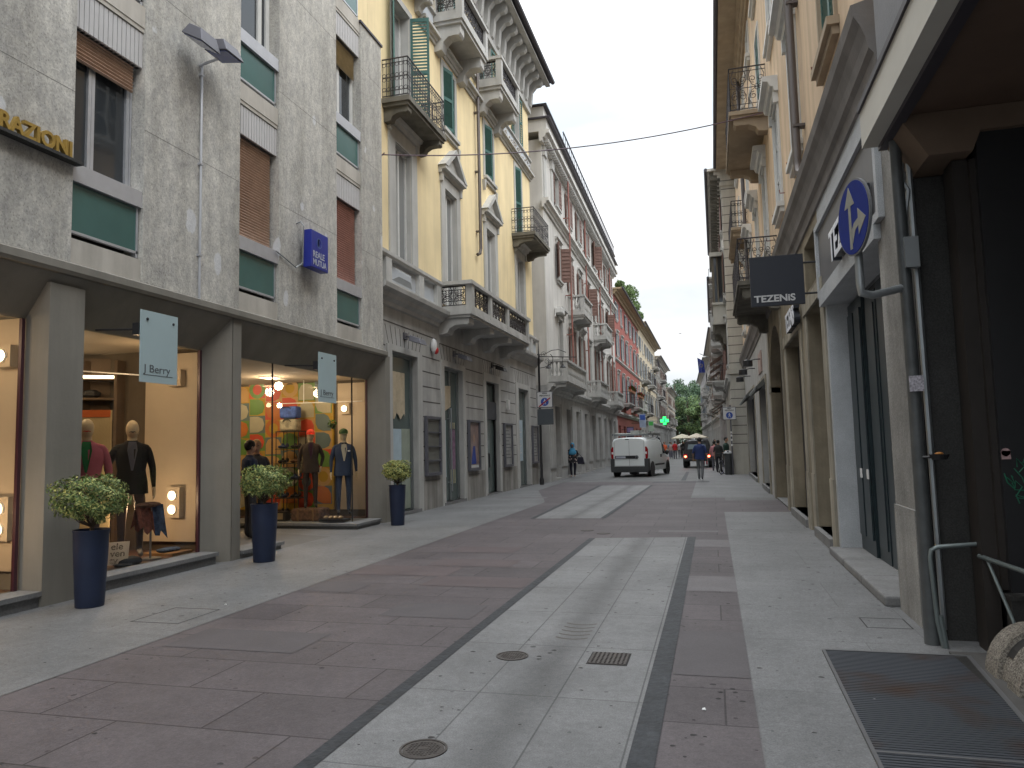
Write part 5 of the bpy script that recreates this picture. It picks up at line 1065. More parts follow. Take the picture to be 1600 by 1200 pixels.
# area sign left
def area_sign(name, lab, x, y, z, wd, ht, slash, extra=None, pole=None):
    t = thing(name, lab, 'traffic sign', (x, y, z))
    MB().box(x-wd/2, x+wd/2, y, y+.03, z, z+ht).build('plate', M_irong, t, bevel=.01)
    MB().box(x-wd/2+.03, x+wd/2-.03, y-.004, y-.0005, z+.03, z+ht-.03).build('face', mat('sign_white', (.58, .58, .58), .5, .04, 8, 0), t)
    mb = MB(); mb.text('AREA', ht*.13, (x, y-.006, z+ht*.84), (1, 0, 0), (0, 0, 1), .003, .002, 'CENTER'); mb.text('PEDONALE', ht*.13, (x, y-.006, z+ht*.7), (1, 0, 0), (0, 0, 1), .003, .002, 'CENTER'); mb.build('lettering', M_black, t, recalc=False)
    cz = z+ht*.36; MB().disc((x, y-.0045, cz), ht*.25, .003, (1, 0, 0), (0, 0, 1), 28).build('disc', flat('disc_blue', (.02, .07, .35)), t)
    mb = MB(); yy = y-.011; mb.disc((x, y-.0085, cz+ht*.15), ht*.035, .003, (1, 0, 0), (0, 0, 1), 12)
    s_ = ht
    for P in ([(-.035, .11), (.035, .11), (.04, .0), (-.03, .0)], [(-.03, .0), (.01, .0), (-.05, -.17), (-.085, -.16)], [(0, .0), (.04, .0), (.085, -.15), (.05, -.17)], [(.03, .1), (.1, .0), (.08, -.01), (.02, .07)], [(-.03, .1), (-.1, .02), (-.08, 0), (-.02, .07)]):
        mb.prism([(x+a*s_, cz+b*s_) for a, b in P], 1, y-.0115, y-.0085)
    mb.build('figure', MATS['sign_white'], t)
    if slash: 
        mb = MB(); mb.prism([(x-wd*.4, z+ht*.09), (x-wd*.33, z+ht*.05), (x+wd*.38, z+ht*.58), (x+wd*.31, z+ht*.62)], 1, y-.016, y-.012); mb.build('slash', flat('sign_red', (.3, .015, .03)), t)
    return t
area_sign('pedestrian_zone_sign', 'white AREA PEDONALE sign with red slash over the blue disc', -6.52, 29.3, 3.11, .66, .66, True)
t = thing('blank_panel', 'blank dark grey sign back below the slashed sign', 'panel', (-6.52, 29.3, 2.42)); MB().box(-6.84, -6.18, 29.3, 29.33, 2.42, 3.06).build('plate', mat('dark_sign_back', (.07, .08, .09), .6, .05), t, bevel=.02); MB().box(-6.55, -6.49, 29.33, 29.36, 2.5, 3.0).build('clamp', M_steel, t)
lp = thing('iron_post', 'tall black iron post with scrolled bracket by the grey corner house', 'post', (-6.75, 29.4, 0))
mb = MB(); mb.lathe([(.09, 0), (.09, .2), (.06, .3), (.05, 1.2), (.045, 5.2), (.06, 5.22), (.06, 5.3), (.03, 5.35), (.02, 5.6), (.005, 5.9)], (-6.75, 29.4, 0), 10); mb.build('pole', M_black, lp, smooth=True)
mb = MB(); mb.tube([(-7.1, 29.4, 5.25), (-5.2, 29.4, 5.12)], .02, 5); mb.tube([(-6.7, 29.4, 4.75)]+[(-6.7+.55*sin(k*pi/10), 29.4, 4.75+.7*(1-cos(k*pi/10))/2) for k in range(1, 8)], .014, 5)
mb.tube([(-6.7, 29.4, 5.3)]+[(-6.5+.3*k, 29.4, 5.3+.18*sin(k*pi/3.2)) for k in range(4)], .014, 5)
for c in ((-6.55, 5.3), (-6.4, 5.0)): scroll(mb, lambda p, q: (p, 29.4, q), c, .13, 1.3, 0, 12, .01)
mb.build('bracket', M_black, lp)
for x in (-6.35, -5.75): mb = MB(); mb.lathe([(.03, .16), (.05, .1), (.12, .02), (.13, 0)], (x, 29.4, 4.72), 10); mb.tube([(x, 29.4, 4.88), (x, 29.4, 5.17)], .012, 5); mb.build('lamp', M_black, lp)
# TEZENIS signs
M_tez = mat('sign_dark_navy', (.022, .025, .035), .4, .05, 3, 0)
t = thing('hanging_sign', 'square dark TEZENIS sign hanging out over the right pavement', 'sign', (1.0, 11.2, 3.5))
MB().box(.63, 1.37, 11.2, 11.26, 3.5, 4.23).build('panel', M_tez, t, bevel=.004)
mb = MB(); mb.text('TEZENiS', .136, (.675, 11.197, 3.56), (1, 0, 0), (0, 0, 1), .004, .004, sx=1.12); mb.build('lettering', flat('letter_white', (.55, .55, .55)), t, recalc=False)
mb = MB(); mb.tube([(1.37, 11.23, 4.1), (1.62, 11.23, 4.1)], .015, 6); mb.tube([(1.37, 11.23, 3.65), (1.62, 11.23, 3.65)], .015, 6); mb.build('bracket', M_black, t)
def wallsign(u0, u1, z0, z1, lab, size):
    t = thing('wall_sign', lab, 'sign', tuple(FO(.1, u0, z0)), 'TEZENIS letter signs on the stone wall')
    sx = (u1-u0)/(size*4.6)
    mb = MB(FO); mb.text('TEZENiS', size, (.085, u1, z0), (0, -1, 0), (0, 0, 1), .1, .003, sx=sx); mb.build('letter_body', M_tez, t, recalc=False)
    mb = MB(FO); mb.text('TEZENiS', size, (.14, u1, z0), (0, -1, 0), (0, 0, 1), .006, .008, sx=sx); mb.build('lettering', mat('letter_bright', (.8, .82, .88), .4, .03, 4, 0), t, recalc=False)
wallsign(7.1, 9.46, 3.66, 4.22, 'white TEZENIS letters above the dark doors behind the round sign', .52); wallsign(13.25, 15.1, 3.6, 4.3, 'white TEZENIS letters farther along, past the hanging sign', .5)
# awnings / gooseneck lamps farther right
for k, (u, z) in enumerate(((24.6, 4.05), (28.2, 4.1), (31.5, 4.1))):
    t = thing('gooseneck_lamp', ['nearest of three black drum lamps on brackets, right side', 'middle of three black drum lamps on brackets, right side', 'farthest of three black drum lamps on brackets, right side'][k], 'lamp', tuple(FO(0, u, z)), 'drum lamps on the right wall')
    mb = MB(FO); mb.tube([(0, u, z+.1), (.2, u, z+.1), (.35, u, z+.06)], .018, 6); mb.build('arm', M_black, t); mb = MB(FO); mb.lathe([(.05, .1), (.15, .06), (.15, -.12), (.13, -.12)], (.42, u, z), 14); mb.build('shade', M_black, t)
for k, (a, b, z) in enumerate(((23.2, 26.2, 3.15), (29.5, 35.6, 3.3))):
    t = thing('awning', ['small rolled grey awning over the nearer right shop', 'rolled dark awning over the farther right shop'][k], 'awning', tuple(FO(0, a, z)), 'rolled awnings on the right'); mb = MB(FO)
    mb.add([(.02, a, z+.3), (.02, b, z+.3), (.3, b, z+.02), (.3, a, z+.02), (.3, b, z-.1), (.3, a, z-.1), (.02, a, z+.1), (.02, b, z+.1)], [(0, 1, 2, 3), (3, 2, 4, 5), (0, 3, 5, 6), (1, 7, 4, 2), (6, 5, 4, 7)]); mb.build('canvas', mat('awning_canvas', (.13, .135, .13), .85, .1), t)
    mb = MB(FO); mb.tube([(.3, a, z-.04), (.3, b, z-.04)], .05, 8); mb.build('roller', M_steel, t)
t = tag(MB(FO).box(0, .03, 24.3, 25.9, 3.75, 4.4).build('poster', mat('faded_poster', (.35, .25, .22), .7, .5, 3, 0)), 'faded coloured poster panel above the nearer right awning', 'poster')
area_sign('pedestrian_zone_sign', 'white AREA PEDONALE sign with plain blue walker disc on the right', .81, 36.5, 2.58, .62, .62, False)
t = thing('sign_pole', 'grey pole with stickers at the corner of the stone house', 'post', (.86, 36.62, 0)); MB().tube([(.86, 36.62, 0), (.86, 36.62, 3.3)], .035, 8).build('pole', M_irong, t)
mb = MB()
for z in (1.35, 1.6, 1.8, 1.95): mb.tube([(.86, 36.62, z), (.86, 36.62, z+.09)], .038, 8)
mb.build('sticker', M_wht, t)
# wire
mb = MB(); n = 20; A = Vector((-7.1, 15.1, 8.3)); B = Vector((1.55, 17.9, 9.3)); mb.tube([A.lerp(B, k/n)+Vector((0, 0, -.35*4*(k/n)*(1-k/n))) for k in range(n+1)], .014, 5); mb.tube([(-7.13, 15.0, 8.2), (-7.05, 15.0, 8.15), (-6.95, 15.1, 8.32)], .015, 5)
tag(mb.build('overhead_cable', flat('purple_grey_cable', (.1, .06, .08))), 'thin dark cable strung across the street high up', 'cable')
# flag, pharmacy cross, far signs
t = thing('flag', 'blue flag with yellow marks on a pole over the street end', 'flag', (.4, 68, 8.7)); MB().tube([(1.0, 68, 8.6), (-.8, 68, 9.5)], .03, 6).build('pole', M_steel, t)
mb = MB(); n = 8; xs = [-1.02+.55*k/n for k in range(n+1)]
for k in range(n):
    a, b = xs[k], xs[k+1]; ya, yb2 = 68+.08*sin(k*1.3), 68+.08*sin((k+1)*1.3); mb.quad((a, ya, 9.15-.35*k/n), (b, yb2, 9.15-.35*(k+1)/n), (b+.08, yb2, 7.75), (a+.08, ya, 7.75+.05))
mb.build('cloth', flat('flag_blue', (.02, .04, .22), .8), t, recalc=False)
mb = MB(); 
for k in range(8): a = k*pi/4; mb.disc((-.72+.14*cos(a), 67.85, 8.4+.14*sin(a)), .03, .01, (1, 0, 0), (0, 0, 1), 6)
mb.build('stars', flat('star_yellow', (.5, .4, .1)), t)
M_grn = mat('green_neon', (.02, 1, .12), emit=1.3)
t = thing('pharmacy_cross', 'glowing green pharmacy cross on the left side far down the street', 'neon sign', (-4.6, 75, 3.4)); mb = MB(); cx, cz = -4.55, 3.8; h = .4
for P in ([(-.14, -h), (.14, -h), (.14, h), (-.14, h)], [(-h, -.14), (-.145, -.14), (-.145, .14), (-h, .14)], [(.145, -.14), (h, -.14), (h, .14), (.145, .14)]): mb.prism([(cx+a, cz+b) for a, b in P], 1, 74.95, 75.05)
mb.build('cross', M_grn, t)
mb = MB(); mb.box(cx-.04, cx+.04, 74.93, 74.945, cz-.12, cz+.22); mb.box(cx-.15, cx+.1, 74.93, 74.946, cz-.16, cz-.1); mb.build('figure', M_black, t)
MB().tube([(cx+.3, 75.1, cz), (-7.2, 75.1, cz)], .03, 6).build('arm', M_irong, t)
for k, (x, y, z0, z1, w_, m_, lab) in enumerate(((-5.9, 66, 3.0, 4.2, .55, 'signb', 'blue and white hanging sign on the red house'), (-5.5, 70, 2.7, 3.7, .5, 'signg', 'green and white hanging sign beyond the blue one'), (-6.6, 62, 2.0, 3.0, .6, 'signd', 'dark hanging sign low on the red house'))):
    t = thing('shop_sign', lab, 'sign', (x, y, z0), 'far shop signs on the left'); MB().box(x-w_/2, x+w_/2, y, y+.08, z0, z1).build('panel', mat('s'+m_, {'signb': (.35, .42, .55), 'signg': (.4, .5, .42), 'signd': (.08, .07, .1)}[m_], .5), t); MB().box(x-w_/2+.06, x+w_/2-.06, y-.01, y-.001, z0+(z1-z0)*.55, z1-.1).build('mark', flat('m'+m_, {'signb': (.04, .1, .4), 'signg': (.08, .5, .1), 'signd': (.2, .15, .3)}[m_]), t)
    MB().tube([(x-w_/2, y+.04, z1-.2), (-7.3, y+.04, z1-.2)], .02, 5).build('arm', M_black, t)
# ================================================================ PEOPLE
def person(name, lab, cat, loc, rz, h=1.75, mats=None, pose=None, hair=None, top=None, bottom_flare=None, face=True, group=None, wide=1.0, garment=None, facemarks=None, hat=None, gopen=None, back=False):
    """local: faces -y. mats: skin, top, legs, shoes"""
    skin, mt, ml, mshoe = mats; k = h/1.75; k_w = k*wide
    J = dict(pelvis=(0, 0, .96), waist=(0, .005, 1.08), chest=(0, .01, 1.27), upch=(0, .015, 1.38), nb=(0, .02, 1.46), neck=(0, .01, 1.53), head=(0, -.01, 1.62), htop=(0, -.005, 1.69),
        sL=(.165, .015, 1.405), eL=(.235, .03, 1.13), wL=(.245, -.03, .88), sR=(-.165, .015, 1.405), eR=(-.235, .03, 1.13), wR=(-.245, -.03, .88),
        hL=(.09, 0, .90), kL=(.1, -.015, .50), aL=(.1, .02, .085), tL=(.115, -.14, .03), hR=(-.09, 0, .90), kR=(-.1, -.015, .50), aR=(-.1, .02, .085), tR=(-.115, -.14, .03))
    for q, v in (pose or {}).items(): J[q] = v
    Rd = dict(pelvis=.125, waist=.115, chest=.125, upch=.10, nb=.06, neck=.052, head=.088, htop=.07, sL=.062, eL=.045, wL=.03, sR=.062, eR=.045, wR=.03, hL=.09, kL=.06, aL=.04, tL=.035, hR=.09, kR=.06, aR=.04, tR=.035)
    if cat == 'person': Rd.update(kL=.074, kR=.074, aL=.055, aR=.055, hL=.098, hR=.098)
    E = [('pelvis', 'waist', 1), ('waist', 'chest', 1), ('chest', 'upch', 1), ('upch', 'nb', 1), ('nb', 'neck', 0), ('neck', 'head', 0), ('head', 'htop', 0), ('upch', 'sL', 1), ('sL', 'eL', 1), ('eL', 'wL', 1), ('upch', 'sR', 1), ('sR', 'eR', 1), ('eR', 'wR', 1),
        ('pelvis', 'hL', 2), ('hL', 'kL', 2), ('kL', 'aL', 2), ('aL', 'tL', 3), ('pelvis', 'hR', 2), ('hR', 'kR', 2), ('kR', 'aR', 2), ('aR', 'tR', 3)]
    if top == 'short':
        E = [(a, b, 0 if (a[0] == 'e' and b[0] == 'w') else c) for a, b, c in E]
    for s in 'LR':
        W_ = Vector(J['w'+s]); d = (W_-Vector(J['e'+s])).normalized(); sg = 1 if s == 'L' else -1
        side = Vector((0, 1, 0)); side = (side-d*side.dot(d)).normalized(); inn = d.cross(side)*1
        J['p'+s] = tuple(W_+d*.07); Rd['p'+s] = .034; E.append(('w'+s, 'p'+s, 0))
        for fi, (off, ln) in enumerate(((-.028, .07), (-.009, .082), (.01, .077), (.027, .06))):
            a = Vector(J['p'+s])+side*off+d*.02; b = a+d*ln*.55; c = b+d*ln*.4+Vector((-sg*.015, -.012, 0))
            n1, n2 = 'f%s%da' % (s, fi), 'f%s%db' % (s, fi); J[n1] = tuple(b); J[n2] = tuple(c); Rd[n1] = .0105; Rd[n2] = .008; E += [('p'+s, n1, 0), (n1, n2, 0)]
        a = W_+d*.03-side*.035; b = a+d*.035-side*.012; J['q%sa' % s] = tuple(a); J['q%sb' % s] = tuple(b); Rd['q%sa' % s] = .013; Rd['q%sb' % s] = .01; E += [('w'+s, 'q%sa' % s, 0), ('q%sa' % s, 'q%sb' % s, 0)]
    names = list(J); idx = {n: i for i, n in enumerate(names)}
    sc = lambda v: (v[0]*k_w, v[1]*k, v[2]*k)
    me = bpy.data.meshes.new('body'); me.from_pydata([sc(J[n]) for n in names], [(idx[a], idx[b]) for a, b, c in E], [])
    ob = bpy.data.objects.new('body', me); COL.objects.link(ob)
    md = ob.modifiers.new('skin', 'SKIN'); md.use_smooth_shade = True; md.branch_smoothing = .6
    sv = me.skin_vertices[0].data
    for n in names:
        r = Rd[n]*k; sv[idx[n]].radius = (r, r); sv[idx[n]].use_root = n == 'pelvis'
    for n in ('pelvis', 'waist', 'chest', 'upch'): r = Rd[n]*k; sv[idx[n]].radius = (r*1.22*wide, r*.82)
    for n in ('tL', 'tR'): sv[idx[n]].radius = (.042*k, .03*k)
    sb = ob.modifiers.new('sub', 'SUBSURF'); sb.levels = 1; sb.render_levels = 1
    dg = bpy.context.evaluated_depsgraph_get(); dg.update(); m2 = bpy.data.meshes.new_from_object(ob.evaluated_get(dg)); bpy.data.objects.remove(ob)
    t = thing(name, lab, cat, loc, group); t['_o'] = (0, 0, 0); t.rotation_euler = (0, 0, rz)
    m2.name = 'body'; m2.materials.clear()
    for q in (skin, mt, ml, mshoe): m2.materials.append(q)
    segs = [(Vector(sc(J[a])), Vector(sc(J[b])), (Rd[a]+Rd[b])/2*k, c) for a, b, c in E]
    for p in m2.polygons:
        c = p.center; best = None
        for a, b, r, mi in segs:
            ab = b-a; tt = max(0, min(1, (c-a).dot(ab)/max(ab.length_squared, 1e-9))); dd = (c-(a+ab*tt)).length-r
            if best is None or dd < best[0]: best = (dd, mi)
        p.material_index = best[1]; p.use_smooth = True
    body = bpy.data.objects.new('body', m2); COL.objects.link(body); body.parent = t
    H = Vector(sc(J['head']))
    if garment:
        # jacket / shirt: lofted ellipse rings hem -> shoulder
        gm, rings = garment; mb = MB(); n = 20
        vs = []; 
        for z, rx, ry, yo in rings:
            for j in range(n): a = 2*pi*j/n; vs.append((rx*k*cos(a)*wide, yo*k+ry*k*sin(a), z*k))
        mb.add(vs, [(i*n+j, i*n+(j+1) % n, (i+1)*n+(j+1) % n, (i+1)*n+j) for i in range(len(rings)-1) for j in range(n)]); mb.build('jacket', gm, t, smooth=True)
    hd = MB(); hd.ball((H.x, H.y+.0, H.z+.01*k), .078*k, .095*k, .118*k, 16, 12); hd.build('head', skin, t, smooth=True)
    if face:
        nb = MB(); nb.add([(H.x-.014*k, H.y-.09*k, H.z+.015*k), (H.x+.014*k, H.y-.09*k, H.z+.015*k), (H.x, H.y-.122*k, H.z-.03*k), (H.x-.018*k, H.y-.088*k, H.z-.035*k), (H.x+.018*k, H.y-.088*k, H.z-.035*k)], [(0, 1, 2), (0, 2, 3), (1, 4, 2), (2, 4, 3)]); nb.build('nose', skin, t)
        eb = MB(); [eb.ball((H.x+s*.03*k, H.y-.085*k, H.z+.018*k), .013*k, .008*k, .008*k, 6, 4) for s in (-1, 1)]; eb.build('eye', M_black, t)
        lb = MB(); lb.ball((H.x, H.y-.086*k, H.z-.058*k), .024*k, .01*k, .008*k, 8, 4); lb.build('mouth', flat('lip', (.3, .1, .09)), t)
        er = MB(); [er.ball((H.x+s*.079*k, H.y+.005, H.z), .012*k, .02*k, .03*k, 8, 6) for s in (-1, 1)]; er.build('ear', skin, t, smooth=True)
    if hair:
        hb = MB(); hb.ball((H.x, H.y+.02*k, H.z+.035*k), .09*k, .1*k, .108*k, 16, 10); hb.build('hair', hair, t, smooth=True)
    return t, H, k
sk = mat('skin_tone', (.42, .25, .17), .6, .06, 10, 0); sk2 = mat('skin_dark', (.2, .11, .075), .6, .06, 10, 0); M_hair = flat('dark_hair', (.015, .012, .01), .7); M_shoe = flat('dark_shoe', (.02, .018, .018)); M_manq = mat('mannequin_cream', (.62, .5, .34), .5, .03, 5, 0)
shirt = lambda w=.17, d=.115, z0=.86: [(z0, w+.005, d+.005, 0), (1.0, w, d, 0), (1.15, w-.01, d, .005), (1.3, w+.012, d+.01, .01), (1.4, w+.005, d, .015), (1.45, .1, .075, .02), (1.475, .06, .06, .02)]
# walker seen from behind
M_navy = mat('navy_tshirt', (.028, .045, .14), .85, .15, 8, .2, 15); M_gjean = mat('grey_jeans', (.13, .135, .145), .85, .12, 8, .2, 20)
t, H, k = person('person', 'person in navy t-shirt and grey trousers walking away behind the jeep', 'person', (-.55, 32, .008), pi-.05, 1.76, (sk, M_navy, M_gjean, M_shoe), dict(eL=(.25, .05, 1.13), wL=(.27, -.1, .92), eR=(-.25, .07, 1.13), wR=(-.27, 0, .9), kL=(.08, -.1, .5), aL=(.06, .02, .09), tL=(.07, -.13, .035), kR=(-.075, .03, .5), aR=(-.06, .16, .12), tR=(-.06, .06, .035), hL=(.085, 0, .9), hR=(-.085, 0, .9)), hair=M_hair, top='short', garment=(M_navy, shirt(.195, .13, .84)), wide=1.08)
# woman in headscarf
M_flor = mat('floral_tunic', (.05, .045, .05), .85, .3, 10, 0)
_nt = M_flor.node_tree; _b = _nt.nodes['Principled BSDF']; _v = _nt.nodes.new('ShaderNodeTexVoronoi'); _v.inputs['Scale'].default_value = 9; _tc = _nt.nodes.new('ShaderNodeTexCoord'); _nt.links.new(_tc.outputs['Object'], _v.inputs['Vector'])
_r = _nt.nodes.new('ShaderNodeValToRGB'); _r.color_ramp.interpolation = 'CONSTANT'; _r.color_ramp.elements[0].color = (.5, .38, .36, 1); _r.color_ramp.elements[1].position = .33; _r.color_ramp.elements[1].color = (.03, .03, .035, 1); _nt.links.new(_v.outputs['Distance'], _r.inputs[0]); _nt.links.new(_r.outputs[0], _b.inputs['Base Color'])
M_scarf = mat('blue_headscarf', (.07, .3, .5), .8, .15, 10, .2, 15); M_leg = flat('black_leggings', (.015, .015, .03), .8)
t, H, k = person('person', 'person in turquoise headscarf and floral tunic walking with a black bag', 'person', (-6.72, 36.2, .008), .12, 1.66, (sk2, M_flor, M_leg, mat('pale_shoe', (.4, .3, .25))), dict(eL=(.27, .03, 1.12), wL=(.14, -.16, 1.1), eR=(-.27, .05, 1.12), wR=(-.31, .0, .86), aL=(.07, .0, .09), tL=(.08, -.14, .03), aR=(-.07, .02, .09), tR=(-.08, -.12, .03)), garment=(M_flor, [(.74, .235, .17, 0), (.95, .215, .155, 0), (1.12, .19, .14, 0), (1.3, .2, .145, .01), (1.4, .19, .12, .015), (1.46, .1, .08, .02)]), wide=1.1)
mb = MB(); mb.ball((H.x, H.y+.03*k, H.z+.02*k), .112*k, .118*k, .15*k, 16, 10)
mb.lathe([(.105, .0), (.15, -.1), (.2, -.2), (.19, -.3), (.12, -.36)], (0, -.02, 1.50*k), 16, 1.0, .75); mb.build('headscarf', M_scarf, t, smooth=True)
mb = MB(); mb.ball((H.x, H.y-.06*k, H.z), .06*k, .07*k, .085*k, 12, 8); mb.build('face', sk2, t, smooth=True)
tb = thing('handbag', 'black handbag hanging from the arm of the person in the headscarf', 'bag', (-6.32, 36.15, .66)); mb = MB(); mb.add([(x, y, z) for z, s in ((.64, 1), (.98, .78)) for x, y in ((-6.47+.0, 36.1), (-6.47+.34*s, 36.1), (-6.47+.34*s, 36.24), (-6.47, 36.24))], [(0, 1, 2, 3), (4, 5, 6, 7), (0, 1, 5, 4), (1, 2, 6, 5), (2, 3, 7, 6), (3, 0, 4, 7)]); mb.build('bag_body', M_leg, tb, bevel=.02); MB().tube([(-6.45, 36.15, .97), (-6.5, 36.1, 1.13), (-6.38, 36.1, 1.14), (-6.25, 36.15, .97)], .012, 5).build('strap', M_leg, tb)
# group by the bin
def simple(lab, x, y, rz, c1, c2, h=1.7, hair=M_hair, skn=sk, pose=None, group='people down the street', short=True, bulk=1.0):
    n = 'p%d' % len(MATS); a = mat('cloth_%s' % len(MATS), c1, .85, .15, 8, 0); b = mat('cloth_%s' % len(MATS), c2, .85, .15, 8, 0)
    return person('person', lab, 'person', (x, y, .005), rz, h, (skn, a, b, M_shoe), pose, hair, 'short' if short else None, garment=(a, shirt(.18, .125)), group=group, wide=bulk)
simple('person with dark hair in dark green shirt leaning by the litter bin', .62, 37.9, 1.2, (.02, .045, .035), (.03, .03, .035), 1.78, pose=dict(wL=(.2, -.2, .95), wR=(-.2, -.2, .95)))
simple('person in black top carrying a bag left of the one in dark green', .25, 39.2, 2.6, (.03, .03, .03), (.02, .02, .025), 1.66, bulk=1.15)
simple('person in pink and white top behind the litter bin group', .05, 41.5, 3.0, (.45, .2, .22), (.1, .1, .12), 1.62)
simple('person in yellow top and red trousers walking far down the right pavement', -.55, 52, 3.0, (.5, .33, .03), (.35, .02, .03), 1.66)
simple('person in dark clothes at the wall far down the right pavement', .1, 50, .4, (.05, .05, .05), (.06, .05, .05), 1.72)
for i, (lab, x, y, c1, c2, hh) in enumerate((('person in orange top in the distant crowd', -4.35, 70, (.75, .15, .06), (.55, .1, .05), 1.7), ('person in red top in the distant crowd', -3.6, 74, (.5, .03, .03), (.1, .1, .12), 1.75), ('person in navy top left of the orange top', -4.85, 69, (.03, .03, .07), (.04, .04, .05), 1.78), ('person in pale grey top at the left wall far away', -5.45, 66, (.35, .36, .33), (.12, .13, .15), 1.74), ('person in pale pink top between orange and red tops', -4.1, 77, (.5, .35, .33), (.2, .2, .25), 1.66), ('person in white top at the back of the crowd', -3.4, 80, (.5, .5, .52), (.08, .08, .1), 1.7), ('person in black clothes right of the red top', -3.0, 78, (.03, .03, .03), (.03, .03, .03), 1.74), ('person in light blue top at the back of the crowd', -4.6, 84, (.2, .3, .42), (.1, .1, .15), 1.7), ('person in maroon top beside the parasol', -3.2, 86, (.2, .03, .05), (.1, .08, .08), 1.7))):
    simple(lab, x, y, 3.0*(i % 2), c1, c2, hh)
# mannequins in the windows
M_blz = mat('black_blazer', (.012, .012, .014), .85, .1, 8, 0); M_brn = mat('brown_suit', (.055, .04, .035), .85, .15, 8, 0); M_blu = mat('blue_suit', (.035, .05, .095), .8, .1, 8, 0); M_pnk = mat('pink_blazer', (.42, .12, .17), .85, .1, 8, 0); M_gtr = mat('taupe_trousers', (.10, .08, .075), .85, .15, 8, 0)
jk = [(.8, .19, .135, 0), (.95, .18, .125, 0), (1.1, .155, .11, .005), (1.25, .18, .125, .01), (1.37, .185, .12, .015), (1.44, .12, .085, .02), (1.47, .075, .07, .02)]
def shirtfront(t, k, cols, tie=None, pocket=None):
    m1 = cols; mb = MB(); mb.add([(-.045*k, -.088*k, 1.47*k), (.045*k, -.088*k, 1.47*k), (.06*k, -.122*k, 1.36*k), (.012*k, -.128*k, 1.1*k), (-.012*k, -.128*k, 1.1*k), (-.06*k, -.122*k, 1.36*k)], [(0, 1, 2, 3, 4, 5)]); mb.build('shirt_front', m1, t, recalc=False)
    if tie == 'bow': b = MB(); b.add([(-.05, -.13*k, 1.44*k), (-.05, -.13*k, 1.48*k), (0, -.135*k, 1.465*k), (.05, -.13*k, 1.48*k), (.05, -.13*k, 1.44*k), (0, -.135*k, 1.455*k)], [(0, 1, 2, 5), (2, 3, 4, 5)]); b.build('bow_tie', M_black, t, recalc=False)
    if tie == 'long': b = MB(); b.add([(-.02, -.13*k, 1.44*k), (.02, -.13*k, 1.44*k), (.022, -.138*k, 1.2*k), (0, -.138*k, 1.15*k), (-.022, -.138*k, 1.2*k)], [(0, 1, 2, 3, 4)]); b.build('tie', mat('plum_tie', (.06, .02, .05)), t, recalc=False)
    if pocket: MB().box(.07*k, .12*k, -.142*k, -.136*k, 1.29*k, 1.32*k).build('pocket_square', M_wht, t)
def moustache(t, H, k, c):
    b = MB()
    for s in (-1, 1): b.tube([(H.x, H.y-.101*k, H.z-.03*k), (H.x+s*.02*k, H.y-.1*k, H.z-.024*k), (H.x+s*.042*k, H.y-.09*k, H.z-.032*k)], .008*k, 5, r1=.003*k)
    b.build('moustache', c, t)
ang = lambda x, y: atan2(x, y)*-1*0+(.62)
t, H, k = person('mannequin', 'mannequin in black blazer and grey shirt with a moustache in the middle window', 'mannequin', (-7.62, 8.38, .2), .78, 1.84, (M_manq, M_blz, M_gtr, mat('trainer', (.3, .28, .25))), dict(eR=(-.27, .05, 1.15), wR=(-.21, .0, .93)), garment=(M_blz, jk), face=False, wide=1.05); moustache(t, H, k, M_black); shirtfront(t, k, mat('grey_violet_shirt', (.1, .1, .13)))
t, H, k = person('mannequin', 'mannequin in pink blazer over green with red moustache, half behind the pier', 'mannequin', (-7.66, 7.66, .2), .78, 1.84, (M_manq, M_pnk, M_gtr, M_shoe), garment=(M_pnk, jk), face=False, wide=1.05); moustache(t, H, k, flat('red_moustache', (.5, .02, .02))); shirtfront(t, k, mat('green_pullover', (.02, .17, .06)))
t, H, k = person('mannequin', 'mannequin in dark brown suit and red cap in the entrance display', 'mannequin', (-8.2, 14.0, .38), .6, 1.62, (M_manq, M_brn, M_brn, M_shoe), dict(eL=(.27, .05, 1.15), wL=(.22, .02, .93)), garment=(M_brn, jk), face=False, wide=1.05); shirtfront(t, k, mat('purple_shirt', (.06, .035, .06)), 'long')
def cap(H, k, m_, loc, rz, lab, leaf=False):
    c = thing('cap', lab, 'cap', loc, 'caps on the suited mannequins'); c['_o'] = (0, 0, 0); c.rotation_euler = (0, 0, rz); mb = MB(); mb.lathe([(.092*k, 0), (.095*k, .03), (.08*k, .07), (.045*k, .095), (.01, .105)], (H.x, H.y, H.z+.05*k), 14); mb.build('crown', m_, c, smooth=True); mb = MB(); mb.add([(H.x+.085*k*cos(a), H.y+.085*k*sin(a), H.z+.055*k) for a in [pi+pi*j/8 for j in range(9)]]+[(H.x+.1*k*cos(a), H.y-.01+.16*k*sin(a), H.z+.04*k) for a in [pi+pi*j/8 for j in range(9)]], [(j, j+1, 10+j, 9+j) for j in range(8)]); mb.build('peak', m_, c, recalc=False)
cap(H, k, flat('cap_red', (.6, .04, .02), .7), (-8.2, 14.0, .38), .6, 'red cap on the mannequin in the brown suit')
t, H, k = person('mannequin', 'mannequin in blue suit with bow tie and green cap in the entrance display', 'mannequin', (-7.46, 14.05, .24), .6, 1.76, (M_manq, M_blu, M_blu, M_shoe), garment=(M_blu, jk), face=False, wide=1.05); shirtfront(t, k, mat('cream_shirt', (.5, .43, .32)), 'bow', True)
cap(H, k, mat('cap_green', (.05, .09, .03), .8), (-7.46, 14.05, .24), .6, 'dark green cap on the mannequin in the blue suit')
bush('leaf_sprig', 'green leafy sprig sticking up beside the green cap', 'sprig', (-7.72, 14.05, 2.12), .11, .05, .1, 60, .035, [M_leaf, mat('sprig_green', (.06, .22, .03))], stem=True, seed=9)
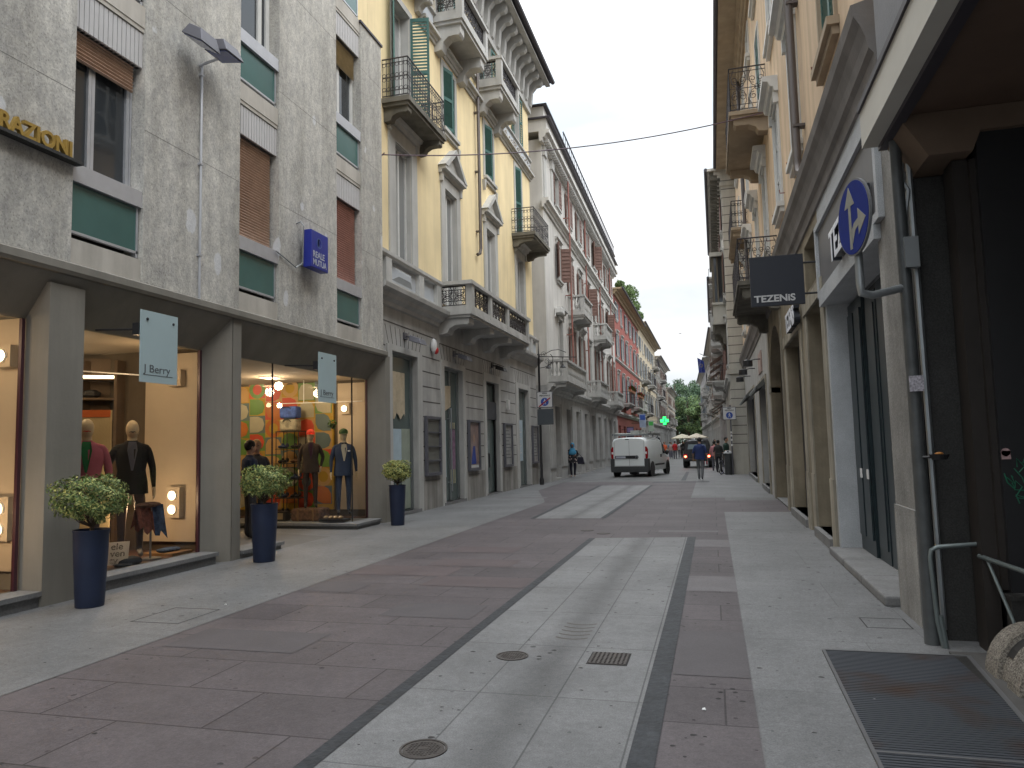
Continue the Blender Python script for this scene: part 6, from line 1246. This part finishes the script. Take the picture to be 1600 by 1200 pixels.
# people standing inside the entrance
simple('person in dark blue t-shirt standing inside the shop, seen from behind', -8.1, 11.75, 2.5, (.015, .025, .06), (.04, .04, .045), 1.78, group='people inside the shop')
simple('fair haired person facing out behind the dark blue t-shirt inside the shop', -8.35, 12.3, .6, (.04, .04, .05), (.05, .05, .05), 1.8, hair=mat('fair_hair', (.3, .2, .1), .8), group='people inside the shop')
# ================================================================ DISPLAY OBJECTS
M_pat = bpy.data.materials.new('mustard_wall'); M_pat = mat('mustard_wall', (.36, .22, .025), .7, .1, 2, 0)
t = thing('pattern_wall', 'mustard wallpaper panel with orange, green and white rounded shapes', 'wall panel', (-9.2, 14.82, .28)); MB().box(-10.6, -8.1, 14.80, 14.855, .28, 3.08).build('panel', M_pat, t)
PC = [flat('pat_orange', (.38, .11, .015)), flat('pat_green', (.1, .2, .04)), flat('pat_slate', (.08, .12, .13)), flat('pat_white', (.34, .31, .22)), flat('pat_red', (.45, .05, .02)), flat('pat_tan', (.4, .23, .08))]
rnd = random.Random(12); sh = []
for ci in range(6):
    for ri in range(7):
        x = -10.45+ci*.42; z = .5+ri*.4+(ci % 2)*.1; c = rnd.randrange(6); kd = rnd.choice((1, 2, 2, 3, 3, 4)); sh.append((x, z, c, kd))
for c in range(6):
    mb = MB()
    for n_, (x, z, cc, kd) in enumerate(sh):
        if (n_*7+3) % 6 == c and n_ % 3: mb.box(x-.21, x+.21, 14.7975+.0002*(n_ % 7), 14.7995, z-.2, z+.2)
        if cc != c: continue
        if kd == 0: mb.disc((x, 14.799, z), .19, .004, (1, 0, 0), (0, 0, 1), 20)
        elif kd == 1: mb.disc((x, 14.798, z), .21, .004, (1, 0, 0), (0, 0, 1), 20, .12)
        elif kd == 4: mb.prism([(x-.19, z+.19), (x-.19, z-.02), (x-.13, z-.14), (x, z-.19), (x+.19, z-.19), (x+.19, z+.02), (x+.12, z+.14), (x+.02, z+.19)], 1, 14.791, 14.795)
        elif kd == 2: mb.prism([(x-.19, z-.18), (x+.02, z-.18), (x+.14, z-.13), (x+.19, z), (x+.14, z+.13), (x+.02, z+.18), (x-.19, z+.18)], 1, 14.793, 14.797)
        else: mb.prism([(x-.19, z-.18), (x+.19, z-.18), (x+.19, z+.04), (x+.13, z+.15), (x, z+.19), (x-.13, z+.15), (x-.19, z+.04)], 1, 14.792, 14.796)
    if mb.v: mb.build('shape', PC[c], t)
MB().box(-10.6, -7.2, 14.6, 14.8, .121, .14).build('base', M_wood, t)
t = thing('shoe_rack', 'tall thin black shoe rack in front of the mustard wallpaper', 'rack', (-9.0, 14.5, .1)); mb = MB()
for x in (-9.25, -8.98, -8.7):
    for y in (14.35, 14.65): mb.tube([(x, y, .1), (x, y, 2.0)], .01, 4)
for z in (.2, .55, .95, 1.3, 1.62, 2.0): mb.box(-9.26, -8.69, 14.33, 14.67, z, z+.015)
mb.build('frame', M_black, t)
ng = 0
for z in (.22, .57, .97, 1.32, 1.64):
    for x in (-9.14, -8.83):
        s = thing('shoe_pair', ['black', 'brown', 'blue'][ng % 3]+' shoes on the '+['lowest', 'second', 'third', 'fourth', 'highest'][ng//2]+' shoe shelf, '+('left' if x < -9 else 'right')+' pair', 'shoes', (x, 14.5, z), 'pairs of shoes on the rack'); mb = MB()
        for dx in (-.055, .055): mb.ball((x+dx, 14.45, z+.035), .04, .12, .035, 8, 6); mb.ball((x+dx, 14.53, z+.065), .036, .055, .05, 8, 6)
        mb.build('shoe', [M_black, mat('brown_shoe', (.12, .06, .03)), flat('blue_shoe', (.03, .05, .12))][ng % 3], s, smooth=True); ng += 1
for k, (z, c, lab) in enumerate(((2.02, (.3, .27, .2), 'lower beige box bag on top of the shoe rack'), (2.3, (.05, .1, .35), 'upper blue and white box bag on top of the shoe rack'))):
    s = thing('box_bag', lab, 'bag', (-9.0, 14.5, z)); MB().box(-9.2, -8.78, 14.38, 14.62, z, z+.26).build('bag', mat('bagc%d' % k, c, .7, .4, 12, 0), s, bevel=.04); MB().tube([(-9.1, 14.37, z+.2), (-9.05, 14.36, z+.25), (-8.95, 14.36, z+.25), (-8.9, 14.37, z+.2)], .01, 4).build('handle', M_black, s)
t = thing('suitcase', 'patterned brown suitcase under the brown suited mannequin', 'suitcase', (-8.2, 14.0, .12)); MB().box(-8.55, -7.85, 13.8, 14.2, .12, .38).build('case', mat('carpet_case', (.12, .06, .035), .8, .6, 14, 0), t, bevel=.04); mb = MB(); [mb.box(x, x+.04, 13.79, 14.21, .115, .386) for x in (-8.4, -8.05)]; mb.build('strap', mat('tan_strap', (.2, .11, .05)), t)
t = thing('basket', 'small dark framed basket left of the patterned suitcase', 'basket', (-8.85, 13.9, .12)); MB().box(-9.05, -8.68, 13.8, 14.0, .12, .32).build('basket_body', M_black, t); MB().box(-9.0, -8.73, 13.79, 13.8, .16, .29).build('front', mat('tan_front', (.3, .22, .12)), t)
t = thing('shoe_display', 'row of light tipped shoes on a black tray below the blue suit', 'tray', (-7.45, 13.7, .14)); MB().box(-7.75, -7.2, 13.55, 13.85, .142, .19).build('tray', M_black, t)
mb = MB(); [mb.ball((-7.65+.11*k, 13.65, .22), .035, .09, .035, 8, 6) for k in range(4)]; mb.build('shoe', mat('glossy_tan', (.45, .3, .16), .25), t, smooth=True)
# middle window
t = thing('clothes_stand', 'small stand draped with red and blue checked shirts', 'display stand', (-7.4, 8.55, .16)); mb = MB(); mb.tube([(-7.4, 8.5, .16), (-7.4, 8.5, .85)], .014, 8); mb.lathe([(.14, 0), (.14, .015)], (-7.4, 8.5, .162), 16); mb.build('pole', M_steel, t)
M_chk = mat('checked_cloth', (.2, .07, .05), .9, .6, 14, .4, 12); M_chkb = mat('blue_cloth', (.06, .1, .2), .9, .6, 12, .3, 12)
mb = MB(); n = 10
for side in (0, 1):
    for k in range(n):
        a0, a1 = k/n, (k+1)/n; u_a, u_b = 8.22+.5*a0, 8.22+.5*a1; j0, j1 = .02*sin(k*2), .02*sin((k+1)*2); w0 = -7.33 if side else -7.48; mb.cm = side*(1 if k > 5 else 0)
        mb.quad((w0+j0, u_a, .58+.05*sin(k*1.7)-.12*a0*side), (w0+j1, u_b, .58+.05*sin((k+1)*1.7)-.12*a1*side), (-7.4+j1*.3, u_b, .88), (-7.4+j0*.3, u_a, .88))
mb.build('shirt', [M_chk, M_chkb], t, recalc=False)
b = MB(); b.ball((-7.4, 8.45, .89), .09, .22, .04, 12, 6); b.build('folded_shirt', mat('brown_fold', (.16, .1, .08), .9, .4, 14), t)
t = thing('brand_card', 'white card reading ele ven ty leaning beside the first planter', 'card', (-7.38, 7.75, .17))
T = lambda x, y, z: (-7.36+x*.70+z*.1, 7.88+x*.70, .18+z*.97)
MB(T).box(-.12, .12, 0, .01, 0, .3).build('card', M_wht, t)
mb = MB(T)
for i, s in enumerate(('ele', 'ven', 'ty')): mb.text(s, .12, (-.09, -.004, .2-.09*i), (1, 0, 0), (0, 0, 1), .003, .002)
mb.build('lettering', M_black, t, recalc=False)
t = thing('flat_cap', 'dark flat cap lying on the middle window floor', 'cap', (-7.35, 8.1, .16)); MB().ball((-7.32, 8.05, .2), .12, .17, .07, 14, 8).build('crown', mat('cap_black', (.03, .035, .045), .9), t, smooth=True); MB().ball((-7.28, 7.9, .18), .1, .12, .02, 12, 6).build('peak', mat('cap_black'), t, smooth=True)if False else MB().ball((-7.28, 7.9, .18), .1, .12, .02, 12, 6).build('peak', MATS['cap_black'], t, smooth=True)
t = thing('display_tray', 'shallow wooden tray with folded blue scarf on the window floor', 'tray', (-7.5, 8.95, .16)); MB().box(-7.75, -7.25, 8.75, 9.15, .162, .2).build('tray', mat('light_wood', (.25, .15, .07), .6), t); mb = MB(); [mb.ball((-7.5+.05*sin(k*3), 8.85+.04*k, .225), .1, .06, .03, 10, 6) for k in range(6)]; mb.build('scarf', M_chkb, t)
t = thing('display_screen', 'cream screen with orange top edge and red letter B behind the mannequins', 'screen', (-8.8, 8.0, .16)); T = lambda x, y, z: (-9.3+x*.8, 7.6+x*.6+y, z)
MB(T).box(-.1, 1.5, 0, .03, .16, 2.2).build('board', mat('cream_board', (.42, .34, .2), .8, .06), t); MB(T).box(-.1, 1.5, -.01, -.001, 2.1, 2.2).build('edge', flat('orange_edge', (.45, .1, .02)), t); mb = MB(T); mb.text('B', .36, (.62, -.006, 1.5), (1, 0, 0), (0, 0, 1), .004, 0, sx=1.5); mb.build('letter', flat('red_letter', (.4, .05, .03)), t, recalc=False)
t = thing('wall_shelving', 'dark shelving with hats and shoes at the back of the middle window', 'shelving', (-10.6, 8, .16)); T = lambda x, y, z: (-10.4+x*.8, 7.8+x*.6+y, z); mb = MB(T)
for x in (-1.6, -.8, 0, .8, 1.6, 2.2): mb.box(x, x+.04, 0, .35, .16, 3.0)
for z in (.6, 1.0, 1.4, 1.8, 2.1, 2.4, 2.7): mb.box(-1.6, 2.2, 0, .35, z, z+.03)
mb.box(-1.6, 2.2, .36, .38, .16, 3.05); mb.build('shelves', mat('shelf_brown', (.12, .08, .05), .6, .2), t)
mb = MB(T); 
for z in (2.13, 2.43, 1.83): 
    for k in range(9): mb.ball((-1.4+k*.4, .15, z+.06), .12, .1, .07, 8, 5)
stuff_ = mb.build('hats', M_black, t)
MB(T).box(-1.6, 2.2, -.03, -.002, 2.72, 2.76).build('strip_light', mat('strip_light', (1, .75, .45), emit=2.5), t)
# shoe-box bracket rail in the window
t = thing('ceiling_rail', 'thin pale hanging rail under the ceiling of the middle window', 'rail', (-8, 8, 2.8)); mb = MB(); mb.tube([(-8.6, 7.2, 2.72), (-7.9, 9.1, 2.72)], .012, 5); mb.tube([(-8.3, 8.0, 2.72), (-8.3, 8.0, 3.12)], .008, 4); mb.build('rail', M_wht, t)
t = thing('display_bar', 'thin pale bar hung before the mustard wallpaper', 'rail', (-8.3, 14.4, 2.6)); mb = MB(); mb.tube([(-9.2, 14.3, 2.62), (-7.3, 14.6, 2.62)], .01, 5); mb.tube([(-8.6, 14.4, 2.62), (-8.6, 14.4, 3.12)], .008, 4); mb.build('bar', M_wht, t)
# ================================================================ PLANTERS
M_pot = mat('navy_planter', (.018, .027, .06), .5, .12, 3, .03, 40); M_soil = mat('soil', (.04, .03, .02), .95, .2, 20)
M_l1 = mat('variegated_leaf', (.22, .27, .09), .6, .3, 6, 0); M_l2 = mat('green_leaf', (.07, .12, .03), .6, .3, 6, 0); M_l3 = mat('yellowish_leaf', (.38, .38, .12), .6, .25, 6, 0)
def planter(x, y, lab, seed, hp=.80, r=.17, yel=False, cr=.36, ch=.25):
    t = thing('planter', lab, 'planter', (x, y, .005), 'navy planters in front of the shop'); t['_o'] = (0, 0, 0); rnd = random.Random(seed)
    MB().lathe([(r*.79, 0), (r*.81, .01), (r*.97, hp*.75), (r, hp-.03), (r*1.04, hp-.01), (r*1.04, hp), (r*.95, hp), (r*.93, hp-.05), (.02, hp-.05)], (0, 0, 0), 32).build('pot', M_pot, t, smooth=True)
    MB().lathe([(r*.92, 0), (.01, .012)], (0, 0, hp-.045), 20).build('soil', M_soil, t)
    cz = hp+.07+ch; bark = mat('shrub_bark', (.09, .065, .045), .9); mb = MB(); tips = []
    mb.tube([(0, 0, hp-.05), (.01, 0, hp+.04)], .02, 6)
    for k in range(26):
        a = 2*pi*k/26+rnd.random()*.3; q = .25+.6*rnd.random(); e = (cos(a)*cr*q, sin(a)*cr*q, cz-ch*.5+ch*rnd.random()*.9); mid = (cos(a)*cr*q*.45+rnd.uniform(-.02, .02), sin(a)*cr*q*.45, hp+.07+.05*rnd.random()); mb.tube([(.01, 0, hp+.02), mid, e], .009, 5, r1=.003); tips.append(e)
    mb.build('stem', bark, t)
    mb = MB(); n = 5000
    for k in range(n):
        while True:
            x_, y_, z_ = rnd.uniform(-1, 1), rnd.uniform(-1, 1), rnd.uniform(-1, 1); q = sqrt(x_*x_+y_*y_+z_*z_); a = atan2(y_, x_)
            lim = 1+.1*sin(3*a+seed)+.1*sin(7*a+z_*6+seed)+.1*sin(9*z_+4*a)
            if .42 < q < lim and (rnd.random() < (q/lim)**2.2) and z_ > -.82+.25*sin(5*a): break
        p = Vector((x_*cr, y_*cr, cz+z_*ch)); nrm = (Vector((x_, y_, z_+.35)).normalized()+Vector((rnd.gauss(0, .5), rnd.gauss(0, .5), rnd.gauss(0, .5)))).normalized()
        b = nrm.orthogonal().normalized(); b = Matrix.Rotation(rnd.random()*6.28, 3, nrm) @ b; c = nrm.cross(b); l = .012+.014*rnd.random(); mb.cm = rnd.choice((0, 0, 1, 1, 2) if not yel else (0, 1, 2, 2, 2))
        mb.add([p-b*l, p-c*l*.42+nrm*.002, p+b*l*1.1+nrm*.004, p+c*l*.42+nrm*.002], [(0, 1, 2, 3)])
    mb.build('foliage', [M_l1, M_l2, M_l3], t, recalc=False)
    t.location = (x, y, .006); return t
planter(-6.34, 6.43, 'navy planter with round variegated shrub nearest the left edge', 3, .79, .17)
planter(-6.28, 9.45, 'navy planter with round variegated shrub at the shop entrance', 5, .82, .185, cr=.33, ch=.24)
planter(-6.34, 14.25, 'navy planter with small yellowish shrub by the yellow building', 8, .82, .17, True, .28, .22)
# ================================================================ VEHICLES
M_van = mat('white_van_paint', (.78, .82, .82), .3, .02, 2, 0, spec=.6); M_plas = flat('grey_bumper', (.045, .048, .05), .6); M_tyre = flat('tyre', (.018, .018, .018), .85); M_tail = flat('tail_light_red', (.3, .01, .015), .2); M_rim = flat('wheel_rim', (.3, .3, .3), .4, .4)
def loft(mb, secs):
    """secs: list of rings (lists of points, same count)"""
    n = len(secs[0]); vs = [p for s in secs for p in s]
    mb.add(vs, [(i*n+j, i*n+(j+1) % n, (i+1)*n+(j+1) % n, (i+1)*n+j) for i in range(len(secs)-1) for j in range(n)]+[tuple(range(n))[::-1], tuple(range((len(secs)-1)*n, len(secs)*n))])
def ring(y, hw, z0, z1, tum=.06, r=.12, belt=None):
    """cross-section of a body at length y: rounded with tumblehome"""
    b = belt or (z0+(z1-z0)*.5); L_ = [(-hw+.02, z0), (-hw, z0+.12), (-hw, b), (-hw+tum*.6, z1-r*1.4), (-hw+tum+.03, z1-r*.6), (-hw+tum+r, z1-.02), (-hw*.4, z1+.012)]
    return [(x, y, z) for x, z in L_]+[(-x, y, z) for x, z in L_[::-1]]
def wheel(t, x, y, r=.31, w=.2, rim=M_rim):
    s = 1 if x > 0 else -1; T = lambda a, b, c: (x+c*s, y+a, r+b)
    q = MB(T); q.lathe([(r*.6, -w/2), (r*.93, -w/2), (r, -w/2+.03), (r, w/2-.03), (r*.93, w/2), (r*.6, w/2)], (0, 0, 0), 24); W_ = q.build('wheel', M_tyre, t, smooth=True)
    q = MB(T); q.lathe([(r*.62, w/2-.02), (r*.6, w/2-.0), (r*.5, w/2-.03), (r*.12, w/2-.02), (r*.1, w/2)], (0, 0, 0), 20); q.build('rim', rim, W_, smooth=True)
# van, local: rear at y=0, forward +y
t = thing('delivery_van', 'white delivery van with roof rack seen from behind', 'van', (0, 0, 0))
mb = MB(); loft(mb, [ring(.03, .86, .38, 1.80, .1, .16, 1.0), ring(.12, .9, .3, 1.84, .08, .13, 1.0), ring(.8, .915, .28, 1.86, .07, .12, 1.0), ring(2.2, .915, .28, 1.86, .08, .13, 1.02), ring(2.7, .91, .28, 1.82, .1, .16, 1.02), ring(3.15, .9, .28, 1.5, .12, .2, 1.0), ring(3.5, .89, .28, 1.18, .1, .1, .95), ring(4.15, .85, .3, 1.0, .12, .15, .8), ring(4.38, .72, .35, .8, .12, .12, .6)]); mb.build('body', M_van, t, smooth=True)
mb = MB(); mb.box(-.9, .9, -.05, .14, .22, .5); mb.box(-.92, -.74, -.04, .3, .3, .86); mb.box(.74, .92, -.04, .3, .3, .86); mb.box(-.7, .7, -.055, -.02, .3, .48); mb.build('bumper', M_plas, t, bevel=.04)
mb = MB(); mb.box(-.005, .005, .015, .03, .52, 1.72); mb.box(-.72, .72, .018, .03, .52, .53); mb.box(-.73, -.72, .018, .035, .52, 1.7); mb.box(.72, .73, .018, .035, .52, 1.7); mb.build('door_seam', flat('seam', (.25, .26, .26)), t)
mb = MB(); mb.box(-.70, .35, -.0, .03, .86, 1.0); mb.disc((.36, .0, .93), .085, -.03, (1, 0, 0), (0, 0, 1), 20); mb.build('plate_strip', M_black, t)
MB().box(-.66, -.18, -.008, -.001, .88, .98).build('number_plate', mat('plate_white', (.4, .42, .48)), t); MB().disc((.36, -.002, .93), .06, .006, (1, 0, 0), (0, 0, 1), 20, .045).build('badge', M_steel, t)
for s in (-1, 1):
    mb = MB(); mb.prism([(s*.78, .82), (s*.87, .82), (s*.895, .95), (s*.9, 1.3), (s*.84, 1.42), (s*.78, 1.42)], 1, -.0, .1); q = mb.build('tail_light', M_tail, t, bevel=.01); MB().box(min(s*.785, s*.86), max(s*.785, s*.86), -.004, .0, 1.08, 1.18).build('reverse_lamp', M_wht, q)
MB().box(-.18, .0, .02, .06, 1.76, 1.79).build('brake_lamp', M_black, t)
for s in (-1, 1):
    mb = MB(); mb.add([(s*.918, 2.62, 1.06), (s*.918, 3.3, 1.06), (s*.875, 2.98, 1.46), (s*.845, 2.62, 1.66), (s*.845, 2.4, 1.68), (s*.9, 2.4, 1.06)], [(0, 1, 2, 3, 4, 5)]); mb.build('side_window', M_glass, t, recalc=False)
    mb = MB(); mb.box(min(s*.93, s*.91), max(s*.93, s*.91), 1.2, 2.9, .5, .58); mb.box(min(s*.93, s*.91), max(s*.93, s*.91), 2.2, 2.25, .88, 1.02); mb.box(min(s*.93, s*.91), max(s*.93, s*.91), 2.33, 2.38, .88, 1.02); mb.build('side_moulding', M_plas, t)
    MB().ball((s*1.02, 3.1, 1.1), .1, .08, .12, 10, 8).build('mirror', M_black, t, smooth=True)
    mb = MB(); mb.disc((s*.915, .72, .33), .39, .01*s, (0, 1, 0), (0, 0, 1), 24); mb.disc((s*.905, 3.62, .33), .39, .01*s, (0, 1, 0), (0, 0, 1), 24); mb.build('wheel_arch', M_black, t)
    for y in (.72, 3.62): wheel(t, s*.82, y)
mb = MB(); mb.prism([(2.75, 1.84), (3.42, 1.2), (3.45, 1.2), (2.78, 1.87)], 0, -.75, .75); mb.build('windscreen', M_glass, t)
mb = MB()
for y in (.35, 1.3, 2.2): mb.box(-.85, .85, y, y+.04, 1.97, 2.01); [mb.box(s*.8-.02, s*.8+.02, y, y+.04, 1.84, 1.97) for s in (-1, 1)]
for x in (-.85, .85): mb.box(x-.02, x+.02, .2, 2.5, 1.96, 2.05)
mb.build('roof_rack', M_steel, t)
mb = MB(); mb.box(-.05, .35, .5, 1.1, 2.02, 2.2); mb.box(-.12, .12, 1.6, 2.1, 2.02, 2.15); mb.box(.5, .8, .3, 2.4, 2.02, 2.07); mb.tube([(-.8, .3, 2.06), (-.1, 2.3, 2.06)], .03, 6); mb.build('rack_box', mat('rack_load', (.4, .42, .4), .6, .3, 6), t)
MB().box(-.5, .5, 1.8, 2.4, .18, .3).build('underbody', M_black, t); MB().box(-.1, .25, .3, .7, .12, .3).build('spare_wheel', M_tyre, t)
t.location = (-3.86, 35.4, .008); t.rotation_euler = (0, 0, radians(-11))
# dark off-road car
M_jp = mat('dark_car_paint', (.012, .012, .015), .25, .05, 2, 0, spec=.6)
t = thing('off_road_car', 'black off-road car with glowing tail lights driving away', 'car', (0, 0, 0))
mb = MB(); loft(mb, [ring(0, .8, .45, 1.08, .03, .08), ring(.1, .82, .42, 1.12, .03, .06), ring(2.2, .82, .42, 1.12, .03, .06), ring(3.4, .78, .42, 1.05, .03, .08), ring(3.6, .75, .5, .95, .03, .08)]); mb.build('body', M_jp, t, smooth=True)
mb = MB(); loft(mb, [ring(.06, .74, 1.1, 1.66, .1, .08), ring(.3, .76, 1.1, 1.72, .1, .08), ring(1.5, .76, 1.1, 1.72, .1, .08), ring(2.0, .74, 1.1, 1.3, .1, .08)]); mb.build('cabin', M_jp, t, smooth=True)
MB().add([(-.56, .035, 1.15), (.56, .035, 1.15), (.5, .07, 1.56), (-.5, .07, 1.56)], [(0, 1, 2, 3)]).build('rear_window', glassmat('bluish_glass', (.2, .26, .28), .1), t, recalc=False)
mb = MB(); mb.tube([(-.8, .05, 1.15), (-.66, .05, 1.72), (.66, .05, 1.72), (.8, .05, 1.15)], .03, 6); mb.build('roll_bar', M_black, t)
q = MB(lambda a, b, c: (a, c-.1, b+1.0)); q.lathe([(.2, -.1), (.33, -.1), (.34, 0), (.33, .1), (.2, .1)], (.05, 0, 0), 24); q.build('spare_wheel', M_tyre, t, smooth=True)
MB().box(-.84, .84, -.08, .08, .4, .56).build('bumper', M_black, t, bevel=.02); MB().box(-.3, .1, -.09, -.081, .44, .52).build('number_plate', mat('orange_plate', (.2, .12, .05)), t)
M_tl = mat('lit_tail_lamp', (1, .12, .05), emit=6)
for s in (-1, 1):
    a = MB().box(s*.7-.11, s*.7+.11, -.03, .02, .6, .86).build('tail_light', M_tail, t); MB().ball((s*.7, -.04, .7), .075, .03, .06, 12, 8).build('lamp', M_tl, a, smooth=True)
    for y in (.5, 2.8): wheel(t, s*.75, y, .36, .24, M_plas)
    MB().ball((s*.95, 2.0, 1.2), .09, .06, .1, 8, 6).build('mirror', M_black, t)
t.location = (-.98, 47.2, .005); t.rotation_euler = (0, 0, radians(-2))
# bin and bicycle
t = thing('litter_bin', 'dark cylindrical litter bin with pale domed lid by the sign pole', 'litter bin', (.68, 36.6, 0)); MB().lathe([(.16, 0), (.17, .05), (.17, 1.0), (.15, 1.0)], (.66, 36.7, .006), 18).build('body', M_plas, t, smooth=True); MB().lathe([(.2, 0), (.2, .04), (.12, .12), (.03, .14)], (.66, 36.7, 1.0), 18).build('lid', mat('pale_lid', (.45, .46, .47)), t, smooth=True)
MB().disc((.66, 36.52, 1.08), .045, -.02, (1, 0, 0), (0, 0, 1), 12).build('opening', M_black, t)
t = thing('bicycle', 'bicycle with violet wheel parked behind the litter bin', 'bicycle', (.35, 37.3, 0)); 
for yy, xx in ((37.0, .33), (38.02, .48)):
    mb = MB(); mb.tube([(xx+.0+.33*cos(a*pi/12)*.35, yy+.33*cos(a*pi/12), .345+.33*sin(a*pi/12)) for a in range(25)], .018, 5, cap=False); mb.tube([(xx, yy, .345), (xx+.02, yy, .345)], .03, 6)
    for a in range(8): mb.tube([(xx, yy, .345), (xx+.32*cos(a*pi/4)*.35, yy+.32*cos(a*pi/4), .345+.32*sin(a*pi/4))], .004, 3)
    W_ = mb.build('wheel', M_tyre, t); MB().tube([(xx+.31*cos(a*pi/12)*.35, yy+.31*cos(a*pi/12), .345+.31*sin(a*pi/12)) for a in range(25)], .012, 5, cap=False).build('rim', mat('violet_rim', (.3, .3, .42), .4), W_)
mb = MB(); mb.tube([(.33, 37.0, .345), (.38, 37.2, .85), (.46, 37.75, .8), (.48, 38.02, .345), (.42, 37.5, .35), (.38, 37.2, .85)], .018, 6); mb.tube([(.42, 37.5, .35), (.47, 37.75, .95)], .015, 5); mb.tube([(.1, 37.15, 1.0), (.38, 37.2, 1.02), (.62, 37.25, 1.0)], .014, 5); mb.tube([(.38, 37.2, .85), (.38, 37.2, 1.02)], .015, 5); mb.build('bike_frame', M_black, t); MB().ball((.47, 37.78, .97), .07, .12, .035, 10, 6).build('saddle', M_black, t)
# parasols at the end
for k, (x, y) in enumerate(((-3.0, 78, ), (-1.55, 76))):
    t = thing('parasol', ['left cream cafe parasol at the end of the street', 'right cream cafe parasol at the end of the street'][k], 'parasol', (x, y, 0), 'cream parasols at the street end'); mb = MB(); mb.lathe([(1.15, 1.98), (1.15, 2.05), (.6, 2.28), (.03, 2.48)], (x, y, 0), 8); mb.build('canopy', mat('cream_canvas', (.55, .5, .4), .85), t, recalc=True); MB().tube([(x, y, 0), (x, y, 2.4)], .03, 6).build('pole', M_white, t)
# ================================================================ TREES at the end of the street
M_tg1 = mat('tree_leaf_dark', (.03, .06, .032), .85, .4, .6, 0); M_tg2 = mat('tree_leaf_mid', (.055, .095, .042), .85, .4, .8, 0); M_tg3 = mat('tree_leaf_light', (.11, .165, .055), .85, .35, .8, 0)
def tree(x, y, h, r, lab, seed, m_):
    rnd = random.Random(seed); t = thing('tree', lab, 'tree', (x, y, 0), 'park trees closing the street'); t['_o'] = (0, 0, 0)
    mb = MB(); mb.tube([(0, 0, 0), (.1, 0, h*.3), (0, .1, h*.6), (.1, 0, h*.9)], .35, 8, r1=.08); bl = []
    for k in range(22):
        a = rnd.random()*6.28; z = h*(.3+.62*rnd.random()); rr_ = r*(.45+.5*rnd.random())*sin(pi*min(1, max(.15, (1.05-z/h)/.85)))**.6; e = (cos(a)*rr_, sin(a)*rr_, z); mb.tube([(0, 0, z-h*.12), (e[0]*.5, e[1]*.5, z-h*.03), e], .07, 5, r1=.02); bl.append((e, r*(.28+.2*rnd.random())))
    mb.build('trunk', MATS['bark'], t); mb = MB()
    for e, q in bl:
        for k in range(230):
            v = Vector((rnd.gauss(0, 1), rnd.gauss(0, 1), rnd.gauss(0, 1))).normalized()*q*(rnd.random()**.4); p = Vector(e)+Vector((v.x, v.y, v.z*.7)); a = Vector((rnd.gauss(0, 1), rnd.gauss(0, 1), rnd.gauss(0, 1))).normalized(); b = a.orthogonal().normalized(); l = .17+.12*rnd.random(); mb.cm = 0 if rnd.random() < .6 else 1
            mb.add([p-a*l, p+b*l*.5, p+a*l, p-b*l*.5], [(0, 1, 2, 3)])
    mb.build('crown', m_, t, recalc=False); t.location = (x, y, 0)
tree(-7.8, 168, 16, 4.0, 'dark green tree at the left of the view down the street', 1, [M_tg1, M_tg2]); tree(-5.2, 182, 17.5, 4.5, 'tallest dark tree behind the others at the street end', 2, [M_tg1, M_tg2]); tree(-1.6, 176, 16, 4.2, 'dark tree at the right of the street end, behind the light one', 3, [M_tg1, M_tg2])
tree(-4.6, 152, 11.2, 3.0, 'lighter olive green tree in the middle of the street end', 4, [M_tg2, M_tg3]); tree(-2.0, 146, 9.8, 2.8, 'bright yellow green tree at the right of the street end', 5, [M_tg3, M_tg2]); tree(-7.0, 156, 9, 2.6, 'low shaded tree at the left of the street end', 6, [M_tg1, M_tg2])
tree(-4, 198, 14, 6, 'broad dark tree farthest away at the street end', 7, [M_tg1, M_tg1]); tree(1.5, 185, 13, 4.5, 'dark tree partly hidden by the right end house', 8, [M_tg1, M_tg2]); tree(-10, 180, 13, 4.5, 'dark tree partly hidden by the left end house', 9, [M_tg1, M_tg2])
mb = MB(); rnd = random.Random(5)
for k in range(9000):
    p = Vector((rnd.uniform(-14, 10), rnd.uniform(160, 166), rnd.random()**1.3*4.5)); a = Vector((rnd.gauss(0, 1), rnd.gauss(0, 1), rnd.gauss(0, 1))).normalized(); b = a.orthogonal().normalized(); l = .22; mb.add([p-a*l, p+b*l*.5, p+a*l, p-b*l*.5], [(0, 1, 2, 3)])
stuff(tag(mb.build('hedge', M_tg1, recalc=False), 'dark mass of low greenery under the trees at the street end', 'greenery'))
# small bird
mb = MB(); mb.ball((-3.2, 90, 14.6), .06, .12, .05, 8, 6); mb.add([(-3.2, 90, 14.62), (-3.45, 90.05, 14.7), (-3.3, 90.15, 14.63), (-2.95, 90.05, 14.7), (-3.1, 90.15, 14.63)], [(0, 1, 2), (0, 4, 3)]); tag(mb.build('bird', M_black), 'tiny dark bird in the sky gap between the houses', 'bird')
